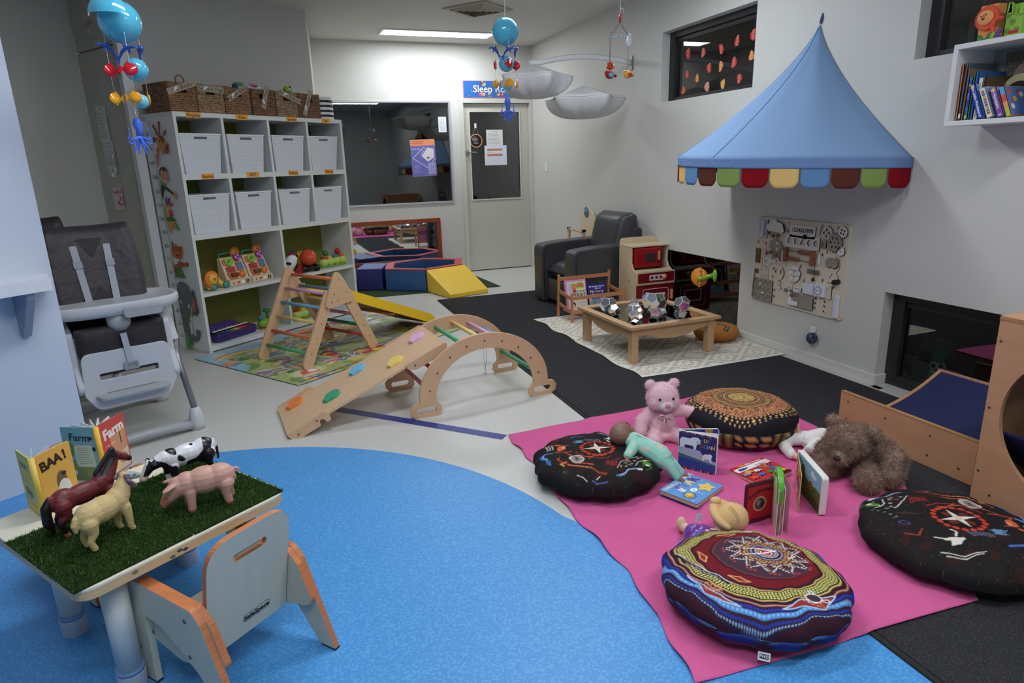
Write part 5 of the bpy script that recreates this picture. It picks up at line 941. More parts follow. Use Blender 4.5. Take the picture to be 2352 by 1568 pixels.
# mirrored dodecahedra
MIR=mat('mirror_facet',(236,240,246),.16,metal=1,bump=(30,.1,.003)); MED=mat('mirror_edge',(236,238,240),.4)
def dodeca():
 ph=(1+5**.5)/2; ip=1/ph; V=[Vector(v)for v in[(x,y,z)for x in(-1,1)for y in(-1,1)for z in(-1,1)]+[(0,y*ip,z*ph)for y in(-1,1)for z in(-1,1)]+[(x*ip,y*ph,0)for x in(-1,1)for y in(-1,1)]+[(x*ph,0,z*ip)for x in(-1,1)for z in(-1,1)]]
 N=[Vector(n)for n in[(0,a*ph,b)for a in(-1,1)for b in(-1,1)]+[(a*ph,b,0)for a in(-1,1)for b in(-1,1)]+[(b,0,a*ph)for a in(-1,1)for b in(-1,1)]]; F=[]
 for n in N:
  n=n.normalized(); f=sorted(range(20),key=lambda i:-V[i].dot(n))[:5]; x=n.orthogonal().normalized(); y=n.cross(x); c=sum((V[i]for i in f),Vector())/5; f.sort(key=lambda i:math.atan2((V[i]-c).dot(y),(V[i]-c).dot(x))); F.append((n,c,f))
 return V,F
DV,DF_=dodeca()
def mirror_ball(loc,r,i,lab,rot):
 t=thing('mirror_ball',lab,'mirror ball',loc,0,'mirrored dodecahedra on the low table',rot=rot); m=MB(); k=r/1.72; m.add([v*k*.985 for v in DV],[tuple(f)for n,c,f in DF_]); m.build('core',MED,t,bevel=.001)
 m=MB()
 for n,c,f in DF_:m.add([(c+(DV[j]-c)*.93)*k*1.0 for j in f]+[(c+(DV[j]-c)*.93)*k*.975 for j in f],[(0,1,2,3,4),(9,8,7,6,5)]+[(a,5+a,5+(a+1)%5,(a+1)%5)for a in range(5)])
 m.build('mirror_facets',MIR,t)
zt=.0125+.256-.008
for i,(x,y,r,dz,lab)in enumerate(((2.26,4.13,.064,0,'large mirrored dodecahedron at the left end of the table pile'),(2.235,3.985,.048,0,'small mirrored dodecahedron in front of the leftmost large one'),(2.325,3.86,.062,0,'large mirrored dodecahedron left of the middle of the table'),(2.255,3.735,.050,0,'small mirrored dodecahedron nearest the front table corner'),(2.52,4.19,.034,0,'tiny mirrored dodecahedron at the back of the table'),(2.345,3.69,.064,.10,'large mirrored dodecahedron stacked on top in the middle'),(2.42,3.76,.054,0,'mirrored dodecahedron under the stacked middle one'),(2.68,4.10,.060,.0,'large mirrored dodecahedron at the back near the toy kitchen'),(2.515,3.81,.036,0,'tiny mirrored dodecahedron right of the middle stack'),(2.53,3.60,.060,.075,'large mirrored dodecahedron on top of the right-hand pair'),(2.58,3.68,.048,0,'small mirrored dodecahedron under the right-hand pair'))):
 mirror_ball((x,y,zt+r*.80+dz),r,i,lab,(.9*i,.6+.7*i,.5*i))
 # ---- brown bark-look cushion by the wall
def round_cushion(name,lab,loc,R_,H,cvs,mats,rz=0,oval_=1.0,n=150,lump=.0,edge=.46,cat='cushion',parts=None,tilt=0,side=None,parent_parts=None,pw=.36,seams=0):
 t=thing(name,lab,cat,loc,rz,None); m=MB()
 def prof(r,a):
  h=(max(0,1-r**2.6))**pw; w=1+lump*(math.sin(7*a+3*r)*.5+math.sin(13*a)*.5)*r**2; return h*w
 def top(u,v):
  x,y=u*2-1,v*2-1; X=x*math.sqrt(max(0,1-y*y/2)); Y=y*math.sqrt(max(0,1-x*x/2)); r=min(1,math.hypot(X,Y)); a=math.atan2(Y,X); rr=R_*(1+lump*.25*math.sin(9*a)+lump*.2*math.sin(17*a+1)); k=1 if r<.8 else 1+(r-.8)*.0
  wr=lump*.5*R_*.12*noise.noise(Vector((X*4,Y*4,1)))+lump*R_*.05*noise.noise(Vector((X*11,Y*11,5)))
  if seams:wr-=.006*r**6*abs(math.cos(a*seams/2))**12*1.6
  return(X*rr,Y*rr*oval_,H*edge+(1-edge)*H*prof(r,a)+wr)
 m.canvas(cvs,0,0,1,1,n,n,0,fn=top)
 k=72; rings=[]
 for q in range(9):
  f=q/8; ang=f*PI/2; rr=.62+.38*math.cos(ang); z=H*edge*(1-math.sin(ang))
  rings.append([])
  for i in range(k):
   a=2*PI*i/k; R2=R_*(1+lump*.25*math.sin(9*a)+lump*.2*math.sin(17*a+1))*rr; rings[-1].append((R2*math.cos(a),R2*math.sin(a)*oval_,z))
 sc=side or(lambda a,f:(.02,.02,.02)); cols=[sc(2*PI*i/k,q/8)for q in range(9)for i in range(k)]
 m.loft(rings,0,True,True,True,c=cols); m.build('cushion_cover',mats,t); return t
c=Cv(240,240,(176,112,42)); c.noise(.12)
for k in range(3):
 a=2.1*k+.4; q=[(.5+.1*math.cos(a),.5+.1*math.sin(a)),(.5+.2*math.cos(a+.4),.5+.2*math.sin(a+.4)),(.5+.33*math.cos(a+.3),.5+.33*math.sin(a+.3)),(.5+.42*math.cos(a-.1),.5+.42*math.sin(a-.1))]
 c.line(q,.1,(40,36,30)); c.line(q,.075,(66,66,62)); c.line(q,.012,(206,190,160))
round_cushion('floor_cushion','ochre brown round floor cushion with black swirls by the wall',(3.055,3.90,.0125),.165,.115,c,mat('ochre_cloth',attr=True,rough=.85,bump=(300,.3)),n=90,side=lambda a,f:lin((166,104,38)))
# ---- toy on the low glass
q=thing('suction_toy','orange and green flower toy stuck on the dark low window','toy',(XR+.002,4.30,.40),RW)
m=MB(); m.lathe([(0,-.02),(.06,-.02),(.075,0),(.06,.02),(0,.025)],26,T=TR(-.02,-.06,0)@RZ(.5)@UP); [m.ell((-.02+.07*math.cos(k*PI/6)*.9,-.06-.035*math.cos(k*PI/6),.07*math.sin(k*PI/6)),.012,8)for k in range(12)]; m.build('disc',mat('orange_plastic',(232,146,40),.35),q)
m=MB(); m.tube([(-.0,-.09,-.01),(.04,-.075,.0),(.075,-.05,.02),(.10,-.02,.03)],[.022,.018,.016,.02],12); m.lathe([(0,-.01),(.045,-.008),(.05,.0),(.03,.012),(0,.014)],24,T=TR(.115,-.018,.03)@RZ(-.2)@UP@SCL(.6,1,1)); m.build('leaf_arm',mat('lime_green_plastic',(132,186,52),.35),q)
# ---- busy board
bb=thing('busy_board','pale plywood busy board with gears, latches and shapes on the right wall','busy board',(XR,3.74,.33),RW)
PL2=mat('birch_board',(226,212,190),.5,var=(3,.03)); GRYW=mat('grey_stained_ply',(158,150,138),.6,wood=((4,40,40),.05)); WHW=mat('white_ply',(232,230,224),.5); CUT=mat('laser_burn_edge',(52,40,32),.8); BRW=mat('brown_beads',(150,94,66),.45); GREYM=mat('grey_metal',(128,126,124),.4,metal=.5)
def bplate(nm,outs,th,m_,y=0,bev=0,parent=bb,burn=True):
 """plate raised off the board: y is the distance its back stands off the board face"""
 m=MB(); m.plate(outs,th,T=TR(0,-.014-y-th/2,0)@UP,bev=bev);
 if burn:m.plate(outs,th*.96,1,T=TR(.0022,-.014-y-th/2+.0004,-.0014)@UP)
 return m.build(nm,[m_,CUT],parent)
m=MB(); m.plate([rrect(0,0,.789,.584,.025)],.014,T=TR(0,-.007,0)@UP,bev=.002); m.plate([rrect(-.001,-.001,.790,.585,.025)],.010,1,T=TR(0,-.0055,0)@UP); m.build('board',[PL2,mat('board_edge',(168,136,100),.7)],bb)
bplate('switch_plate',[rrect(.0,.445,.10,.572,.004)],.006,WHW); m=MB(); m.box(.008,.088,-.04,-.02,.455,.565); s_=m.build('light_switch',mat('pale_lilac_plastic',(214,216,230),.35),bb,bevel=.005); m=MB(); m.box(.03,.055,-.046,-.04,.475,.545); m.build('rocker',mat('ivory_rocker',(216,218,196),.4),s_,bevel=.002)
cl=[(.20+.055*math.cos(a)*(1+.12*math.sin(5*a)),.53+.034*math.sin(a)*(1+.15*math.sin(5*a)))for a in np.linspace(0,2*PI,50)[:-1]]; cl=[(.13,.50)]+[(.13+.0+.022*math.cos(a),.523+.022*math.sin(a))for a in np.linspace(-1.9,-4.2,8)]+[(.178+.033*math.cos(a),.55+.026*math.sin(a))for a in np.linspace(2.8,.6,9)]+[(.235+.028*math.cos(a),.535+.022*math.sin(a))for a in np.linspace(1.6,-.2,7)]+[(.255+.018*math.cos(a),.51+.017*math.sin(a))for a in np.linspace(.9,-1.6,6)]
bplate('cloud',[cl],.008,WHW,.012)
for x,z in((.135,.483),(.178,.468),(.222,.472),(.13,.345),(.17,.358),(.215,.342)):m=MB(); m.ell((x,-.035,z),.0135,12); m.build('wooden_bead',BRW,bb)
for x in(.148,.19,.235):m=MB(); m.cyl((x,-.03,.48),(x-.005,-.03,.36),.0008,n=5); m.build('cord',mat('bead_cord',(200,190,180),.8),bb)
bplate('mushroom_house',[rpoly([(.13,.395),(.14,.43),(.19,.452),(.24,.432),(.265,.39),(.235,.37),(.24,.30),(.16,.31),(.165,.38),(.14,.375)],.01)],.006,GRYW)
for z in(.42,.38,.34):m=MB(); m.lathe([(.003,0),(.0105,0),(.0105,.004),(.004,.005)],12,T=TR(.21,-.020,z)@RX(PI/2)); m.build('screw_ring',WHW,bb)
bplate('number_slider',[rrect(.315,.475,.53,.552,.003),rrect(.335,.487,.51,.4915,.001,1)],.006,WHW)
m=MB(); Art(m,TR(0,-.0205,0)@UP,1,.0002).word('1234567890',.422,.522,.037,(34,34,36),0,.0012); m.build('numbers',PRINT,bb); m=MB(); m.box(.445,.462,-.035,-.021,.472,.50); m.ell((.453,-.038,.482),.008); m.build('slider_knob',BLACK,bb)
bplate('shape_frame',[rrect(.285,.405,.572,.492,.012),circ(.32,.449,.022),rrect(.36,.43,.395,.47,.002,1),[(.405,.43),(.455,.43),(.43,.47)],[(.468,.45),(.48,.47),(.5,.47),(.512,.45),(.5,.43),(.48,.43)],circ(.543,.449,.02)],.006,WHW)
def gear(cx,cz,r,n,m_,y=0,holes=(),th=.006):bplate('gear',[[(cx+(r if(k//2)%2 else r*.86)*math.cos(2*PI*k/(n*4)+.1),cz+(r if(k//2)%2 else r*.86)*math.sin(2*PI*k/(n*4)+.1))for k in range(n*4)]]+[circ(cx+a*r,cz+b*r,q*r,n=10)for a,b,q in holes],th,m_,y)
H4=[(.42*math.cos(a),.42*math.sin(a),.22)for a in(0,1.57,3.14,4.71)]+[(0,0,.07)]
gear(.625,.525,.046,18,PL2,.003,H4); gear(.692,.472,.060,24,GRYW,.004,[(.5*math.cos(a),.5*math.sin(a),.14)for a in np.linspace(0,2*PI,7)[:-1]]+[(0,0,.07)]); gear(.745,.54,.036,16,WHW,.004,[(.4*math.cos(a),.4*math.sin(a),.2)for a in(.5,2.1,3.6,5.2)]); gear(.744,.425,.03,12,WHW,.004,[(0,0,.12)]); gear(.66,.345,.030,20,GRYW,.003,[(0,0,.1)]); gear(.706,.345,.030,20,GRYW,.007,[(0,0,.1)])
for x in(.302,.535):m=MB(); m.box(x-.01,x+.012,-.045,-.014,.31,.405); m.build('abacus_post',BRW,bb,bevel=.003)
for z,xs in((.385,[.42+.019*k for k in range(6)]),(.335,[.325+.019*k for k in range(6)])):
 m=MB(); m.cyl((.30,-.032,z+.002),(.535,-.032,z-.004),.003,n=8); m.build('abacus_rod',BRW,bb); m=MB(); [m.ell((x,-.032,z),(.0095,.013,.0135),10)for x in xs]; m.build('abacus_beads',BRW,bb)
bplate('latch_block',[rrect(.585,.43,.625,.475,.004)],.008,GRYW); m=MB(); m.ell((.603,-.036,.452),.012); m.build('block_knob',BRW,bb)
m=MB()
for k in range(5):m.tube([(.572+.002*k+.006*math.cos(a),-.02,.515+.013*k+.009*math.sin(a))for a in np.linspace(0,2*PI,9)[:-1]],.0016,5,closed=True)
m.build('chain',GREYM,bb)
bplate('owl_face',[circ(.245,.222,.043,.05),circ(.222,.228,.015),circ(.268,.232,.015)],.006,PL2)
bplate('tree',[[(.385+.052*math.cos(a)*(1+.06*math.sin(8*a)),.235+.055*math.sin(a)*(1+.06*math.sin(8*a)))for a in np.linspace(0,2*PI,60)[:-1]]],.006,WHW,.003)
m=MB(); A=Art(m,TR(0,-.0235,0)@UP,1,.0004,dz=.0001); BK=(30,26,24)
A.line([(.385,.15),(.385,.265)],.003,BK)
for z in(.215,.25):
 for s in(-1,1):A.line([(.385+s*.038*math.sin(q),z+.02*math.sin(q*1)*math.cos(q*.7))for q in np.linspace(0,1.5,8)],.0028,BK)
m.build('cut_lines',PRINT,bb)
bplate('train',[rrect(.32,.115,.455,.15,.003)],.006,WHW); m=MB(); [m.cyl((x,-.02,z),(x,-.034,z),.0115,n=14)for x,z in((.326,.118),(.375,.12),(.40,.105),(.425,.103))]; m.build('train_wheels',mat('grey_wheel',(128,124,118),.5),bb)
m=MB(); A=Art(m,TR(0,-.0205,0)@UP,1,.0004,dz=.0001); A.line([(.335,.12),(.335,.143),(.36,.143),(.36,.12)],.003,BK).line([(.38,.15),(.38,.125)],.003,BK).line([(.385,.142),(.44,.142),(.44,.118)],.003,BK); m.build('cut_lines',PRINT,bb)
bplate('maze_plate',[rrect(.0,.005,.192,.158,.003)],.007,GRYW); m=MB(); A=Art(m,TR(0,-.0215,0)@UP,1,.0004,dz=.0001)
A.line([(.02+.155*k/24,.135+.014*math.sin(k*.9))for k in range(25)],.003,BK).line([(.02+.155*k/8,.083+(.016 if k%2 else-.014))for k in range(9)],.003,BK).line([(.015,.02),(.015,.045),(.045,.045),(.045,.02),(.08,.02),(.08,.048),(.115,.048),(.115,.02),(.145,.02),(.145,.045),(.175,.045),(.175,.015)],.003,BK); m.build('cut_lines',PRINT,bb)
for x,z in((.082,.125),(.11,.063)):m=MB(); m.plate([[(x+(.013 if k%2 else .006)*math.cos(k*PI/5),z+(.013 if k%2 else .006)*math.sin(k*PI/5))for k in range(10)]],.006,T=TR(0,-.03,0)@UP); m.build('star_slider',WHW,bb)
m=MB(); m.tube([(.13+.03*math.cos(a),-.03-.004*math.sin(a),.285+.026*math.sin(a))for a in np.linspace(0,2*PI,19)[:-1]],.004,8,closed=True); m.tube([(.225+.02*math.cos(a),-.03,.29+.026*math.sin(a))for a in np.linspace(0,2*PI,19)[:-1]],.004,8,closed=True); m.cyl((.15,-.03,.292),(.215,-.03,.292),.006,n=10); m.build('white_rings',WTP,bb)
bplate('socket_plate',[rrect(.49,.115,.70,.205,.01)],.005,PL2)
for x0,x1,z0,z1 in((.487,.57,.125,.195),(.58,.665,.125,.20)):m=MB(); m.box(x0,x1,-.042,-.019,z0,z1); so=m.build('power_socket',mat('lilac_white_plastic',(222,224,238),.35),bb,bevel=.005)
m=MB(); m.tube([(.617+.026*math.cos(a),-.0425,.163+.026*math.sin(a))for a in np.linspace(0,2*PI,25)[:-1]],.0016,6,closed=True); [m.ell((.606+.011*k,-.0425,.163),(.003,.002,.003),8)for k in range(3)]; m.build('socket_face',mat('socket_grey_ring',(90,90,100),.5),so)  # grey outline ring and three grey pin dots on the socket
m=MB(); m.cyl((.575,-.035,.40),(.562,-.035,.215),.0016,n=6); m.cyl((.562,-.035,.215),(.56,-.035,.235),.010,n=10); m.build('spring_stop',BLACK,bb); m=MB(); m.ell((.585,-.025,.355),(.009,.006,.035)); m.build('white_lever',WTP,bb)
m=MB(); m.box(.49,.59,-.019,-.0145,.255,.285); m.cyl((.50,-.024,.27),(.60,-.024,.262),.005,n=10); m.build('slide_bolt',GREYM,bb,bevel=.002)
bplate('little_door',[rrect(.40,.02,.565,.105,.006)],.006,GRYW,.004); m=MB(); m.plate([rpoly([(.36,.03),(.36,.11),(.385,.11),(.385,.055),(.44,.055),(.44,.03)],.008)],.006,T=TR(0,-.032,0)@UP,bev=.002); m.build('white_latch',WTP,bb); m=MB(); m.ell((.392,-.038,.098),.013); m.build('latch_knob',BRW,bb)
m=MB(); m.box(.73,.772,-.032,-.0145,.01,.155); m.build('white_hinge',mat('lilac_white_plastic',(222,224,238),.35),bb,bevel=.008)
m=MB(); m.cyl((.745,-.014,.238),(.745,-.06,.238),.016,n=14); m.build('black_knob',BLACK,bb,bevel=.004)
m=MB(); m.box(.005,.05,-.022,-.0145,.265,.365); m.build('hinge',mat('bronze_hinge',(120,92,66),.4,metal=.6),bb); m=MB(); m.box(.005,.04,-.022,-.0145,.19,.22); [m.tube([(.012+.005*math.cos(a)-.0008*k,-.026,.18-.013*k+.008*math.sin(a))for a in np.linspace(0,2*PI,9)[:-1]],.0016,5,closed=True)for k in range(13)]; m.build('chain',MATS['bronze_hinge'],bb)
m=MB(); A=Art(m,TR(0,-.0145,0)@UP,1,.0004,dz=.0001)
A.line([(.06,.42),(.085,.40),(.10,.42),(.098,.375),(.112,.35),(.105,.33)],.0035,BK).line([(.072,.37),(.070,.215),(.085,.215)],.003,BK).line([(.098,.37),(.094,.25),(.12,.23),(.14,.235),(.142,.16)],.003,BK)
for x in(.07,.09,.11,.13):A.line([(x,.195),(x,.155)],.003,BK)
A.line([(.67,.38),(.69,.37)],.003,BK).line([(.70,.385),(.735,.37),(.742,.345),(.74,.31),(.72,.29),(.735,.27),(.74,.255),(.72,.24),(.70,.22),(.66,.22)],.0032,BK).line([(.69,.28),(.672,.25)],.0036,BK).line([(.24,.17),(.27,.155),(.262,.14),(.275,.12),(.255,.105)],.004,BK).line([(.235,.15),(.255,.135)],.003,BK)
for n_,x,z in(('1',.295,.56),('5',.295,.51),('7',.70,.56),('3',.285,.375),('2',.635,.41),('4',.60,.385),('0',.43,.29),('6',.19,.245),('9',.62,.225),('8',.48,.12),('5',.185,.185),('3',.02,.41),('3',.71,.20),('2',.47,.205),('1',.30,.285)):A.word(n_,x,z,.03,BK,random.uniform(-.3,.3),.0006)
for x,z in((.21,.10),(.21,.055),(.58,.105),(.58,.075),(.578,.045),(.655,.098),(.655,.07),(.655,.035)):A.el(x,z,.006,.006,BK).line([(x,z),(x+.01,z-.008)],.004,BK)
m.build('carved_marks',PRINT,bb)
m=MB(); m.tube([(.624,-.04,.125),(.618,-.035,.03),(.60,-.03,-.05),(.592,-.028,-.075)],.0022,6); m.tube([(.655,-.03,.09),(.63,-.03,.04),(.61,-.028,-.04),(.60,-.028,-.08)],.0016,6); m.build('power_cord',mat('white_cord',(228,226,220),.5),bb)
m=MB(); m.box(.578,.606,-.04,-.015,-.115,-.075); m.build('plug',WTP,bb,bevel=.003)
t=thing('blue_ball_toy','navy blue open lattice ball hanging from the busy board cord','ball',(XR-.033,3.145,.175)); LB=mat('navy_lattice',(52,62,98),.4)
for k,R in enumerate((Matrix(),RX(PI/2),RY(PI/2),RZ(.8)@RX(PI/2),RX(.8),RX(-.8))):m=MB(); m.tube([(.033*math.cos(a),.033*math.sin(a),0)for a in np.linspace(0,2*PI,21)[:-1]],.0042,6,closed=True,T=R); m.build('hoop',LB,t)
# ---- blue fabric tent canopy
tc_=thing('tent_canopy','pale blue fabric tent canopy with a scalloped coloured edge on the right wall','canopy',(XR-.002,3.337,0),RW)
TB=mat('pale_blue_cotton',(136,168,208),.85,spec=.15,bump=(500,.12)); R0,K=.73,1.13
def rim(a,r=1,z=None):return(-R0*r*math.cos(a),-R0*K*r*math.sin(a),(1.352-.028*(a/PI)*2.6*.8)if z is None else z)
def tent_fn(u,v):
 a=PI*(u); t_=v; r=t_**1.38; zb=1.352-.058*u; z=2.085-(2.085-zb)*t_; pl=1+(.02*math.sin(a*5+1)*math.sin(PI*t_)+.012*math.sin(a*11)*math.sin(PI*t_)); pull=.0
 return(-R0*r*math.cos(a)*(1 if abs(math.cos(a))>.999 else pl),-R0*K*r*math.sin(a)*pl-.004,z)
m=MB(); nu,nv=96,40; vs=[tent_fn(i/nu,max(.004,j/nv))for j in range(nv+1)for i in range(nu+1)]; m.add(vs,[(j*(nu+1)+i,(j+1)*(nu+1)+i,(j+1)*(nu+1)+i+1,j*(nu+1)+i+1)for j in range(nv)for i in range(nu)],0,True); cn=m.build('canopy',TB,tc_)
sm=cn.modifiers.new('s','SOLIDIFY'); sm.thickness=.0015
for u in(.30,.55):m=MB(); m.tube([(p[0]*1.002,p[1]*1.002-.001,p[2])for p in(tent_fn(u,v)for v in np.linspace(.03,1,30))],.0022,5); m.build('seam',mat('blue_seam',(96,136,190),.85),tc_)
TB2=mat('pale_blue_hem',(122,152,200),.85,spec=.15,bump=(40,.5,.01))
def band(a0,a1,z0,z1,out=1.004,n=8,rnd=False):
 v=[];
 for i in range(n+1):
  a=a0+(a1-a0)*i/n; t_=i/n; zb=1.352-.058*(a/PI); zz=z1
  if rnd:e=abs(2*t_-1); zz=z1+(.0 if e<.45 else .035*((e-.45)/.55)**2.4)
  v.append([(-R0*out*math.cos(a),-R0*K*out*math.sin(a)-.004,zb+z)for z in np.linspace(z0,zz,7)])
 return v
m=MB(); g=band(0,PI,.004,-.052,1.006,90); m.loft([list(p)for p in g],0,True,False,False); h=m.build('hem_band',TB2,tc_); sm=h.modifiers.new('s','SOLIDIFY'); sm.thickness=.003
SCO={k:mat('scallop_'+k,v,.9,spec=.1)for k,v in dict(red=(146,24,34),green=(142,168,92),brown=(102,56,46),blue=(108,152,200),yellow=(240,204,126)).items()}; NS=16; seq=['red','green','brown','blue','yellow']
L=[0]; aa=np.linspace(0,PI,400); P_=[(-R0*math.cos(a),-R0*K*math.sin(a))for a in aa]
for p,q in zip(P_[:-1],P_[1:]):L.append(L[-1]+math.hypot(q[0]-p[0],q[1]-p[1]))
for k in range(NS):
 s0,s1=L[-1]*(1-(k+.03)/NS),L[-1]*(1-(k+.97)/NS); a0,a1=np.interp(s0,L,aa),np.interp(s1,L,aa)
 m=MB(); g=band(a1,a0,-.045,-.155,1.002-.003*(k%2),14,True); m.loft([list(p)for p in g],0,True,False,False); s_=m.build('scallop',SCO[seq[k%5]],tc_); sm=s_.modifiers.new('s','SOLIDIFY'); sm.thickness=.002
m=MB(); m.tube([(0,-.006,2.08),(.004,-.004,2.11),(.012,-.002,2.135),(.016,-.002,2.11),(.006,-.006,2.08)],.004,6); m.build('hanging_loop',mat('dark_blue_loop',(70,92,130),.8),tc_)
# ---- box shelf on the wall and its books
bs=thing('box_shelf','white wall box shelf full of picture books beside the window','shelf',(3.0,2.278,1.434),RW)
SW,SH,SD,ST=.372,.350,.248,.022; GRB=mat('grey_box_back',(170,168,166),.6,wood=((2,2,30),.05))
m=MB(); m.box(0,SW,0,SD,0,ST); m.build('bottom_board',WHITE,bs,bevel=.0015); m=MB(); m.box(0,SW,0,SD,SH-ST,SH); m.build('top_board',WHITE,bs,bevel=.0015)
for x in(0,SW-ST):m=MB(); m.box(x,x+ST,.0005,SD,ST,SH-ST); m.build('side_board',WHITE,bs)
m=MB(); m.box(ST,SW-ST,SD-.008,SD-.002,ST,SH-ST); m.build('back_board',GRB,bs)
def bsp(x,y,z):return(3.0+y,2.278-x,1.434+z)
def spine_book(x,w,h,d,col,lab,tilt=0,y=.03,fn=None,cover=None,z=ST+.001,band_=None):
 t=thing('picture_book',lab,'book',bsp(x,y,z),0,'picture books in the white box shelf',rot=(0,0,RW)); T_=RY(tilt); C_=lin(col)
 m=MB(); m.box(0,w,0,.003,0,h,0,T_,C_); m.box(0,.002,0,d,0,h,0,T_,C_); m.box(w-.002,w,0,d,0,h,0,T_,C_)
 A=Art(m,T_@UP,1,.0004)
 if fn:fn(A,w,h)
 if cover is not None:
 # printed front cover on the right-hand face
  m.box(w,w+.0008,.003,d-.003,.003,h-.003,0,T_,lin(cover))
  A2=Art(m,T_@TR(w+.001,0,0)@YZ,1,.0002);
  for i in range(10):A2.el(random.uniform(.02,d-.02),random.uniform(.02,h-.02),.012,.012,random.choice([(220,90,80),(90,150,90),(230,190,90),(110,80,60),(240,236,226)]))
 m.build('cover',PRINT,t); m=MB(); m.box(.0022,w-.0022,.003,d-.002,.002,h-.002,0,T_); m.build('pages',PAPER,t)
spine_book(.030,.009,.245,.19,(226,140,84),'thin orange spined book at the left end of the box shelf',0)
spine_book(.041,.011,.245,.19,(96,112,122),'slate spined book next to the thin orange one',.02,fn=lambda A,w,h:A.el(w*.6,h*.85,.003,.01,(180,60,60)).rect(.002,.01,w,.03,(240,240,236)))
spine_book(.056,.010,.22,.18,(150,120,90),'brown mottled spined book in the box shelf',.02)
spine_book(.069,.016,.185,.17,(66,120,180),'blue yellow and green spined book in the box shelf',.015,fn=lambda A,w,h:A.el(w/2,h*.88,.006,.007,(40,80,200)).rect(.002,h*.78,w-.002,h*.82,(226,210,70)).rect(.003,h*.3,w-.003,h*.75,(50,84,170)).word('Story',w/2,h*.55,.013,(240,240,240),-PI/2).el(w/2,h*.08,.006,.008,(220,206,70)))
spine_book(.087,.008,.20,.17,(70,150,90),'narrow green spined book in the box shelf',.01)
spine_book(.097,.012,.205,.18,(40,104,170),'mid blue spined book in the box shelf',.01)
spine_book(.112,.020,.175,.16,(232,228,216),'cream cloth-edged book with rounded top in the box shelf',.02,fn=lambda A,w,h:A.rect(.006,.01,.012,h-.02,(196,170,140)))
spine_book(.136,.006,.18,.17,(60,70,60),'dark covered book with a white label leaning in the box shelf',.03,cover=(90,70,50),fn=None)
t=thing('picture_book','large dark book with a speckled forest cover standing at the back of the box shelf','book',bsp(.10,.205,ST+.001),0,'picture books in the white box shelf',rot=(0,0,RW))
m=MB(); m.box(0,.17,0,.012,0,.285,0,None,lin((92,88,74))); A=Art(m,UP,1,.0004); rgb_=random.Random(3)
for i in range(150):A.el(rgb_.uniform(.004,.166),rgb_.uniform(.1,.28),.003,.003,rgb_.choice([(150,146,130),(60,60,50),(120,112,90),(176,170,150)]),n=6)
A.el(.09,.17,.045,.06,(150,132,116)); m.build('cover',PRINT,t)
t=thing('picture_book','round topped board book with a black circle in the box shelf','book',bsp(.135,.16,ST+.001),0,'picture books in the white box shelf',rot=(0,0,RW))
m=MB(); m.plate([[(0,0),(.15,0)]+[(.075+.075*math.cos(a),.11+.075*math.sin(a))for a in np.linspace(0,PI,20)]],.012,T=UP,c=lin((206,196,140))); A=Art(m,UP,1,.0065); A.el(.075,.105,.058,.05,(28,28,30)).el(.08,.12,.008,.008,(220,214,180)).el(.06,.08,.03,.012,(70,120,80)); m.build('cover',PRINT,t)
def sb_fn(word,col=(245,245,245)):return lambda A,w,h:A.word(word,w/2,h*.55,w*.66,col,-PI/2,.0004).el(w/2,h*.92,w*.3,w*.3,(240,210,120)).rect(w*.3,h*.04,w*.7,h*.09,(210,220,240))
spine_book(.150,.026,.155,.15,(36,66,178),'royal blue spined board book leaning right in the box shelf',-.40,fn=sb_fn('Five Little Monkeys'),cover=(96,150,206),y=.01)
spine_book(.190,.028,.135,.15,(232,226,214),'cream spined board book with coloured pictures leaning right in the box shelf',-.42,fn=lambda A,w,h:[A.el(w/2,h*(.15+.09*k),w*.25,w*.18,((200,60,60),(70,140,80),(230,160,60),(70,90,170))[k%4])for k in range(9)],cover=(120,160,200),y=.01)
spine_book(.235,.028,.13,.15,(136,84,168),'purple spined Numbers board book leaning right in the box shelf',-.42,fn=sb_fn('Numbers'),cover=(176,160,200),y=.01)
spine_book(.272,.022,.13,.15,(226,120,90),'rainbow spined board book at the right end of the box shelf',-.40,fn=lambda A,w,h:A.rect(.002,h*.75,w-.002,h,(90,180,230)).rect(.002,h*.5,w-.002,h*.75,(230,90,80)).rect(.002,h*.25,w-.002,h*.5,(240,170,90)).rect(.002,0,w-.002,h*.25,(190,200,80)),cover=(90,130,190),y=.01)
# toy boxes on top of the box shelf
t=thing('toy_packet','orange lion crinkle toy packet standing on the white box shelf','toy',bsp(.05,.07,SH+.001),0,None,rot=(0,0,RW))
m=MB(); m.box(0,.075,0,.05,0,.15,0,None,lin((236,152,78))); A=Art(m,UP,1,.0004); A.poly([(0,0),(.075,0),(.075,.035),(.06,.042),(.045,.03),(.032,.012),(.02,.03),(0,.035)],(62,130,60)); m.build('box',PRINT,t)
m=MB(); o=[]
for k in range(34):a=2*PI*k/34; o+=[(.038+.056*math.cos(a),.096+.052*math.sin(a)),(.038+.047*math.cos(a+.09),.096+.044*math.sin(a+.09))]
m.plate([o],.006,T=TR(0,-.008,0)@UP,c=lin((230,82,46))); m.ell((.034,-.014,.098),(.036,.008,.031),c=lin((238,168,96))); A=Art(m,TR(0,-.0225,0)@UP,1,.0002); A.el(.018,.105,.003,.004,(20,20,20)).el(.040,.11,.003,.004,(20,20,20)).poly([(.026,.112),(.034,.112),(.036,.094),(.024,.094)],(226,100,50)).el(.028,.093,.007,.004,(20,20,20)); m.build('lion_face',PRINT,t)
t=thing('toy_packet','lime green toy packet beside the lion packet on the box shelf','toy',bsp(.165,.07,SH+.001),0,None,rot=(0,0,RW))
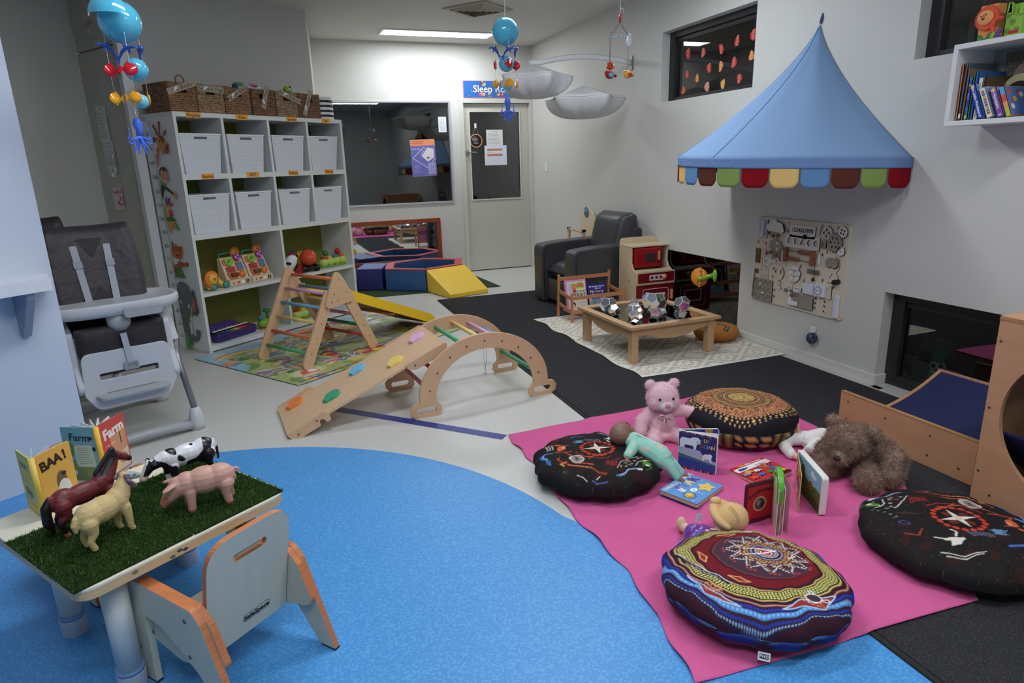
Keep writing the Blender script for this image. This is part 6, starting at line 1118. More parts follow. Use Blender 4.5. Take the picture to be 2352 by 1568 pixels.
m=MB(); m.box(0,.07,0,.05,0,.13,0,None,lin((150,196,70))); A=Art(m,UP,1,.0004); [A.el(x,z,.012,.012,(110,160,52))for x,z in((.01,.09),(.03,.06),(.012,.03),(.055,.1),(.05,.03))]; A.rect(.018,.015,.06,.028,(196,30,44),.004); m.build('box',PRINT,t)
m=MB(); [m.box(x,x+.014,-.014,-.004,.095,.135,0,RY(r),lin((150,200,60)))for x,r in((.005,.1),(.025,-.1),(.045,.15))]; m.build('leaf_flaps',PAINTED,t)
t=thing('teether_toy','red teether ring with green and purple beads between the toy packets','toy',bsp(.142,.05,SH+.001),0,None,rot=(0,0,RW))
m=MB(); m.tube([(.012+.028*math.cos(a),0,.05+.034*math.sin(a))for a in np.linspace(1.2,5.2,16)],.009,10); m.build('ring',mat('coral_red',(226,78,52),.35),t); m=MB(); m.ell((-.002,-.012,.016),(.009,.007,.016),R=RY(.5)); m.build('green_leaf',LIME,t)
m=MB(); [m.ell((.016+.003*k,-.012,.008+.009*k),(.011,.009,.006),10)for k in range(4)]; m.build('purple_beads',mat('violet_plastic',(110,70,160),.35),t)
# ---- painted paper cut-outs stuck on the high windows
CC={0:((206,54,46),(240,220,214),(226,96,60)),1:((232,140,70),(240,226,214),(236,170,60)),2:((232,150,130),(244,240,240),(214,80,80)),3:((238,180,60),(240,236,220),(226,120,60)),4:((232,120,84),(238,150,110),(226,100,70))}
for i,(y,z,w,h,k)in enumerate(((4.843,2.163,.051,.073,0),(4.641,2.136,.045,.06,0),(4.418,2.129,.039,.068,0),(4.24,2.156,.041,.066,0),(4.071,2.171,.045,.068,0),(4.842,2.001,.046,.052,0),(4.558,2.015,.049,.063,0),(4.412,2.009,.039,.069,1),(4.265,2.015,.046,.069,0),(4.077,2.03,.043,.059,1),(4.703,1.955,.036,.059,1),(4.575,1.879,.052,.062,2),(4.378,1.877,.04,.069,3),(4.194,1.893,.045,.058,0),(4.888,1.883,.044,.055,4),(2.395,1.875,.05,.075,0),(2.20,2.05,.06,.06,0))):
 q=random.Random(i); o=[]; n=22; rot=q.uniform(-.5,.5); x_=XR+.1035
 for j in range(n):
  a=2*PI*j/n; rr=1+.18*math.sin(3*a+i)*q.uniform(.5,1)+q.uniform(-.07,.07); X,Z=w*.62*rr*math.cos(a),h*.56*rr*math.sin(a); o.append((X*math.cos(rot)-Z*math.sin(rot),X*math.sin(rot)+Z*math.cos(rot)))
 m=MB(); m.plate([o],.0008,T=UP,c=lin(CC[k][0])); A=Art(m,UP,1,.0006)
 for j in range(7):c0=CC[k][1+(j%2)]; b=-h*.4+h*.13*j; A.line([(-w*.28,b-.006),(0,b+.006),(w*.28,b+.004+q.uniform(-.004,.006))],.0032,c0)
 poss=('at the upper left of the high window','second in the top row','third in the top row','fourth in the top row','at the top right corner','first in the second row','second in the second row','orange, in the middle of the window','fourth in the second row','orange, at the right edge','small orange one, low on the left','pale pink, in the bottom row','yellow mushroom-like one in the bottom row','red, lowest on the right','plain orange, at the lower left corner','mushroom-shaped, on the window beside the lion packet','half hidden above the green toy packet')[i]
 m.build('paper_leaf',mat('painted_paper',attr=True,rough=.6),loc=(x_,y-w*.3,z-h*.3),rz=RW,label='red painted paper cut-out '+poss if k==0 else 'painted paper cut-out, '+poss,cat='paper cut-out',group='painted paper cut-outs on the high windows')
 # ---- curved wall lamp with two cloth shades
PW=mat('translucent_white_cloth',(236,238,240),.8,bump=(60,.25,.006)); PW.node_tree.nodes['Principled BSDF'].inputs['Transmission Weight'].default_value=.0; PW.node_tree.nodes['Principled BSDF'].inputs['Alpha'].default_value=.82
lp=thing('arc_wall_lamp','white curved wall arm carrying two hanging cloth shades','lamp',(XR,5.53,2.165)); A_=[(0-1.0*k/12,0,.0+.048*math.sin(PI*min(1,k/11.0))-.014*(k/12)**2*1.2)for k in range(13)]
m=MB(); m.tube(A_,.013,8,flat=1.7); m.build('arm',WTP,lp,bevel=0); m=MB(); m.box(-.012,0,-.02,.02,-.06,.06); m.build('bracket',GREYM,lp,bevel=.002)
def cloth_shade(cx,cz,R_,rot,lab):
 t=thing('cloth_lamp_shade',lab,'lamp shade',(cx,5.53,cz),rot,'white cloth shades on the curved wall arm'); n=5
 def rad(a):q=(a*n/(2*PI))%1; return R_*(1-.27*math.sin(PI*q)**.8)
 K2=72; m=MB(); rings=[]
 for r_,z in((.03,.10),(.35,.065),(.7,.025),(1,0)):rings.append([(rad(2*PI*i/K2)*r_*math.cos(2*PI*i/K2),rad(2*PI*i/K2)*r_*math.sin(2*PI*i/K2),z*1.0-.012*math.sin(PI*((2*PI*i/K2*n/(2*PI))%1))*r_)for i in range(K2)])
 m.loft(rings,0,True,True,True); m.build('top_cloth',PW,t); m=MB(); rings=[]
 for q in range(10):
  f=q/9; r_=math.cos(f*PI/2)**.75; z=-.178*math.sin(f*PI/2)**1.1; rings.append([(rad(2*PI*i/K2)*max(.02,r_)*math.cos(2*PI*i/K2)*(1+.0),rad(2*PI*i/K2)*max(.02,r_)*math.sin(2*PI*i/K2),z+.006*math.sin(2*PI*i/K2*12)*math.sin(f*PI))for i in range(K2)])
 m.loft(rings,0,True,True,True); m.build('bottom_cloth',PW,t); m=MB(); m.tube([(rad(2*PI*i/K2)*math.cos(2*PI*i/K2),rad(2*PI*i/K2)*math.sin(2*PI*i/K2),.002-.012*math.sin(PI*((2*PI*i/K2*n/(2*PI))%1)))for i in range(K2)],.003,5,closed=True); m.build('wire_rim',WTP,t); return t
s1=cloth_shade(2.285,2.035,.345,D(-18),'white cloth shade hanging at the free end of the arm'); m=MB(); m.cyl((0,0,.09),(0,0,.125),.005); m.build('hanger',WTP,s1)
s2=cloth_shade(2.765,1.868,.385,D(-12),'lower white cloth shade hanging from the middle of the arm'); m=MB(); m.cyl((0,0,.09),(0,0,.335),.003); m.build('hanger',WTP,s2)
# ---- sea creature mobiles
BALLM=mat('sky_blue_shell',(84,186,216),.12,spec=.6,alpha=.9,coat=.5); DLP=mat('blue_acrylic',(52,92,190),.12,alpha=.85); RDA=mat('red_acrylic',(200,26,40),.12,alpha=.9); AMB=mat('amber_acrylic',(236,164,30),.12,alpha=.85); OCT=mat('octopus_blue',(74,116,220),.2,alpha=.92)
def dolphin(m,T):m.tube([(-.045,0,-.012),(-.03,0,.002),(0,0,.010),(.025,0,.002),(.045,0,-.014)],[.003,.009,.012,.008,.003],10,T=T,flat=.6); m.plate([[(.038,-.006),(.062,-.005),(.05,-.014),(.052,-.03),(.042,-.016)],[(-.004,.018),(.006,.03),(.01,.016)],[(-.012,.0),(-.006,-.018),(.0,.0)]],.003,T=T@UP)
def fish(m,T,s=1):m.lathe([(0,-.004),(.020*s,-.003),(.022*s,0),(.020*s,.003),(0,.004)],18,T=T@UP@SCL(1.15,1,1)); m.plate([[(.018*s,0),(.038*s,.016*s),(.034*s,0),(.038*s,-.016*s)],[(-.005*s,.018*s),(.008*s,.03*s),(.014*s,.016*s)],[(-.005*s,-.018*s),(.006*s,-.028*s),(.012*s,-.016*s)]],.003,T=T@UP)
def octopus(m,T):
 m.tube([(0,0,.055),(.0,0,.035),(.004,0,.012),(0,0,-.01)],[.012,.018,.013,.012],12,T=T)
 for k,(dx,dz,cu)in enumerate(((-.045,-.02,1),(-.03,-.055,.5),(-.012,-.068,.2),(.014,-.068,-.2),(.032,-.058,-.6),(.048,-.02,-1),(-.036,.012,1.4),(.036,.015,-1.4))):
  P=[(dx*t_+.012*cu*math.sin(PI*t_)*-1,.006*((k%3)-1),-.01+dz*t_-.02*math.sin(PI*t_)+(.018 if t_>.8 and abs(cu)>.9 else 0))for t_ in np.linspace(0,1,9)]; m.tube(P,[.006-.0045*t_ for t_ in np.linspace(0,1,9)],7,T=T)
def sea_mobile(loc,lab,rz,cutaway):
 t=thing('sea_mobile',lab,'mobile',loc,rz); WC=mat('white_thread',(236,236,232),.7)
 m=MB()
 if cutaway:m.lathe([(.0001+.075*math.sin(a),.075*math.cos(a))for a in np.linspace(PI,0,20)],30,T=RZ(.6))
 else:m.ell((0,0,0),.075,32)
 m.build('big_ball',BALLM,t)
 if cutaway:m=MB(); m.add([(.082*math.sin(b)*math.cos(a),.082*math.sin(b)*math.sin(a),.082*math.cos(b))for b in np.linspace(.05,1.55,10)for a in np.linspace(2.4,4.9,14)],[(j*14+i,j*14+i+1,(j+1)*14+i+1,(j+1)*14+i)for j in range(9)for i in range(13)],0,True,T=TR(-.03,-.03,.01)); m.build('shell_flap',BALLM,t)
 m=MB(); m.ell((.03 if cutaway else 0,.0,-.165),.043,26); m.build('middle_ball',BALLM,t); m=MB(); m.ell((.03 if cutaway else .005,0,-.28),.0265,20); m.build('small_ball',mat('pale_sky_shell',(124,204,224),.12,alpha=.85),t)
 R3=.066 if not cutaway else .06
 for k,a in enumerate((2.9,.1,4.5)):
  x,y=R3*math.cos(a)*1.0,R3*math.sin(a)
  m=MB(); dolphin(m,TR(x,y,-.095-.012*(k==2))@RZ(.4+k*.9)@RY(.35)); m.build('dolphin',DLP,t)
  m=MB(); fish(m,TR(x,y,-.172)@RZ(1.3*k+(.9 if not cutaway else .2))); m.build('red_fish',RDA,t)
  m=MB(); fish(m,TR(x,y,-.272)@RZ(1.1*k+.3),.95); m.build('amber_fish',AMB,t)
  m=MB(); m.cyl((x,y,-.02),(x,y,-.27),.0007,n=5); m.build('thread',WC,t)
 m=MB(); octopus(m,TR(.0,0,-.40)); m.build('octopus',OCT,t); m=MB(); m.cyl((0,0,-.30),(0,0,-.345),.0007,n=5); m.cyl((.0,0,.07),(.0,0,ZC-loc[2]),.0022,n=6); m.build('string',WC,t); return t
sea_mobile((1.363,3.695,2.033),'sea creature mobile with blue balls hanging in front of the sleep room door',.1,False)
sea_mobile((-.433,3.02,1.885),'sea creature mobile with an open blue shell hanging near the cupboard',.5,True)
# ---- felt bird mobile
t=thing('bird_mobile','small fabric bird mobile hanging from a white string near the right wall','mobile',(1.943,3.445,1.99))
m=MB(); m.cyl((0,0,.11),(0,0,ZC-1.99),.0022,n=6); m.cyl((.006,.006,.12),(.006,.006,ZC-1.99),.0016,n=6); m.tube([(0,0,.13),(.012,0,.14),(.02,0,.13),(.024,0,.115)],.002,6); m.build('string',MATS['white_thread'],t)
m=MB(); m.cyl((0,0,.065),(0,0,.108),.006,n=10); m.build('red_grip',REDP,t)
C4=[(-.072,-.02),(-.03,.05),(.072,.03),(.03,-.045)]; m=MB(); [m.cyl((0,0,.065),(x,y,.0),.0012,n=5)for x,y in C4]; m.build('cords',mat('mauve_cord',(120,84,96),.8),t)
m=MB(); m.cyl((C4[0][0]-.006,C4[0][1],0),(C4[2][0]+.006,C4[2][1],0),.0025,n=8); m.cyl((C4[1][0],C4[1][1],-.002),(C4[3][0],C4[3][1],-.002),.0025,n=8); m.build('cross_bar',mat('pale_teal_bar',(150,190,196),.4),t)
def felt_bird(x,y,z,c1,c2,nm):
 m=MB(); m.ell((0,0,0),(.026,.02,.022)); m.ell((-.016,0,.01),(.014,.013,.014)); limb(m,[(.015,0,0),(.036,0,-.008)],[.012,.007]); b=body(nm,m,c1,t,.0035,3,loc=(x,y,z),rz=random.uniform(-1,1)); m=MB(); m.ell((.004,-.02,-.004),(.016,.006,.012)); m.ell((.004,.02,-.004),(.016,.006,.012)); m.build('wing',c2,b); m=MB(); m.ell((-.024,-.010,.014),.0025,8); m.ell((-.024,.010,.014),.0025,8); m.build('eyes',BLACK,b)
FR_,FB_,FY_,FO_=mat('felt_red',(176,36,44),.9),mat('felt_blue',(110,176,206),.9),mat('felt_yellow',(240,190,76),.9),mat('felt_orange',(206,76,52),.9)
for(x,y),z,a,b in((C4[0],-.205,FR_,FB_),(C4[1],-.15,FO_,mat('felt_lime',(214,214,120),.9)),(C4[2],-.195,FY_,FO_)):
 felt_bird(x,y,z,a,b,'felt_bird'); m=MB(); m.cyl((x,y,0),(x,y,z+.02),.0012,n=5); m.build('thread',MATS['mauve_cord'],t)
m=MB(); m.ell((0,0,0),(.018,.016,.03)); m.ell((0,0,.03),.012); body('white_bird',m,mat('felt_white',(228,230,234),.9),t,.004,3,loc=(.055,-.01,-.03))
# ---- plywood half-pipe with a navy mat and a plywood box with a round opening
PLYW=mat('worn_plywood',(202,150,112),.5,wood=((3,3,12),.10),bump=(30,.08)); EDGE=mat('plywood_edge',(176,130,84),.6,wood=((2,2,90),.2))
NVM=mat('navy_mat',(30,36,84),.6,bump=(60,.2,.004))
t=thing('half_pipe','low plywood half-pipe with a curved navy mat below the window niche','climbing block',(2.55,1.60,.0095))
m=MB(); m.box(0,.02,0,.675,0,.192); fp=m.build('front_panel',PLYW,t,bevel=.0015); m=MB(); m.box(-.0012,.0212,.0,.675,.188,.1925); m.box(-.0,.02,.6735,.6765,0,.192); m.build('ply_edge',EDGE,fp)
m=MB(); [m.ell((-.0005,y,z),(.002,.006,.006),8)for y,z in((.06,.05),(.2,.05),(.42,.06),(.63,.06),(.2,.14),(.42,.14),(.63,.15))]; m.build('screw',SCREW,fp)
def pipe_z(x):return .045+.165*(max(0,(x-.1)/.56))**2.1
prof=[(x,pipe_z(x))for x in np.linspace(.021,.66,26)]
for y in(.662,.012):m=MB(); m.plate([[(.021,0),(.66,0)]+prof[::-1]],.018,T=TR(0,y,0)@UP); m.build('side_panel',PLYW,t,bevel=.001)
m=MB(); m.loft([[(x,.022,z-.004),(x,.652,z-.004),(x,.652,z-.012),(x,.022,z-.012)]for x,z in prof],0,False); m.build('curved_mat',NVM,t)
m=MB(); m.box(.655,.672,0,.675,0,.212); m.build('back_panel',PLYW,t,bevel=.0015)
t=thing('plywood_box','tall plywood climbing box with a large round opening at the right edge','climbing block',(2.465,.875,.0095)); HY=.335
m=MB(); m.plate([[(0,0),(.67,0),(.67,.714),(0,.714)],circ(HY,.375,.28,n=64)],.018,T=TR(.009,0,0)@YZ); m.build('front_panel',PLYW,t,bevel=.001)
m=MB(); m.plate([[(0,0),(.67,0),(.67,.714),(0,.714)],circ(HY,.375,.28,n=64)],.018,T=TR(.70,0,0)@YZ); m.build('back_panel',PLYW,t,bevel=.001)
m=MB(); m.box(0,.71,-.001,.671,.7145,.732); tp=m.build('top_panel',PLYW,t,bevel=.001); m=MB(); m.box(-.001,.711,-.002,.672,.718,.723); m.box(-.001,.711,-.002,.672,.7275,.7295); m.build('ply_layers',EDGE,tp)
for y in(0,.652):m=MB(); m.box(.0185,.69,y,y+.018,0,.7135); m.build('side_panel',PLYW,t)
m=MB(); [m.ell((-.0005,y,z),(.002,.006,.006),8)for y,z in((.655,.64),(.655,.38),(.655,.12),(.6,.04))]; m.build('screw',SCREW,tp)
pr2=[(.02+.66*k/20,.30-.24*math.sin(PI*k/20*.9)**.9)for k in range(21)]; m=MB(); m.loft([[(x,.02,z),(x,.65,z),(x,.65,z-.01),(x,.02,z-.01)]for x,z in pr2],0,False); m.build('curved_mat',NVM,t)
m=MB(); m.add([(.60,.02,.05),(.60,.65,.05),(.69,.65,.60),(.69,.02,.60)],[(0,1,2,3)]); m.add([(.605,.02,.05),(.605,.65,.05),(.695,.65,.60),(.695,.02,.60)],[(3,2,1,0)]); m.build('back_mat',NVM,t)
# ---- ceramic animals standing in the dim yard behind the low glass
def yard(nm,lab,loc,fn,cat='garden ornament'):t=thing(nm,lab,cat,loc,RW+.5); fn(t); return t
GL=dict(rough=.12)
def koala(t):
 m=MB(); m.ell((0,0,.05),(.028,.026,.04)); m.ell((0,-.01,.105),(.032,.028,.028)); m.ell((-.035,0,.12),.016); m.ell((.035,0,.12),.016); m.ell((-.015,-.02,.012),(.018,.03,.012)); m.ell((.015,-.02,.012),(.018,.03,.012)); body('koala_body',m,mat('glazed_blue_grey',attr=True,rough=.12),t,.004,3,lambda x,y,z:(226,226,226)if z<.022 else((96,104,150)if z<.075 else(168,176,196)))
 m=MB(); m.ell((-.013,-.036,.11),.005,8); m.ell((.013,-.036,.11),.005,8); m.ell((0,-.04,.098),(.006,.006,.008),8); m.build('face_marks',BLACK,t)
yard('koala_ornament','glazed blue-grey koala ornament behind the low window',(3.62,2.76,-.02),koala)
def panda(t):
 m=MB(); m.ell((0,0,.10),(.045,.04,.042)); m.ell((0,0,.04),(.05,.045,.045)); body('head',m,mat('glazed_white',attr=True,rough=.12),t,.005,3,lambda x,y,z:(150,196,70)if z<.06 else(222,224,220)); m=MB(); m.ell((-.018,-.036,.11),(.012,.006,.014),10); m.ell((.018,-.036,.11),(.012,.006,.014),10); m.ell((0,-.044,.09),(.007,.004,.006),8); m.build('face_marks',BLACK,t)
 m=MB(); m.ell((0,.0,.16),(.045,.04,.026)); m.ell((-.02,-.015,.185),.018); m.ell((.022,-.015,.185),.018); m.ell((0,-.03,.15),(.04,.02,.014)); body('frog_hat',m,mat('glazed_green',(30,130,76),.12),t,.005,3)
yard('panda_ornament','glazed panda ornament wearing a green frog hat behind the low window',(3.66,2.60,-.02),panda)
def goose(t):m=MB(); m.ell((.03,0,.12),(.10,.06,.06)); limb(m,[(-.03,0,.15),(-.06,0,.22),(-.055,0,.28)],[.035,.025,.02]); m.ell((-.07,0,.295),(.03,.018,.018)); m.ell((.02,0,.03),(.03,.03,.04)); body('goose_body',m,mat('weathered_grey',(136,130,120),.8),t,.006,4)
yard('goose_ornament','grey goose ornament standing in the yard behind the panda',(3.95,2.86,-.02),goose)
def monkey(t):
 m=MB(); m.ell((0,0,.07),(.065,.05,.06)); m.ell((-.07,0,.07),.02); m.ell((.07,0,.07),.02); body('head',m,mat('glazed_black',(26,26,34),.06,coat=.6),t,.005,3); m=MB(); m.ell((-.022,-.04,.07),(.022,.014,.024)); m.ell((.022,-.04,.07),(.022,.014,.024)); m.ell((0,-.04,.04),(.035,.018,.022)); m.build('face',mat('glazed_cream',(206,186,156),.12),t); m=MB(); m.ell((-.02,-.055,.07),.006,8); m.ell((.02,-.055,.07),.006,8); m.build('eyes',BLACK,t)
yard('monkey_ornament','glazed black and cream monkey head ornament behind the low window',(3.66,2.40,-.02),monkey)
def redp(t):m=MB(); m.ell((0,0,.06),(.04,.04,.06)); m.ell((0,0,.14),.03); body('parrot_body',m,mat('glazed_red',(170,50,60),.2),t,.006,3)
yard('parrot_ornament','red bird ornament behind the low window beside the plywood box',(3.55,2.11,-.02),redp)
def toucan(t):m=MB(); m.ell((0,0,.10),(.025,.025,.03)); limb(m,[(0,0,.10),(0,0,.03)],[.02,.025]); body('bird_body',m,mat('glazed_grey_white',(190,192,192),.2),t,.005,3); m=MB(); m.lathe([(0,-.0),(.013,0),(0,.035)],10,T=TR(-.01,-.02,.105)@RX(PI/2)); m.build('beak',TERRA,t)
yard('bird_ornament','small white bird ornament with an orange beak behind the dark low glass',(3.42,4.16,.10),toucan)
def bear2(t):m=MB(); m.ell((0,0,.04),(.03,.03,.04)); m.ell((0,0,.095),.028); m.ell((-.025,0,.12),.012); m.ell((.025,0,.12),.012); body('bear_body',m,mat('glazed_pale_blue',(140,176,196),.15),t,.004,3)
yard('bear_ornament','small pale blue bear ornament behind the dark low glass',(3.44,4.04,.03),bear2)
def cater(t):m=MB(); [m.ell((.035*k,0,.03),(.022,.03,.032))for k in range(4)]; body('segments',m,mat('terracotta_clay',(156,84,50),.5),t,.005,2)
yard('caterpillar_ornament','terracotta segmented ornament behind the dark low glass',(3.50,4.20,.08),cater)
for i,(x,y,z,lab)in enumerate(((3.45,4.10,.0,'flat stone under the ornaments behind the dark low glass'),)):
 m=MB(); m.ell((0,0,0),(.16,.22,.05)); m.build('stone',mat('garden_stone',(70,74,66),.9,bump=(30,.6)),loc=(x+.05,y,z-.01),label=lab,cat='stone')
 # == pink blanket with cushions, plush toys, dolls and books
PKB=mat('pink_cotton_waffle',(224,104,160),.9,spec=.15,var=(6,.05))
_n=PKB.node_tree.nodes; _l=PKB.node_tree.links; _tc=_n.new('ShaderNodeTexCoord'); _br=_n.new('ShaderNodeTexBrick'); _br.inputs['Scale'].default_value=90; _br.inputs['Mortar Size'].default_value=.1; _br.inputs['Mortar Smooth'].default_value=1; _br.inputs['Brick Width'].default_value=.9; _br.inputs['Row Height'].default_value=.6; _l.new(_tc.outputs['Object'],_br.inputs[0]); _bp=_n.new('ShaderNodeBump'); _bp.inputs['Strength'].default_value=.5; _bp.inputs['Distance'].default_value=.003; _bp.invert=True; _l.new(_br.outputs['Fac'],_bp.inputs['Height']); _l.new(_bp.outputs[0],_n['Principled BSDF'].inputs['Normal'])
LV=[(0,.90,1.155),(.13,.944,1.378),(.2,.967,1.524),(.28,.985,1.657),(.37,.982,1.828),(.5,.972,2.061),(.72,1.003,2.453),(1,1.0,2.86)]; RV=[(0,1.877,1.10),(.15,2.06,1.34),(.36,2.342,1.755),(.67,2.451,2.311),(1,2.455,2.926)]
ip=lambda T_,v:(float(np.interp(v,[q[0]for q in T_],[q[1]for q in T_])),float(np.interp(v,[q[0]for q in T_],[q[2]for q in T_])))
def blanket(u,v):
 a,b=ip(LV,v),ip(RV,v); x,y=a[0]+(b[0]-a[0])*u,a[1]+(b[1]-a[1])*u+.012*math.sin(u*9)*(v>.9)*(v-.9)*10
 z=.0035+.010*min(1,max(0,(x-1.42)/.06)); e=max(0,1-u*12)
 z+=.0018*(1+noise.noise(Vector((x*3,y*3,0))))+.004*e*(1+math.sin(v*38)); x+=.006*e*math.sin(v*52)
 z+=.007*math.exp(-((y-2.62-.1*x)/.02)**2)*.4+.006*math.exp(-((y-1.47+.05*x)/.012)**2)*max(0,1-u*2.5)+.004*math.exp(-((x-y*.35-1.02)/.02)**2)
 return(x,y,z)
m=MB(); n=150; m.add([blanket(i/n,j/n)for j in range(n+1)for i in range(n+1)],[(j*(n+1)+i,j*(n+1)+i+1,(j+1)*(n+1)+i+1,(j+1)*(n+1)+i)for j in range(n)for i in range(n)],0,True)
b_=m.build('blanket',PKB,label='bright pink waffle blanket spread over the floor under the cushions',cat='blanket'); q=b_.modifiers.new('s','SOLIDIFY'); q.thickness=.003; q.offset=-.2
BZ=.0165; FZ=.0065
# ---- printed cushions
def story_cv(rot=0):
 S_=520; c=Cv(S_,S_,(30,26,27)); c.noise(.35)
 for i in range(420):c.el(c.rg.random(),c.rg.random(),.0022,.0022,((150,90,40),(120,120,110),(140,40,30),(60,90,60))[i%4])
 for i in range(26):c.el(c.rg.random(),c.rg.random(),.05,.025,(52,26,24),c.rg.uniform(0,3))
 R_,O_,W_,B_=(196,62,46),(208,96,56),(222,216,204),(62,108,176)
 C_,Sn=math.cos(rot),math.sin(rot)
 def P(x,y):dx,dy=x-.5,y-.5; return(.5+dx*C_-dy*Sn,.5+dx*Sn+dy*C_)
 def PL(Q):return[P(*q)for q in Q]
 # star ringed with red dots
 c.el(*P(.5,.5),.15,.15,(24,18,18))
 for k in range(18):a=2*PI*k/18; c.el(*P(.5+.125*math.cos(a),.5+.125*math.sin(a)),.0185,.015,R_,a+rot+PI/2)
 for k in range(4):a=PI/4+PI/2*k; c.el(*P(.5+.062*math.cos(a),.5+.062*math.sin(a)),.026,.022,(104,44,28),a,.9)
 for k in range(4):a=PI/2*k+.25; L_=(.115,.10,.115,.10)[k]; c.poly(PL([(.5+L_*math.cos(a),.5+L_*math.sin(a)),(.5+.025*math.cos(a+.785),.5+.025*math.sin(a+.785)),(.5,.5),(.5+.025*math.cos(a-.785),.5+.025*math.sin(a-.785))]),W_)
 c.el(*P(.5,.5),.026,.026,(226,206,186)); c.el(*P(.5,.5),.014,.014,(180,140,120),0,.3)
 for k in range(40):a=3.6+1.8*k/40; c.el(*P(.5+.18*math.cos(a),.5+.18*math.sin(a)),.006,.006,(150,40,40))
 # spiral, kangaroo, dolphin, waves
 for r in(.062,.05,.038,.026,.014):c.el(*P(.34,.30),r,r*.95,W_,0,.12)
 c.line(PL([(.30,.37),(.34,.31)]),.012,(150,60,40))
 c.el(*P(.215,.50),.045,.03,O_,rot+.9); c.el(*P(.20,.56),.02,.016,O_,rot); c.line(PL([(.19,.58),(.15,.575)]),.008,O_); c.line(PL([(.20,.57),(.17,.60)]),.008,O_); c.line(PL([(.22,.53),(.28,.545)]),.008,O_); c.el(*P(.235,.51),.02,.014,(226,150,110),rot+.7); c.line(PL([(.20,.46),(.17,.43),(.26,.42),(.30,.42)]),.012,(190,70,44)); c.line(PL([(.24,.41),(.29,.37),(.31,.35)]),.008,(190,90,60))
 c.line(PL([(.065,.43),(.06,.37),(.085,.31),(.12,.25)]),.03,B_); c.line(PL([(.075,.42),(.075,.36),(.1,.30)]),.012,(140,180,220)); c.poly(PL([(.06,.43),(.15,.42),(.155,.435),(.07,.455)]),(90,140,200)); c.poly(PL([(.12,.25),(.135,.30),(.145,.24),(.13,.21)]),B_)
 for k in range(3):c.line(PL([(.10+.022*k,.50),(.115+.022*k,.53),(.105+.022*k,.56),(.12+.022*k,.59)]),.007,W_)
 # crocodile, turtle, emu
 c.line(PL([(.24,.22),(.28,.21),(.33,.20),(.40,.19),(.46,.17),(.52,.13),(.58,.12)]),.022,(150,56,40)); c.line(PL([(.26,.215),(.36,.20),(.44,.18)]),.010,O_); c.el(*P(.22,.235),.035,.014,O_,rot+.5)
 for x,y in((.20,.21),(.215,.195)):c.el(*P(x,y),.010,.010,(226,200,120)); c.el(*P(x,y),.005,.005,(30,20,20))
 for k in range(7):c.el(*P(.27+.03*k,.208-.004*k),.0035,.0035,W_)
 c.line(PL([(.35,.24),(.42,.235),(.47,.215)]),.012,O_); c.line(PL([(.22,.26),(.20,.30),(.215,.32)]),.009,O_)
 c.el(*P(.62,.26),.055,.042,(92,26,26),rot); [c.el(*P(.62+.036*math.cos(a),.26+.026*math.sin(a)),.009,.008,(150,48,42))for a in np.linspace(0,2*PI,9)]; c.el(*P(.62,.26),.01,.01,(160,50,44)); c.el(*P(.675,.31),.012,.012,(150,44,40)); [c.line(PL([(.62+.04*math.cos(a),.26+.03*math.sin(a)),(.62+.075*math.cos(a),.26+.055*math.sin(a))]),.010,(110,34,32))for a in(.9,2.3,3.9,5.4)]
 c.line(PL([(.42,.34),(.47,.345),(.52,.37),(.55,.36)]),.009,O_); c.line(PL([(.47,.345),(.44,.31)]),.006,O_); c.line(PL([(.52,.37),(.56,.39)]),.007,O_); c.line(PL([(.36,.33),(.42,.34)]),.006,(170,60,44))
 # tracks between two white lines, frog, whale
 c.line(PL([(.66,.20),(.70,.26),(.73,.33),(.80,.38)]),.006,W_); c.line(PL([(.80,.25),(.82,.31),(.86,.34),(.90,.35)]),.006,W_)
 for x,y in((.70,.21),(.735,.25),(.75,.20),(.77,.27),(.79,.32),(.81,.36),(.765,.235),(.84,.38)):c.el(*P(x,y),.010,.008,W_,rot+.5,.35)
 G_=(82,142,58); c.el(*P(.885,.30),.036,.020,G_,rot-.4); c.el(*P(.865,.325),.016,.013,G_); c.el(*P(.862,.33),.006,.006,(240,210,60)); c.el(*P(.895,.275),.018,.009,(236,232,210),rot-.4); c.line(PL([(.91,.28),(.93,.25),(.90,.22)]),.012,(60,112,50)); c.line(PL([(.87,.29),(.86,.26)]),.008,G_)
 c.line(PL([(.68,.11),(.74,.13),(.80,.17),(.84,.22)]),.026,(90,110,150)); c.line(PL([(.69,.12),(.75,.14),(.82,.19)]),.010,(176,190,214)); c.poly(PL([(.82,.2),(.86,.235),(.865,.20),(.84,.18)]),W_)
 # upper half: bird, fish, blues, arcs
 c.el(*P(.62,.72),.06,.015,W_,rot+.1); c.poly(PL([(.56,.70),(.60,.76),(.66,.78),(.64,.71)]),W_); c.line(PL([(.66,.72),(.72,.70)]),.008,W_); c.line(PL([(.6,.69),(.58,.65),(.6,.63)]),.012,W_)
 for k in range(26):c.line(PL([(.34+c.rg.uniform(-.04,.04),.62+c.rg.uniform(-.03,.03)),(.36+c.rg.uniform(-.04,.04),.63+c.rg.uniform(-.03,.03))]),.004,(110,150,190))
 for k in range(6):c.line(PL([(.40+.02*k,.68),(.42+.02*k,.64)]),.005,(130,150,180))
 c.line(PL([(.10,.66),(.2,.78),(.34,.86)]),.012,(120,32,30)); c.line(PL([(.28,.74),(.36,.76)]),.02,(70,110,180)); c.line(PL([(.75,.62),(.80,.68),(.88,.66)]),.010,(150,60,46)); c.el(*P(.82,.56),.03,.022,(60,80,140),rot,.3); c.line(PL([(.5,.82),(.62,.86),(.74,.82)]),.006,W_); c.line(PL([(.52,.84),(.62,.88),(.72,.85)]),.006,W_)
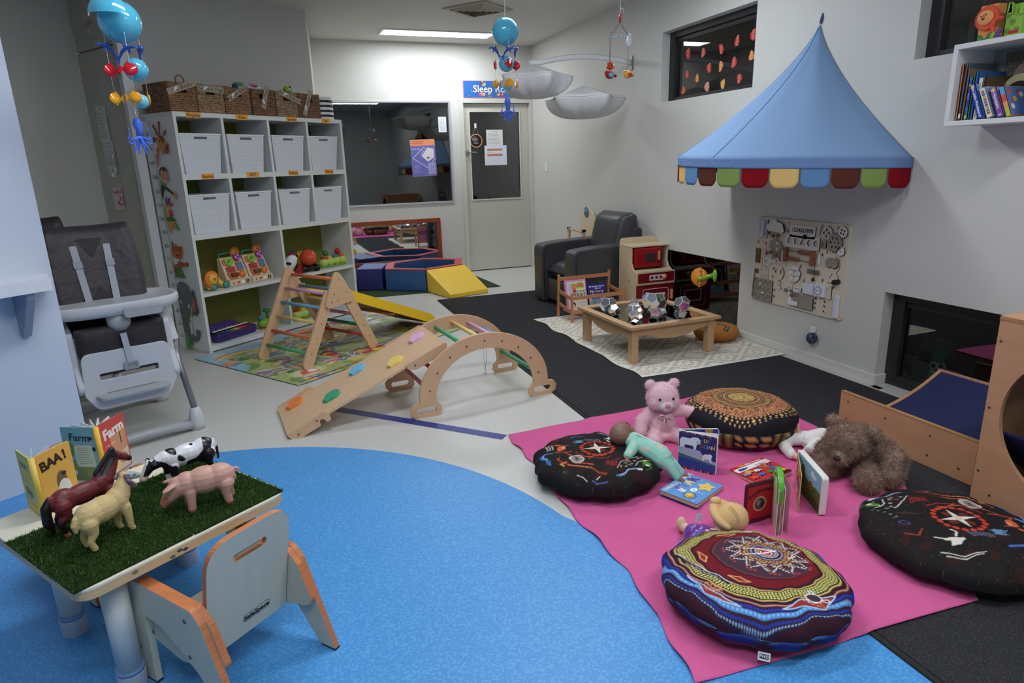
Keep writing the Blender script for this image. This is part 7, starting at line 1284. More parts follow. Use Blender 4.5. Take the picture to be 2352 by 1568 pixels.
 for k in range(5):c.line(PL([(.70+.02*k,.47-.002*k),(.73+.02*k,.45)]),.006,(90,60,50)); c.el(*P(.84+.02*k,.50-.03*k),.012,.005,(170,170,166),rot+.4,.4)
 c.line(PL([(.33,.09),(.38,.075),(.41,.05)]),.007,W_); c.line(PL([(.5,.06),(.53,.09)]),.008,W_); c.el(*P(.22,.12),.02,.014,(50,110,60),rot,.4); c.line(PL([(.46,.05),(.5,.03),(.60,.05)]),.010,(80,100,150))
 return c
SC_=story_cv(0)
CUSH=mat('printed_cotton_cushion',attr=True,rough=.8,spec=.2,bump=(500,.12))
round_cushion('floor_cushion','round black story-print cushion under the baby doll on the blanket',(1.205,2.285,FZ+.002),.272,.135,SC_,CUSH,rz=-D(28),oval_=.96,n=190,lump=.10,edge=.36,seams=11,side=lambda a,f:lin((24,21,22)))
round_cushion('floor_cushion','round black story-print cushion at the right edge of the blanket',(2.045,1.305,BZ),.292,.125,story_cv(D(-152)+D(0)),CUSH,rz=-D(57),oval_=.97,n=190,lump=.06,edge=.36,seams=7,side=lambda a,f:lin((24,22,22)))
# amber dot cushion
c=Cv(520,520,(30,27,36)); TN,OR_=(206,166,104),(200,134,92)
c.el(.5,.5,.40,.40,OR_)
for k in range(1300):
 r=.245+.15*c.rg.random(); a=2*PI*c.rg.random(); c.el(.5+r*math.cos(a),.5+r*math.sin(a),.0045,.006,(30,24,28),a)
for r,w,col in((.262,.012,(30,26,32)),(.245,.016,TN),(.225,.018,(30,26,32))):c.el(.5,.5,r,r,col)
for r,n_,s,col in((.236,80,.006,(36,30,34)),(.213,76,.006,TN),(.196,70,.0055,OR_),(.178,64,.006,TN),(.25,84,.005,(206,150,96))):
 for k in range(n_):c.el(.5+r*math.cos(2*PI*k/n_),.5+r*math.sin(2*PI*k/n_),s,s,col)
c.el(.5,.5,.163,.163,OR_); c.el(.5,.5,.145,.145,(34,28,34));
for k in range(34):a=2*PI*k/34; c.el(.5+.133*math.cos(a),.5+.133*math.sin(a),.006,.006,TN)
c.el(.5,.5,.118,.118,TN); c.el(.5,.5,.108,.108,(150,124,70)); c.el(.5,.5,.100,.100,(190,156,92))
for k in range(60):a,r=c.rg.uniform(0,6.28),.092*math.sqrt(c.rg.random()); x,y=.5+r*math.cos(a),.5+r*math.sin(a); c.line([(x,y),(x+c.rg.uniform(-.02,.02),y+c.rg.uniform(-.014,.014))],.008,((36,30,38),(120,96,50),(216,190,120))[k%3])
for k in range(64):a=2*PI*k/64; c.el(.5+.415*math.cos(a),.5+.415*math.sin(a),.010,.012,TN,a)
for k in range(50):a=2*PI*k/50; c.el(.5+.448*math.cos(a),.5+.448*math.sin(a),.012 if k%5 else .018,.011 if k%5 else .018,(222,176,112),a)
for k in range(56):a=2*PI*k/56; c.el(.5+.478*math.cos(a),.5+.478*math.sin(a),.009,.010,TN,a)
def dotside(a,f):
 k=a*26/(2*PI); d=abs((k%1)-.5)
 u=(a*6/(2*PI))%1
 if .12<u<.34 and f<.8 and(abs(u-.23)>.055 or f>.6):return lin((150,128,70))
 if(.10<f<.22 or .34<f<.5)and d<.3 and not(.12<u<.34):return lin((214,170,108))
 if .62<f<.72 and d<.22:return lin((170,96,70))
 return lin((28,25,36))
round_cushion('floor_cushion','plump black and amber dot painted cushion behind the pink teddy',(2.035,2.385,BZ),.262,.195,c,CUSH,rz=-D(40),oval_=.97,n=190,lump=.04,edge=.52,side=dotside,pw=.40)
# blue / maroon dot painting cushion
c=Cv(600,600,(58,26,38)); c.noise(.15); f0=(.56,.62)
BND=[(.60,(30,28,60)),(.575,(70,120,190)),(.56,(36,26,44)),(.52,(76,30,40))]
def arcd(r,col,s,step,a0=0,a1=2*PI,cx=.5,cy=.56,sq=.92):
 n_=max(3,int(abs(a1-a0)*r/step)); [c.el(cx+r*math.cos(a0+(a1-a0)*k/n_),cy+r*sq*math.sin(a0+(a1-a0)*k/n_),s,s,col)for k in range(n_+1)]
def disc(r,col,cx=.5,cy=.56,sq=.92):c.el(cx,cy,r,r*sq,col)
disc(.62,(46,34,60));
for r,col in((.56,(60,30,42)),(.545,(84,140,206)),(.51,(50,26,36)),(.475,(80,34,44)),(.465,(176,120,110)),(.455,(56,26,34)),(.43,(214,180,110)),(.42,(34,44,30))):disc(r,col)
for r in(.405,.39,.375,.36):arcd(r,(220,214,120),.0062,.018)
disc(.348,(214,170,110)); disc(.340,(54,24,34)); disc(.32,(116,22,34)); disc(.262,(50,22,34),.52,.58); disc(.255,(112,56,56),.525,.585)
disc(.248,(70,48,62),.53,.59)
arcd(.525,(130,190,230),.009,.026); arcd(.492,(44,60,170),.0095,.019); arcd(.575,(44,60,160),.009,.02); arcd(.60,(150,180,210),.006,.018); arcd(.46,(226,160,150),.004,.012)
for a in(2.2,3.5,4.45):
 x,y=.5+.295*math.cos(a),.57+.275*math.sin(a); tx,ty=-math.sin(a),math.cos(a); L1=[(x+tx*.06*s_,y+ty*.06*s_)for s_ in(-1,1)]; nx,ny=math.cos(a)*.02,math.sin(a)*.02
 c.poly([L1[0],(x+nx,y+ny),L1[1],(x-nx,y-ny)],(160,40,44)); c.line([L1[0],(x+nx,y+ny),L1[1],(x-nx,y-ny),L1[0]],.006,(230,190,120))
for k in range(12):
 a=2*PI*k/12+.1
 for r,col in((.10,(214,150,80)),(.12,(226,170,90)),(.14,(214,150,80)),(.16,(226,180,110)),(.18,(206,140,80)),(.20,(226,180,110))):
  w=(.21-r)*.42
  for s_ in np.linspace(-w,w,max(1,int(w/.007))):c.el(f0[0]+r*math.cos(a)-s_*math.sin(a),f0[1]+(r*math.sin(a)+s_*math.cos(a))*.92,.0052,.0052,col)
 for t_ in np.linspace(0,1,7):
  for sg in(-1,1):r,w=.215-.085*t_,sg*(.012+.045*t_); c.el(f0[0]+r*math.cos(a)-w*math.sin(a),f0[1]+(r*math.sin(a)+w*math.cos(a))*.92,.0052,.0052,(238,236,240))
 for t_ in(0,.35,.7):c.el(f0[0]+(.235)*math.cos(a+.26*t_),f0[1]+.235*math.sin(a+.26*t_)*.92,.007,.007,(196,70,66))
for r,col in((.088,(150,150,176)),(.078,(44,36,52)),(.062,(206,196,200)),(.056,(96,44,56)),(.034,(226,220,220)),(.028,(186,36,44)),(.012,(236,180,180))):c.el(*f0,r,r*.9,col)
c.el(f0[0]-.03,f0[1]+.03,.022,.02,(178,30,40)); arcd(.046,(230,226,226),.004,.012,cx=f0[0],cy=f0[1])
c.line([(f0[0]-.12,f0[1]+.01),(f0[0]-.02,f0[1]+.035),(f0[0]+.05,f0[1]+.03)],.008,(238,238,240)); c.line([(f0[0]-.11,f0[1]-.06),(f0[0]-.01,f0[1]-.01),(f0[0]+.05,f0[1]+.04)],.008,(238,238,240)); c.line([(f0[0]+.12,f0[1]-.01),(f0[0]+.16,f0[1]+.03)],.008,(238,238,240))
for cx,cy,s_ in((.27,.20,1),(.80,.24,-1)):
 T3=[(cx-.12,cy+.07),(cx-.06*s_,cy+.0),(cx+.16,cy-.10),(cx-.05,cy-.06)]if s_>0 else[(cx-.14,cy-.10),(cx+.0,cy+.02),(cx+.10,cy+.10),(cx+.07,cy-.04)]
 c.poly(T3,(150,54,44)); c.line(T3+[T3[0]],.009,(104,160,214)); c.line(T3+[T3[0]],.004,(226,232,240)); [c.el(cx+c.rg.uniform(-.05,.06),cy+c.rg.uniform(-.035,.03),.0042,.0042,(232,150,110))for _ in range(50)]
c.el(.80,.27,.036,.028,(60,52,62)); c.line([(.80+.042*math.cos(a),.27+.033*math.sin(a))for a in np.linspace(0,6.3,20)],.006,(236,236,240)); c.line([(.84,.27),(.87,.29),(.885,.275),(.865,.26),(.84,.27)],.006,(236,236,240)); c.line([(.78,.295),(.765,.32),(.79,.325),(.80,.30)],.006,(236,236,240)); c.line([(.77,.24),(.79,.22),(.82,.235)],.005,(236,236,240))
c.line([(.08,.50),(.16,.38),(.26,.31),(.36,.26)],.03,(40,34,44)); c.line([(.08,.52),(.16,.40),(.26,.33),(.38,.26)],.007,(220,216,222)); c.line([(.12,.45),(.22,.33),(.30,.28)],.010,(130,100,110))
for k in range(9):c.line([(.14+.025*k,.40-.017*k),(.15+.025*k,.365-.015*k)],.004,(176,170,180))
c.line([(.30,.905),(.36,.93),(.42,.915),(.47,.885)],.016,(226,226,230)); c.el(.41,.915,.02,.008,(90,96,110))
def blueside(a,f):
 k=a*60/(2*PI); d=(k%1)<.55
 if f<.12:return lin((74,120,170))if not d else lin((50,70,140))
 if f<.26:return lin((38,48,120))if d else lin((60,32,46))
 if f<.40:return lin((104,54,50))
 if f<.56:return lin((128,128,96))
 if f<.70:return lin((44,30,40))
 return lin((34,38,76))if d else lin((34,26,36))
CC_=round_cushion('floor_cushion','maroon and blue dot painted round cushion at the front corner of the blanket',(1.245,1.352,FZ+.002),.272,.150,c,CUSH,rz=-D(41),oval_=.92,n=210,lump=.07,edge=.50,seams=13,side=blueside,pw=.42)
m=MB(); m.box(-.016,.016,-.0015,0,-.011,.011,0,None,lin((226,228,228))); Art(m,TR(0,-.0016,0)@UP,1,.0002).rect(-.012,-.006,.012,.006,(40,40,44)).word('FWD',0,0,.010,(226,228,228),0,.0003); m.build('sewn_label',PRINT,CC_,loc=(.035,-.252,.028),rot=(-.5,.1,.12))
# ---- pink teddy
PF=mat('pink_plush',attr=True,rough=.95,spec=.1,sheen=.3)
t=thing('teddy_bear','pink plush teddy bear with a satin bow sitting on the blanket','teddy bear',(1.665,2.50,BZ),-D(14))
m=MB(); m.ell((0,.0,.078),(.070,.062,.078)); m.ell((0,-.012,.035),(.066,.06,.036)); m.ell((0,-.005,.218),(.076,.068,.070)); m.ell((-.040,-.028,.200),(.036,.036,.036)); m.ell((.040,-.028,.200),(.036,.036,.036)); m.ell((0,-.064,.192),(.032,.026,.024))
for s in(-1,1):m.ell((s*.058,.004,.278),(.026,.014,.026))
limb(m,[(-.055,0,.138),(-.098,-.005,.100),(-.112,-.03,.055)],[.030,.031,.029]); limb(m,[(.055,0,.142),(.105,-.008,.140),(.158,-.02,.132)],[.028,.028,.026])
limb(m,[(-.04,-.03,.036),(-.066,-.10,.036)],[.036,.035]); limb(m,[(.045,-.03,.036),(.09,-.095,.036)],[.036,.035])
PB=body('body',m,PF,t,.0042,5,lambda x,y,z:(238,232,234)if(z>.168 and z<.216 and y<-.060 and abs(x)<.034)else(246,206,216),fuzz=(26000,.007,.0012))
m=MB(); m.ell((0,-.088,.200),(.014,.009,.012)); m.build('nose',mat('rose_satin',(216,130,160),.5),t)
for s in(-1,1):m=MB(); m.ell((s*.032,-.066,.226),(.0065,.005,.007),14); m.build('eye',mat('glossy_black_eye',(12,10,10),.05),t)
RBN=mat('pink_satin',(240,196,206),.3,sheen=.3); m=MB()
for s in(-1,1):m.tube([(0,-.066,.140),(s*.022,-.070,.152),(s*.036,-.066,.142),(s*.02,-.068,.132),(0,-.066,.140)],.006,8,flat=.4)
m.tube([(-.003,-.066,.138),(-.012,-.074,.11),(-.010,-.078,.075)],.006,6,flat=.3); m.tube([(.003,-.066,.138),(.014,-.074,.11),(.022,-.076,.078)],.006,6,flat=.3); m.ell((0,-.070,.140),(.008,.007,.008)); m.build('ribbon_bow',RBN,t)
# ---- brown bear
BF=mat('brown_plush',attr=True,rough=.95,spec=.1,sheen=.2)
t=thing('teddy_bear','shaggy brown plush bear slumped forward beside the plywood half-pipe','teddy bear',(2.215,1.86,BZ),-D(66))
m=MB(); m.ell((.01,.035,.085),(.095,.085,.085)); m.ell((.01,.01,.155),(.075,.07,.06)); m.ell((-.02,-.085,.172),(.080,.078,.072)); m.ell((-.02,-.145,.128),(.036,.042,.034)); m.ell((-.02,-.115,.15),(.055,.05,.045))
m.ell((-.088,-.058,.232),(.026,.018,.028)); m.ell((.062,-.048,.215),(.034,.022,.026))
limb(m,[(-.075,-.0,.135),(-.112,-.045,.085),(-.105,-.10,.048)],[.042,.042,.036]); limb(m,[(.085,.01,.140),(.145,-.015,.12),(.150,-.06,.055)],[.042,.046,.042])
limb(m,[(.05,-.04,.045),(.095,-.13,.045)],[.045,.046]); m.ell((.09,-.158,.052),(.047,.034,.05)); limb(m,[(-.05,-.04,.045),(-.085,-.14,.04)],[.043,.038])
body('body',m,BF,t,.005,4,lambda x,y,z:(166,138,120)if noise.noise(Vector((x*30,y*30,z*30)))>0 else(148,120,104),fuzz=(42000,.013,.0017),noise_amp=(40,.003))
m=MB(); m.ell((-.02,-.188,.128),(.015,.010,.011)); m.build('nose',mat('dark_plush_nose',(30,22,20),.5),t)
for s in(-1,1):m=MB(); m.ell((-.02+s*.036,-.148,.17),(.006,.005,.006),12); m.build('eye',MATS['glossy_black_eye'],t)
# ---- fingers helper for dolls: a small palm with five tapered fingers
def doll_hand(m,P,d,side,s=1.0):
 d=Vector(d).normalized(); sd=Vector(side); sd=(sd-d*sd.dot(d)).normalized(); up=d.cross(sd); P=Vector(P)
 m.ell(tuple(P),(.0095*s,)*3,10); m.ell(tuple(P+d*.007*s),(.0095*s,)*3,10)
 for k,(o,L_)in enumerate(((-.0075,.011),(-.0026,.014),(.0024,.0135),(.0070,.0105))):
  a=P+d*.011*s+sd*o*s; limb(m,[tuple(a),tuple(a+d*L_*.6*s+up*-.001*s),tuple(a+d*L_*s-up*.004*s)],[.0030*s,.0027*s,.0023*s],7)
 a=P+sd*.009*s; limb(m,[tuple(a),tuple(a+sd*.006*s+d*.006*s),tuple(a+sd*.007*s+d*.012*s)],[.0032*s,.003*s,.0026*s],7)
 # ---- dark skinned baby doll lying on the cushion
t=thing('baby_doll','dark-skinned bald baby doll in a mint sleepsuit lying on the black cushion','doll',(0,0,0))
DSK=mat('doll_brown_skin',(138,102,84),.42,sss=.1); MINT=mat('mint_sleepsuit',attr=True,rough=.85,bump=(200,.2))
Hc=Vector((1.330,2.300,.178)); T0=Vector((1.372,2.232,.158)); HP=Vector((1.440,2.150,.110)); FT=Vector((1.475,2.085,.045)); F2=Vector((1.515,2.115,.040))
m=MB(); m.ell(tuple(Hc),(.052,.050,.050)); m.ell(tuple(Hc+Vector((.020,.022,.010))),(.038,.036,.036)); m.ell(tuple(Hc+Vector((.043,.012,.012))),(.012,.012,.010)); m.ell(tuple(Hc+Vector((.012,-.050,-.002))),(.011,.005,.014))
fdir=Vector((.50,.80,.30)).normalized()
nose=Hc+Vector((.045,.010,.030)); m.ell(tuple(nose),(.007,.007,.007)); m.ell(tuple(Hc+Vector((.052,-.004,.018))),(.006,.006,.005)); m.ell(tuple(Hc+Vector((.056,-.014,.004))),(.009,.009,.009)); limb(m,[tuple(Hc+Vector((.02,-.03,-.01))),tuple(T0)],[.022,.02])
hA=Vector((1.268,2.142,.135)); doll_hand(m,hA,(-.35,-.8,-.35),(.9,-.3,0),1.0); limb(m,[tuple(Vector((1.285,2.165,.145))),tuple(hA)],[.010,.009])
for P_,dd in((FT,Vector((.35,-.75,-.25))),(F2,Vector((.45,-.7,-.2)))):
 dd=dd.normalized(); limb(m,[tuple(P_),tuple(P_+dd*.022)],[.012,.011]); [m.ell(tuple(P_+dd*.034+Vector((-dd.y,dd.x,0))*o),.0042,8)for o in(-.008,-.003,.002,.007)]
body('body',m,DSK,t,.0028,3)
for o in(Vector((.046,.006,.044)),):pass
m=MB(); m.ell(tuple(Hc+Vector((.030,.000,.047))),(.004,.003,.003),8); m.ell(tuple(Hc+Vector((.050,.020,.028))),(.004,.003,.003),8); m.build('eyes',MATS['glossy_black_eye'],t); m=MB(); m.ell(tuple(Hc+Vector((.061,-.006,.012))),(.004,.005,.002),8); m.build('mouth',mat('doll_lips',(136,72,66),.4),t)
m=MB(); limb(m,[tuple(T0+Vector((-.008,.02,0))),tuple(T0.lerp(HP,.5)),tuple(HP)],[.040,.046,.048]); limb(m,[tuple(T0+Vector((-.02,-.01,0))),(1.318,2.190,.150),(1.286,2.166,.142)],[.024,.024,.019]); limb(m,[tuple(T0+Vector((.02,.02,0))),(1.43,2.24,.13),(1.46,2.215,.10)],[.024,.022,.018])
limb(m,[tuple(HP+Vector((-.012,-.01,0))),(1.455,2.112,.085),tuple(FT)],[.036,.028,.019]); limb(m,[tuple(HP+Vector((.02,.015,-.01))),(1.485,2.135,.075),tuple(F2)],[.034,.027,.019])
body('sleepsuit',m,MINT,t,.0035,4,lambda x,y,z:(226,196,180)if noise.noise(Vector((x*42,y*42,z*42)))>.42 else(150,212,194))
m=MB(); m.tube([tuple(T0+Vector((-.008,.0,.042))),tuple(T0.lerp(HP,.5)+Vector((.0,.008,.048))),tuple(HP+Vector((.02,.0,.046))),(1.505,2.12,.068)],.003,6); m.build('white_trim',mat('white_piping',(230,232,236),.7),t)
# ---- white suited doll behind
t=thing('baby_doll','pale baby doll in a white sleepsuit lying behind the brown bear','doll',(0,0,0)); PSK=mat('doll_pale_skin',(228,178,158),.42,sss=.1)
m=MB(); limb(m,[(2.205,2.165,.075),(2.185,2.165,.098)],[.014,.012]); doll_hand(m,(2.182,2.163,.108),(-.1,.0,1),(.8,.4,.1),1.0); limb(m,[(2.070,2.060,.038),(2.082,2.015,.036)],[.016,.014]); doll_hand(m,(2.085,2.003,.034),(.35,-.9,-.1),(.9,.3,0),1.05); m.ell((2.36,2.10,.075),(.05,.05,.05)); m.ell((2.352,2.055,.07),(.01,.01,.01)); limb(m,[(2.32,2.11,.07),(2.28,2.11,.065)],[.025,.03]); body('body',m,PSK,t,.003,3)
m=MB(); m.ell((2.345,2.056,.09),(.005,.004,.005),8); m.ell((2.378,2.056,.088),(.005,.004,.005),8); m.build('eyes',MATS['glossy_black_eye'],t)
WS=mat('white_sleepsuit',(236,234,230),.85,bump=(60,.4,.006)); m=MB(); limb(m,[(2.29,2.12,.062),(2.22,2.12,.058)],[.044,.046]); limb(m,[(2.22,2.15,.06),(2.14,2.17,.055),(2.085,2.135,.048),(2.066,2.075,.04)],[.034,.030,.027,.024]); limb(m,[(2.23,2.15,.06),(2.205,2.165,.072)],[.024,.02]); limb(m,[(2.22,2.08,.055),(2.15,2.06,.045),(2.19,2.03,.04)],[.032,.026,.022]); body('sleepsuit',m,WS,t,.004,4)
# ---- cloth doll face down
t=thing('cloth_doll','cloth doll with rolled golden hair and a purple satin dress lying face down','doll',(0,0,0)); CLS=mat('cloth_skin',(224,190,158),.85); Hd=Vector((1.405,1.665,.088));
m=MB(); m.ell(tuple(Hd),(.058,.052,.056)); limb(m,[(1.345,1.648,.055),(1.31,1.665,.05)],[.022,.03]); limb(m,[(1.315,1.625,.05),(1.285,1.600,.055),(1.262,1.59,.06)],[.017,.015,.014]); limb(m,[(1.29,1.72,.035),(1.285,1.76,.035)],[.02,.018]); m.ell((1.283,1.775,.04),(.02,.018,.03)); limb(m,[(1.27,1.66,.035),(1.235,1.67,.03)],[.019,.017]); body('body',m,CLS,t,.0035,4)
HAIR=mat('golden_felt_hair',(222,184,130),.85,bump=(40,.3,.004)); m=MB(); m.ell(tuple(Hd+Vector((.006,-.006,.010))),(.060,.056,.056)); h_=m.build('hair',HAIR,t)
Nv=Vector((.10,-.30,1)).normalized(); ca=Hd+Vector((.0,.0,.012)); ux=Vector((.8,.6,0)).normalized(); uy=Vector((-.55,.75,.25)).normalized()
m=MB(); m.tube([tuple(ca+ux*.062*math.cos(a)+uy*.054*math.sin(a)+Vector((0,0,.012*math.sin(a))))for a in np.linspace(-.35,PI+.35,22)],[.012+.009*math.sin(PI*k/21)for k in range(22)],10,flat=.8); m.ell(tuple(ca+uy*.062+Vector((.01,0,.03))),(.022,.016,.014)); m.build('rolled_plait',HAIR,t)
m=MB(); [m.tube([tuple(ca+ux*(.052*math.cos(a)*.98)+Vector((.006,-.006,0))+Vector((math.cos(a)*.0,-.052*math.sin(b),.052*math.cos(b))))for b in np.linspace(-.2,1.1,8)],.0012,5)for a in(.9,1.25,1.6,1.95,2.3)]; m.build('hair_crease',mat('hair_crease',(186,146,96),.9),t)
PUR=mat('purple_satin',(106,52,150),.25,sheen=.3); m=MB(); limb(m,[(1.335,1.652,.05),(1.305,1.675,.045),(1.285,1.695,.04)],[.028,.038,.042]); m.ell((1.262,1.66,.035),(.03,.03,.03)); m.ell((1.285,1.61,.05),(.016,.014,.014)); body('dress',m,PUR,t,.004,3,noise_amp=(50,.004)); m=MB(); m.add([(1.303,1.722,.075),(1.330,1.722,.072),(1.335,1.722,.100),(1.308,1.722,.104)],[(0,1,2,3)]); m.add([(1.303,1.7235,.075),(1.330,1.7235,.072),(1.335,1.7235,.100),(1.308,1.7235,.104)],[(3,2,1,0)]); m.build('care_label',PAPER,t)
# ---- board books
def flat_book(nm,lab,x,y,ang,w,h,th,cov,edge,fn,z=BZ):
 t=thing(nm,lab,'book',(x,y,z),ang); m=MB(); m.plate([rrect(-w/2,-h/2,w/2,h/2,.008,3)],.003,T=TR(0,0,.0018),c=lin(cov)); m.plate([rrect(-w/2,-h/2,w/2,h/2,.008,3)],.003,T=TR(0,0,th-.0015),c=lin(cov)); fn(Art(m,TR(0,0,th),1,.0004,dz=.00006)); m.build('cover',PRINT,t)
 m=MB(); m.plate([rrect(-w/2+.002,-h/2+.001,w/2-.001,h/2-.001,.007,3)],th-.007,T=TR(0,0,th/2)); m.build('pages',mat('board_pages_%d'%int(edge[0]),edge,.6),t); return t
def f_star(A):
 A.rect(-.101,-.085,.101,.085,(104,158,222),.006); A.word('TWINKLE, TWINKLE,',.008,.067,.022,(238,232,176),0,.0008).word('LITTLE',-.06,.045,.018,(70,140,210),0,.0006)
 A.letters('STAR',-.035,.030,.056,[(118,70,160),(74,116,190),(240,206,110),(96,50,140)],.034,0,.0025)
 for k in range(12):a=2*PI*k/12; A.line([(-.062+.018*math.cos(a),-.028+.018*math.sin(a)),(-.062+.028*math.cos(a),-.028+.028*math.sin(a))],.003,(60,40,30))
 A.el(-.062,-.028,.019,.017,(246,206,60)); A.el(-.045,.01,.014,.010,(222,234,246)).el(-.05,.024,.006,.010,(222,234,246)).el(-.035,.024,.006,.010,(222,234,246)); A.el(-.012,-.018,.019,.014,(240,246,250)).word('zzz',-.012,-.018,.012,(120,150,190))
 P=[];
 for k in range(10):a=PI/2+2*PI*k/10; r=.040 if k%2==0 else .022; P.append((.042+r*math.cos(a)*1.1,-.042+r*math.sin(a)))
 A.poly(rpoly(P,.006,3),(244,206,96)).el(.034,-.040,.0025,.0025,(60,50,40)).el(.050,-.040,.0025,.0025,(60,50,40))
 for x,y in((-.02,-.06),(.085,.0),(-.09,-.06),(.07,.05),(-.02,-.045),(.0,.05)):A.el(x,y,.004,.004,(226,232,246),n=6)
flat_book('board_book','pale blue Twinkle Twinkle Little Star board book lying on the blanket',1.486,1.998,D(24),.205,.172,.018,(96,150,214),(232,196,100),f_star)
m=MB(); m.cyl((0,0,0),(0,0,.006),.013); sbk=m.build('raised_sun',mat('sun_yellow',(246,206,60),.4),[o for o in bpy.data.objects if o.get('label','').startswith('pale blue Twinkle')][0],loc=(-.062,-.028,.018))
def f_truck(A):
 A.rect(-.103,-.078,.103,.078,(206,40,44),.006); A.rect(-.103,.030,.103,.060,(238,236,230)).rect(-.103,-.078,.103,-.066,(30,26,30)); A.word('COUNT TO',-.05,-.072,.008,(240,240,240)).word('THERE ARE',-.03,.070,.013,(246,206,80),0,.0004).word('NEVER TOO MANY',.035,.068,.012,(246,240,236),0,.0004)
 A.rect(-.085,.036,-.045,.052,(52,60,150),.003).rect(-.05,.04,-.03,.05,(90,110,180)).rect(-.025,.036,.03,.054,(240,240,244),.004)
 A.letters('TOUGH',.02,.036,.020,[(70,140,60),(230,120,50),(60,100,180)],.016,0,.001).letters('TRUCKS',.00,.012,.028,[(60,60,150),(206,60,60),(90,150,80),(230,150,60)],.017,0,.0016)
 for x,y,c in((-.06,.012,(236,176,60)),(-.03,-.03,(60,120,190)),(-.075,-.035,(230,90,60)),(.02,-.035,(40,140,70)),(.06,-.02,(60,110,180)),(.075,.03,(240,200,180)),(-.085,-.0,(150,150,160)),(.075,-.055,(236,176,60)),(-.02,.0,(226,222,206))):
  A.rect(x-.018,y-.008,x+.012,y+.012,c,.003).rect(x+.004,y-.008,x+.02,y+.005,c,.002).el(x-.01,y-.009,.005,.005,(24,24,26)).el(x+.010,y-.009,.005,.005,(24,24,26))
flat_book('board_book','red trucks board book lying flat behind the red open book',1.845,2.01,D(11),.208,.158,.020,(190,36,42),(206,180,150),f_truck)
def leafboard(m,H_,L_,h,th,az,c_,r=.012,T=None):
 """a standing board leaf from the hinge H_ in direction az, outline stands in the vertical plane; returns its frame (front on the right of az)"""
 F=frame((H_[0],H_[1],H_[2]),(math.cos(az),math.sin(az),0),(0,0,1)); m.plate([rpoly([(0,0),(L_,0),(L_,h),(0,h)],[.0,r,r,.0],4)],th,T=F,c=lin(c_)); return F
 # up / down polar bear book
t=thing('board_book','navy Up Down polar bear board book standing open on the blanket','book',(1.563,2.207,BZ)); a1,a2=math.atan2(-.131,.097),math.atan2(-.071,.163)
m=MB(); F=leafboard(m,(0,0,0),.168,.178,.006,a1,(236,236,240)); A=Art(m,F@TR(0,0,.0032),1,.0002)
A.rect(.002,.002,.165,.176,(48,42,108),.008).poly([(.002,.03),(.165,.03),(.165,.062),(.12,.068),(.095,.10),(.002,.105)],(176,180,206)).poly([(.002,.05),(.165,.022),(.165,.048),(.002,.074)],(58,110,130)).poly([(.002,.012),(.165,.012),(.165,.04),(.08,.05),(.002,.056)],(44,70,150))
for k in range(15):A.rect(.004+.0108*k,.170,.010+.0108*k,.177,((226,150,90),(40,60,130),(206,84,60))[k%3]); A.rect(.004+.0108*k,.002,.010+.0108*k,.012,((226,150,90),(40,60,130),(206,84,60))[k%3])
A.poly(rpoly([(.008,.102),(.006,.135),(.015,.150),(.05,.150),(.065,.158),(.085,.160),(.098,.148),(.092,.132),(.082,.128),(.078,.102),(.068,.102),(.066,.118),(.03,.118),(.026,.102)],.004,2),(226,230,240)).el(.088,.138,.01,.009,(176,206,230))
A.poly(rpoly([(.108,.058),(.108,.082),(.118,.090),(.132,.092),(.142,.096),(.150,.088),(.146,.076),(.148,.056),(.142,.056),(.138,.068),(.118,.068),(.115,.058)],.002,2),(232,234,238))
A.letters('UP',.118,.150,.022,[(240,190,80),(90,96,150)],.014,0,.0008).letters('DOWN',.104,.124,.022,[(160,60,70),(120,110,170),(90,170,220),(240,190,80)],.0155,0,.0008)
for x,y in((.02,.165),(.05,.168),(.14,.165),(.158,.14),(.1,.108)):A.el(x,y,.0015,.0015,(230,230,240),n=6)
m.build('front_cover',PRINT,t)
m=MB(); F=leafboard(m,(.004,.006,0),.172,.178,.006,a2+.02,(230,232,238)); A=Art(m,F@TR(0,0,.0032),1,.0002); A.rect(.002,.002,.169,.176,(40,62,150),.008).poly([(.11,.176),(.145,.176),(.14,.13),(.12,.14)],(190,140,60)).poly([(.03,.176),(.07,.176),(.06,.160)],(60,130,90)).rect(.002,.1,.169,.14,(46,80,170)); m.build('back_leaf',PRINT,t)
m=MB()
for k in range(4):F=leafboard(m,(.003,.003,0),.165,.174,.0022,a1+(a2-a1)*(.18+.10*k),(226,226,230))
m.build('pages',PRINT,t)
# red peekaboo book with a green handle
t=thing('board_book','red board book with a black circle on its cover and a green handle','book',(1.640,1.712,BZ)); az=PI
m=MB(); F=leafboard(m,(0,0,0),.132,.165,.006,az,(60,20,34)); F2_=frame((-.132,0,0),(1,0,0),(0,0,1)); A=Art(m,F2_@TR(0,0,.0032),1,.0002); A.rect(.0,.0,.132,.165,(88,26,40),.008).rect(.012,.02,.132,.150,(176,32,38)).el(.068,.076,.031,.031,(206,150,90)).el(.068,.076,.026,.026,(236,190,130)).el(.068,.076,.024,.024,(70,74,74)).el(.062,.08,.010,.012,(130,134,136)).el(.078,.072,.008,.010,(36,34,36))
for k,ch in enumerate('peekaboo!'):A.word(ch,.022+.0125*k,.112+.010*math.sin(k*.42)+.002*k,.020,(60,14,26),.3-.02*k,.0012)
m.build('cover',PRINT,t)
a3=math.atan2(-.105,-.075); m=MB()
for k in range(5):leafboard(m,(-.004+.0045*k,-.004,0),.125,.185,.0032,a3+.015*k,((214,206,196),(170,120,100),(206,214,190),(190,150,120),(226,222,212))[k],.004)
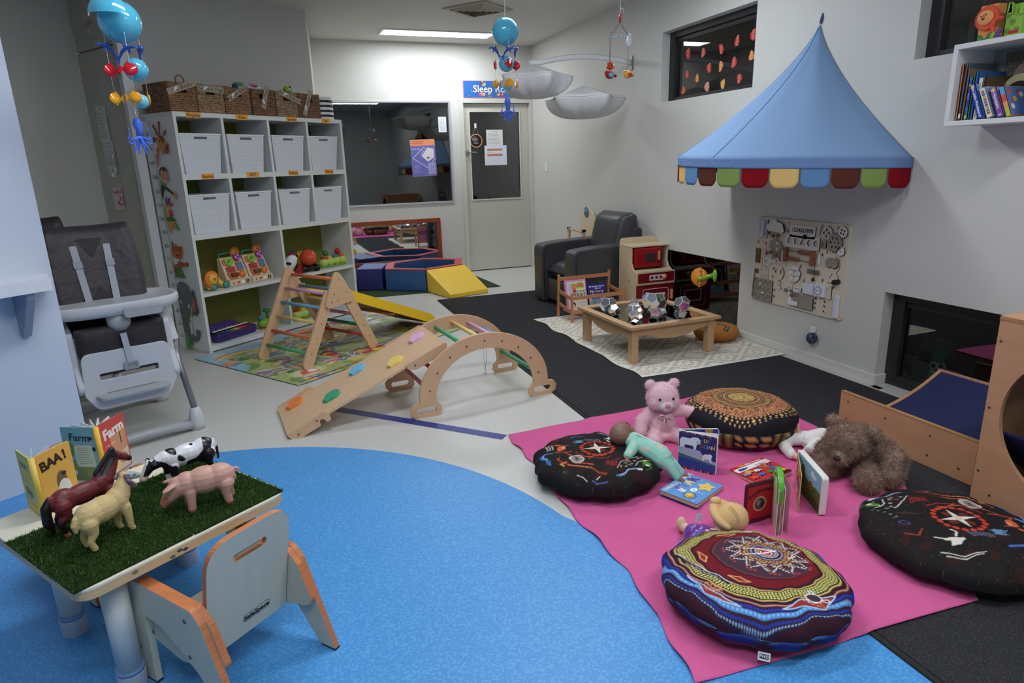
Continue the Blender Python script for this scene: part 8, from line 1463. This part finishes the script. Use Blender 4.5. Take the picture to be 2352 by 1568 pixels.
m.build('pages',PRINT,t); m=MB(); F=frame((.006,0,0),(math.cos(a3),math.sin(a3),0),(0,0,1)); P=[(.128,.13)]+[(.064+.066*math.cos(a),.175+.055*math.sin(a))for a in np.linspace(0,PI,18)]+[(-.002,.13)]; Q=[(.064+.048*math.cos(a),.175+.038*math.sin(a))for a in np.linspace(0,PI,18)]
m.plate([P+[(.016,.13)]+Q[::-1]+[(.112,.13)]],.020,T=F,bev=.003); m.build('green_handle',mat('bright_green_plastic',(96,186,60),.3),t)
m=MB(); F=leafboard(m,(.030,.0,0),.122,.19,.0015,a3+.14,(200,170,168)); m.build('clear_leaf',mat('tinted_clear_leaf',(206,176,176),.2,alpha=.55),t)
# blue sky peek book
t=thing('board_book','thick board book with blue sky cover standing open beside the brown bear','book',(1.915,1.872,BZ)); a1=math.atan2(1.640-1.872,1.815-1.915); a2=math.atan2(1.672-1.872,1.752-1.915)
m=MB(); F=leafboard(m,(0,0,0),.245,.158,.024,a1,(236,234,224),.014); A=Art(m,F@TR(0,0,.0122),1,.0002); A.rect(.003,.003,.24,.155,(140,190,222),.01).poly([(.003,.003),(.24,.003),(.24,.085),(.2,.09),(.15,.08),(.1,.09),(.05,.082),(.003,.088)],(92,108,52)).poly([(.003,.003),(.24,.003),(.24,.04),(.1,.05),(.003,.035)],(70,82,40)).el(.17,.125,.028,.010,(232,240,246)).el(.16,.132,.014,.010,(232,240,246)).el(.07,.09,.024,.030,(110,74,50)).el(.07,.115,.016,.016,(120,82,56)).el(.075,.06,.022,.02,(96,60,42)).el(.15,.08,.015,.018,(176,80,60)).line([(.03,.14),(.05,.135),(.07,.14)],.003,(60,90,120)).line([(.02,.06),(.12,.035)],.002,(230,226,200)); m.build('cover',PRINT,t)
m=MB(); F=leafboard(m,(-.014,.0,0),.225,.155,.003,a2-.02,(206,190,110)); A=Art(m,F@TR(0,0,.0017),1,.0002); A.rect(.003,.003,.222,.152,(206,176,90),.006)
for i in range(50):A.el(random.uniform(.01,.215),random.uniform(.01,.145),.012,.010,random.choice([(214,90,70),(230,206,120),(96,150,90),(226,140,80),(130,110,170)]))
A.el(.12,.06,.05,.035,(226,110,80)).el(.12,.06,.035,.022,(236,190,200)).el(.11,.065,.016,.016,(110,110,180)); m.build('printed_leaf',mat('glossy_print',attr=True,rough=.2),t)
# == high chairs behind the partition
HG=mat('light_grey_plastic',(198,200,204),.35); HG2=mat('grey_plastic',(166,168,172),.4); PAD=mat('charcoal_padding',(58,54,58),.5,bump=(14,.5,.02)); PADK=mat('dark_seat_fabric',(38,33,36),.6,bump=(12,.4,.02)); TBE=mat('grey_tube',(130,134,142),.3,metal=.6); WEB=mat('grey_webbing',(176,180,190),.8)
def high_chair(lab,loc,rz):
 t=thing('high_chair',lab,'high chair',loc,rz,'grey plastic high chairs')
 for y,s in((-.32,-1),(.32,1)):
  m=MB(); m.tube([(-.25,y,.03),(-.13,y+.012*s,.045),(0,y+.015*s,.05),(.13,y+.012*s,.045),(.25,y,.03)],[.034,.030,.030,.030,.034],12,flat=.85); b=m.build('base_bar',HG2,t)
  for x in(-.26,.26):m=MB(); m.lathe([(.036,0),(.04,.03),(.036,.07),(.024,.12),(0,.125)],18,T=TR(x,y,0)); m.build('foot',HG,t)
 for x in(-.26,.26):
  k=1 if x>0 else-1
  m=MB(); m.cyl((x,-.32,.11),(x-.012*k,-.10,.56),.0165,n=14); m.build('front_leg',TBE,t); m=MB(); m.cyl((x,.32,.11),(x-.012*k,.0,.56),.0165,n=14); m.build('rear_leg',TBE,t)
  m=MB(); m.bar((x-.004*k,-.15,.46),(x-.012*k,-.07,.64),.05,.06); m.cyl((x-.05*k,-.07,.605),(x+.035*k,-.07,.605),.028,n=18); m.build('hub',HG,t,bevel=.008)
  m=MB(); m.plate([rpoly([(-.24,.60),(.06,.72),(.12,.60),(.02,.40),(-.20,.36),(-.26,.30),(-.30,.33),(-.25,.44)],.03)],.03,T=TR(x-.045*k,0,0)@YZ,bev=.006); m.build('side_shell',HG,t)
 m=MB(); m.plate([rpoly([(-.205,.30),(-.16,.22),(.16,.22),(.205,.30),(.19,.50),(-.19,.50)],.04),rrect(-.135,.36,.135,.40,.012),rrect(-.12,.27,.12,.30,.01)],.018,T=TR(0,-.285,0)@UP,bev=.004); m.build('leg_rest',HG,t)
 m=MB(); m.plate([rpoly([(-.15,-.36),(.15,-.36),(.165,-.28),(-.165,-.28)],.03)],.02,T=TR(0,0,.285),bev=.005); m.build('footrest',HG2,t)
 m=pillow_mesh(.205,.26,.06,16,.25); F=frame((0,.10,.835),(1,0,0),(0,.12,.5)); m.v=[tuple(F@Vector((x*(1+.12*math.sin(PI*min(1,(y+.26)/.52))),y,z+.05*(x/.2)**2)))for x,y,z in m.v]; bk=m.build('backrest_pad',PAD,t,sub=1)
 m=MB(); m.plate([rpoly([(-.12,-.20),(.12,-.20),(.13,.12),(.10,.17),(-.10,.17),(-.13,.12)],.04)],.016,T=F@TR(0,0,.052),bev=.006); m.build('inner_pad',PADK,bk)
 for x in(-.075,.075):m=MB(); m.bar(tuple(F@Vector((x,.14,.066))),tuple(F@Vector((x*.8,-.22,.075))),.032,.003,up=(0,-.97,.2)); m.build('shoulder_strap',WEB,bk); m=MB(); m.bar(tuple(F@Vector((x*.97,.06,.071))),tuple(F@Vector((x*.96,.025,.072))),.040,.007,up=(0,-.97,.2)); m.build('buckle',mat('grey_buckle',(150,154,166),.4),bk)
 m=pillow_mesh(.20,.16,.04,12,.3); m.v=[(x,y-.08,z+.585)for x,y,z in m.v]; m.build('seat_pad',PADK,t,sub=1)
 m=pillow_mesh(.205,.125,.03,14,.3); F3=frame((0,-.262,.50),(1,0,0),(0,.05,1)); m.v=[tuple(F3@Vector((x*(1-.12*max(0,-y/.12)),y,z-.012*math.exp(-(x/.02)**2))))for x,y,z in m.v]; m.build('front_flap',PADK,t,sub=1)
 m=MB(); m.bar((.0,-.300,.58),(.01,-.302,.43),.028,.003,up=(0,-1,0)); m.build('crotch_strap',WEB,t); m=MB(); ring_frame(m,-.022,.042,.395,.435,.010,-.312,-.302); m.build('strap_buckle',MATS['grey_buckle'],t)
 o=[(.315*math.copysign(abs(math.cos(a))**.62,math.cos(a)),-.12+.20*math.copysign(abs(math.sin(a))**.75,math.sin(a)))for a in np.linspace(0,2*PI,60)[:-1]]; sc=lambda k,z,dy=0:[(x*k,(y+.12)*k-.12,z)for x,y in o]
 m=MB(); m.loft([sc(.80,.665),sc(.93,.672),sc(.985,.688),sc(1,.70),sc(1,.722),sc(.975,.732),sc(.93,.728),sc(.90,.712),sc(.5,.708),sc(.05,.708)],0,True); m.build('tray',HG,t)
 m=MB(); m.plate([rrect(-.085,-.015,.085,.028,.02)],.018,T=TR(.10,-.33,.675)@UP,bev=.004); m.build('tray_latch',HG2,t); m=MB(); m.loft([[(x*.055*k,-.26+y*.04*k,z)for x,y in circ(0,0,1,n=16)]for k,z in((1,.675),(.95,.62),(.6,.59))],0,True); m.build('crotch_post',HG2,t)
 return t
hc=high_chair('grey plastic high chair with a large tray and dark padded seat in front',(-.85,3.85,0),D(23))
copy_tree(hc,None,(-1.37,4.72,0),D(23),'second grey high chair mostly hidden behind the first one')
# == toddler table with farm animals, books and chairs
TO=Vector((-.524,1.598));
def tp(a,b,z=0):p=TO+Vector(E1)*a+Vector(E2)*b; return(p.x,p.y,z)
TWH=mat('cream_table_laminate',(236,230,208),.4,var=(9,.03)); TED=mat('table_edge_band',(222,186,140),.45,wood=((3,3,50),.06)); LEGM=mat('cream_metal_leg',(206,208,204),.35)
t=thing('toddler_table','small square cream table with rounded corners and white tubular legs','table',tp(0,0),A36); TS=.59
m=MB(); m.plate([rrect(0,0,TS,TS,.055,8)],.006,T=TR(0,0,.377)); m.build('table_top',TWH,t,bevel=.001); m=MB(); m.plate([rrect(.0008,.0008,TS-.0008,TS-.0008,.054,8)],.024,T=TR(0,0,.362)); m.build('edge_band',TED,t)
m=MB(); A=Art(m,UP,1,.0006); [A.poly(rpoly([(x,z),(x+.012,z+.004),(x+.02,z-.002),(x+.010,z-.006)],.002),c_)for x,z,c_ in((.235,.366,(50,90,96)),(.25,.362,(60,70,90)),(.215,.358,(90,110,110)),(.12,.368,(120,116,100)))]; m.build('paint_marks',PRINT,t)
for a,b in((.10,.075),(.115,.455),(.50,.50),(.49,.09)):
 m=MB(); m.cyl((a,b,.03),(a,b,.352),.030,.033,n=28); l_=m.build('leg',LEGM,t); m=MB(); m.cyl((a,b,0),(a,b,.058),.034,.036,n=28); m.build('leg_cup',mat('blue_grey_cup',(176,184,200),.35),l_,bevel=.003); m=MB(); m.cyl((a,b,.058),(a,b,.070),.0345,n=28); m.build('leg_collar',mat('blue_collar',(120,160,208),.35),l_); m=MB(); m.ell((a+.034,b,.11),.006,8); m.build('screw',SCREW,l_)
 # artificial grass squares
GRS=mat('grass_blades',attr=True,rough=.9,spec=.1)
def grass(a0,a1,b0,b1,lab,n=15000):
 r=np.random.default_rng(int(a0*100)+3); m=MB(); m.box(a0,a1,b0,b1,.380,.3855,0,None,lin((32,50,24)))
 x=r.uniform(a0-.003,a1+.003,n); y=r.uniform(b0-.003,b1+.003,n); d=r.normal(size=(n,2))*.0045; h=r.uniform(.004,.0095,n); w=.0011; a=r.uniform(0,PI,n)
 V=np.stack([np.stack([x-w*np.cos(a),y-w*np.sin(a),np.full(n,.385)],1),np.stack([x+w*np.cos(a),y+w*np.sin(a),np.full(n,.385)],1),np.stack([x+d[:,0],y+d[:,1],.385+h],1)],1).reshape(-1,3)
 g=r.uniform(.6,1.3,n); cc=np.array([lin((58,88,38))])*g[:,None]; cc=np.where((r.random(n)<.12)[:,None],np.array([lin((96,120,66))]),cc)
 m.add(V.tolist(),[(3*i,3*i+1,3*i+2)for i in range(n)],0,False,None,[tuple(q)for q in np.repeat(cc,3,0).tolist()]); return m.build('grass_square',GRS,loc=tp(0,0),rz=A36,label=lab,cat='artificial grass')
grass(-.004,.292,.012,.41,'dark green artificial grass square under the horse and ram'); grass(.298,.580,.010,.45,'dark green artificial grass square under the pig and cow')
def animal(nm,lab,a,b,rz,fn,mat_,color,extra=None,vox=.0022,noise_amp=None,z=.3865):
 t=thing(nm,lab,'toy animal',tp(a,b,z),rz); m=MB(); fn(m); body('body',m,mat_,t,vox,3,color,noise_amp=noise_amp);
 if extra:extra(t)
 return t
RUB=mat('painted_rubber',attr=True,rough=.42,spec=.45)
def horse(m):
 m.ell((-.052,0,.098),(.036,.028,.034)); m.ell((0,0,.096),(.056,.026,.030)); m.ell((.052,0,.100),(.032,.026,.034)); limb(m,[(.062,0,.110),(.085,0,.142),(.100,0,.165)],[.027,.019,.014]); limb(m,[(.098,0,.170),(.118,-.004,.158),(.134,-.008,.146)],[.0145,.0115,.0085]); m.ell((.136,-.008,.144),(.009,.008,.008))
 for y,dx in((-.018,.004),(.018,-.006)):
  limb(m,[(.056+dx,y*.8,.085),(.058+dx,y,.05),(.056+dx,y,.020),(.058+dx,y,.006)],[.016,.0095,.0065,.0085]); limb(m,[(-.060-dx,y*.85,.090),(-.058-dx,y,.062),(-.074-dx,y,.044),(-.068-dx,y,.018),(-.064-dx,y,.006)],[.023,.015,.009,.007,.0085])
 limb(m,[(-.084,0,.118),(-.098,0,.098),(-.099,.002,.055),(-.090,.004,.022)],[.008,.012,.013,.006]); limb(m,[(.096,.008,.180),(.097,.010,.190)],[.005,.002]); limb(m,[(.096,-.008,.180),(.097,-.010,.190)],[.005,.002])
 for k in range(8):u=k/7; m.ell((.046+.050*u,0,.136+.048*u),(.012,.006,.010),8)
def hcol(x,y,z):
 if x<-.088 and z<.122:return(26,20,22)
 if z<.016:return(150,96,74)if x<0 else(28,22,22)
 if z<.052:return(34,22,24)
 if x>.03 and z>.128 and(z-.128)>(x-.046)*.86-.012 and x<.104:return(30,22,26)
 if x>.128:return(44,22,22)
 return(112,42,44)
def heyes(t):m=MB(); [m.ell((.112,s*.0115-.003,.166),.0022,8)for s in(-1,1)]; m.build('eyes',MATS['glossy_black_eye'],t)
animal('toy_horse','brown rubber toy horse with black mane and tail behind the ram',.165,.315,A36+.12,horse,RUB,hcol,heyes)
def ram(m):
 m.ell((-.038,0,.092),(.038,.032,.036)); m.ell((0,0,.092),(.048,.031,.036)); m.ell((.040,0,.096),(.032,.029,.036)); limb(m,[(.052,0,.108),(.066,0,.132),(.074,0,.145)],[.027,.020,.015]); limb(m,[(.076,0,.150),(.094,-.003,.145),(.110,-.005,.138)],[.0155,.012,.0085])
 for y,dx in((-.019,.003),(.019,-.004)):
  limb(m,[(.046+dx,y*.8,.075),(.049+dx,y,.045),(.050+dx,y,.016),(.054+dx,y,.007)],[.016,.0105,.0085,.0085]); limb(m,[(-.050-dx,y*.85,.078),(-.046-dx,y,.048),(-.057-dx,y,.030),(-.050-dx,y,.007)],[.022,.013,.0085,.0085])
 limb(m,[(-.074,0,.100),(-.080,0,.085),(-.078,0,.068)],[.008,.009,.006])
def rcol(x,y,z):return(30,22,20)if z<.0045 else((156,178,164)if(x>.078 and z>.128)else(216,188,130))
def rhorn(t):
 for s in(-1,1):m=MB(); m.tube([(.078-.016*u*math.cos(u*4.6)-.004,s*(.012+.012*u),.150+.0205*math.cos(u*4.6)*(.9)-.012)for u in np.linspace(0,1.15,14)],[.0085-.0045*u for u in np.linspace(0,1,14)],10); m.build('horn',mat('mauve_horn',(124,102,118),.45),t)
 m=MB(); [m.ell((.094,s*.0125-.003,.149),.0022,8)for s in(-1,1)]; m.build('eyes',MATS['glossy_black_eye'],t)
animal('toy_ram','cream rubber toy ram with curled mauve horns nearest the table edge',.155,.180,A36+.22,ram,mat('wool_rubber',attr=True,rough=.6,bump=(260,.9,.003)),rcol,rhorn)
def pig(m):
 m.ell((-.040,0,.084),(.044,.036,.040)); m.ell((0,0,.083),(.056,.037,.041)); m.ell((.046,0,.080),(.036,.032,.038)); limb(m,[(.066,0,.080),(.092,0,.058),(.108,0,.040)],[.030,.022,.014]); m.lathe([(0,0),(.011,0),(.0115,.006),(0,.007)],14,T=TR(.112,0,.034)@RY(D(125)))
 for s in(-1,1):m.ell((.090,s*.026,.090),(.024,.011,.006),R=RZ(s*.55)@RY(.25))
 for y,dx in((-.022,.004),(.022,-.004)):limb(m,[(.046+dx,y*.8,.062),(.046+dx,y,.034),(.047+dx,y,.008)],[.018,.0125,.0115]); limb(m,[(-.058-dx,y*.85,.066),(-.056-dx,y,.036),(-.060-dx,y,.008)],[.024,.0135,.0115])
 limb(m,[(-.084,0,.100),(-.094,.003,.096),(-.090,.006,.088)],[.005,.004,.003])
def pcol(x,y,z):return(190,96,72)if z<.012 else((196,120,104)if(x>.098 and z<.06)else(206,158,142))
def peyes(t):m=MB(); [m.ell((.092,s*.0205,.066),.0022,8)for s in(-1,1)]; m.build('eyes',MATS['glossy_black_eye'],t)
animal('toy_pig','pink rubber toy pig with drooping ears on the grass square',.405,.120,A36+PI-.50,pig,RUB,pcol,peyes)
def cow(m):
 m.ell((-.050,0,.086),(.040,.030,.036)); m.ell((0,0,.084),(.058,.031,.035)); m.ell((.050,0,.084),(.034,.027,.036)); limb(m,[(.066,0,.092),(.092,0,.088),(.108,0,.082)],[.026,.019,.016]); limb(m,[(.110,0,.084),(.126,0,.064),(.134,0,.052)],[.0165,.0125,.0105]); m.ell((.134,0,.050),(.012,.013,.010))
 for s in(-1,1):m.ell((.106,s*.024,.094),(.007,.014,.006)); limb(m,[(.112,s*.008,.098),(.114,s*.012,.106)],[.004,.002])
 for y,dx in((-.018,.003),(.018,-.004)):limb(m,[(.054+dx,y*.8,.066),(.056+dx,y,.036),(.054+dx,y,.007)],[.017,.0095,.0095]); limb(m,[(-.064-dx,y*.85,.072),(-.060-dx,y,.042),(-.068-dx,y,.026),(-.064-dx,y,.007)],[.023,.012,.0085,.0095])
 limb(m,[(-.086,0,.105),(-.094,0,.08),(-.092,0,.04)],[.004,.0035,.006]); m.ell((-.04,0,.052),(.018,.016,.012))
def ccol(x,y,z):
 if x>.115 and z<.060:return(206,186,176)
 if x>.100:return(34,30,34)if abs(y)>.0085 else(224,224,224)
 return(32,28,34)if noise.noise(Vector((x*26+3.3,y*16,z*24+1.1)))>.02 else(226,226,230)
def ceyes(t):m=MB(); [m.ell((.116,s*.0150,.080),.0022,8)for s in(-1,1)]; m.build('eyes',MATS['glossy_black_eye'],t)
animal('toy_cow','black and white rubber toy cow behind the pig',.475,.335,A36+PI-.14,cow,mat('glossy_rubber',attr=True,rough=.25),ccol,ceyes)
def open_book(lab,loc,a1,a2,w,h,c1,c2,cs,f1,f2,fan=(.2,.35,.5,.65,.8),pc=(236,234,228)):
 """board book standing half open, its spine toward the viewer"""
 t=thing('board_book',lab,'book',loc); m=MB(); F=leafboard(m,(0,0,0),w,h,.004,a1,c1,.005); f1(Art(m,frame((0,0,0),(math.cos(a1+PI),math.sin(a1+PI),0),(0,0,1))@TR(-w,0,.0023),1,.0002)); m.build('back_cover',PRINT,t)
 m=MB(); F=leafboard(m,(.010*math.cos(a2),.010*math.sin(a2),0),w,h,.004,a2,c2,.005); f2(Art(m,F@TR(0,0,.0023),1,.0002)); m.build('front_cover',PRINT,t)
 m=MB(); m.cyl((.003,.001,.001),(.003,.001,h-.001),.008,n=12,c=lin(cs)); m.build('spine',PRINT,t)
 m=MB(); [leafboard(m,(.002,.006,0),w-.008,h-.006,.0022,a1+(a2-a1)*k,pc,.005)for k in fan]; m.build('pages',PRINT,t); return t
def f_baa1(A):A.rect(.004,.004,.114,.18,(206,204,100),.004).letters('BAA!',.030,.150,.026,[(60,62,90)],.018,-.1,.001).scrawl(.02,.09,.10,.12,3,(196,170,90),.0018).rect(.03,.055,.05,.08,(130,70,60)).rect(.055,.048,.075,.072,(90,110,150)).rect(.08,.042,.10,.066,(190,200,220)).poly([(.08,.004),(.114,.004),(.114,.04)],(226,226,210)).poly([(.004,.004),(.114,.004),(.114,.018),(.004,.04)],(230,206,100))
def f_baa2(A):A.rect(.004,.004,.114,.18,(236,182,84),.004).letters('BAA!',.022,.145,.040,[(60,40,34)],.024,.12,.002).el(.07,.08,.018,.032,(120,96,70)).el(.075,.05,.022,.034,(236,232,220)).el(.095,.03,.014,.016,(214,90,70)).el(.08,.10,.008,.006,(50,40,36)).line([(.015,.03),(.05,.03)],.003,(110,130,60))
def f_farm1(A):A.rect(.003,.003,.113,.182,(124,178,190),.004).poly([(.003,.003),(.113,.003),(.113,.04),(.06,.06),(.003,.08)],(130,148,80)).el(.02,.11,.018,.025,(96,140,70)).rect(.035,.05,.10,.125,(206,216,190),.01).scrawl(.042,.058,.094,.118,8,(140,160,150),.0016).word('Farm',.06,.150,.034,(36,50,56),-.06,.0008).el(.098,.148,.007,.006,(30,36,40)).el(.104,.112,.006,.008,(30,36,50)).el(.02,.03,.012,.010,(226,226,216))
def f_farm2(A):A.rect(.003,.003,.113,.182,(206,76,70),.004).poly([(.003,.003),(.113,.003),(.113,.085),(.03,.065),(.003,.07)],(214,204,180)).poly([(.04,.13),(.113,.15),(.113,.07),(.05,.05)],(206,150,110)).word('Farm',.062,.146,.046,(240,232,226),.12,.002).word('On the',.04,.105,.014,(240,210,200),.12).rect(.085,.09,.089,.13,(40,30,30)).el(.03,.04,.014,.014,(96,150,80)).el(.06,.02,.02,.012,(226,190,140)).el(.02,.02,.012,.010,(110,160,90)).el(.085,.04,.02,.018,(190,120,90))
open_book('yellow green board book with a Baa title standing open on the table corner',(-.709,2.052,.381),math.atan2(.100,-.062),math.atan2(.098,.062),.118,.186,(206,204,100),(236,182,84),(236,206,90),f_baa1,f_baa2,(.25,.6),(206,202,220))
open_book('blue and red farm board book standing open beside the toy horse',(-.590,2.248,.381),math.atan2(.052,-.105),math.atan2(.105,.052),.118,.186,(124,178,190),(206,76,70),(240,196,60),f_farm1,f_farm2,(.16,.32,.48,.62,.80),(240,240,238))
# ---- toddler chairs
BW1=mat('pale_birch_veneer',(206,200,178),.45,wood=((30,4,4),.05)); PLE=mat('orange_ply_edge',(206,124,74),.5,wood=((2,2,260),.22))
def toddler_chair(lab,loc,rz):
 t=thing('toddler_chair',lab,'chair',loc,rz,'plywood toddler chairs at the small table')
 for s in(-1,1):
  x=s*.158; o=rpoly([(.205,0),(.15,0),(.148,.19),(.02,.205),(-.02,.11),(-.135,0),(-.195,0),(-.075,.275),(-.055,.300),(.165,.312),(.200,.290)],[.004,.004,.025,.01,.02,.004,.004,.015,.02,.02,.02])
  # outer side frame: a front leg, an arm and a raked rear leg
  o=rpoly([(.200,0),(.150,0),(.145,.205),(.135,.215),(.075,.205),(-.055,.115),(-.140,0),(-.195,0),(-.095,.270),(-.065,.300),(.165,.312),(.198,.290)],[.004,.004,.012,.012,.02,.02,.004,.004,.02,.03,.03,.02])
  m=MB(); m.plate([[(y,z)for y,z in o]],.0175,T=TR(x,0,0)@YZ,bev=0); m.build('side_frame',[BW1],t); sf=m
  m=MB(); m.plate([[(y,z)for y,z in o]],.0165,T=TR(x,0,0)@YZ@SCL(1.004,1.003,1)); m.build('ply_edge',PLE,t)
  o2=rpoly([(.195,.285),(.165,.308),(-.065,.297),(-.105,.26),(-.145,.155),(-.12,.135),(.04,.10),(.15,.13),(.19,.15)],.015)
  m=MB(); m.plate([o2],.0175,T=TR(x-s*.0182,0,0)@YZ); m.build('inner_side',BW1,t); m=MB(); m.plate([o2],.0165,T=TR(x-s*.0182,0,0)@YZ@SCL(1.005,1.004,1)); m.build('ply_edge',PLE,t)
  m=MB(); [m.cyl((x+s*.0085,y,z),(x+s*.0098,y,z),.0065,n=12)for y,z in((-.035,.262),(-.03,.155),(.115,.175))]; m.build('bolt',mat('blue_steel_bolt',(110,124,146),.35,metal=.6),t)
 F=frame((0,-.028,.115),(1,0,0),(0,-.075,.34)); H=.352; P=rpoly([(-.128,0),(.128,0),(.128,H),(-.128,H)],[.006,.006,.075,.075],10); sl=rrect(-.052,H-.085,.052,H-.060,.0124,6)
 m=MB(); m.plate([P,sl],.0150,T=F); b=m.build('backrest',BW1,t); m=MB(); m.plate([[(x*1.004,y*1.002)for x,y in P],[(x*.985,y)for x,y in sl]],.0138,T=F); m.build('ply_edge',PLE,t)
 m=MB(); T_=F@TR(.025,.055,.0078); m.plate([rrect(-.045,-.0125,.045,.0125,.012),rrect(-.0440,-.0115,.0440,.0115,.0112)],.0006,T=T_,c=lin((60,58,54))); Art(m,T_,1,.0003).word('SafeSpace',0,-.001,.021,(18,18,18),0,.0009); m.build('logo',PRINT,b)
 m=MB(); m.box(-.140,.140,-.03,.165,.155,.170); m.build('seat',BW1,t,bevel=.003)
 for x in(-.158,.158):
  for y in(-.168,.175):m=MB(); m.box(x-.009,x+.009,y-.027,y+.027,-.0005,.004); m.build('foot_pad',BLACK,t)
 return t
ch=toddler_chair('pale plywood toddler chair with a slot handle at the near side of the table',(-.205,1.70,.004),D(40)+0)
copy_tree(ch,None,tp(.36,.72,.004),A36+PI+.04,'matching plywood toddler chair tucked in behind the open books')
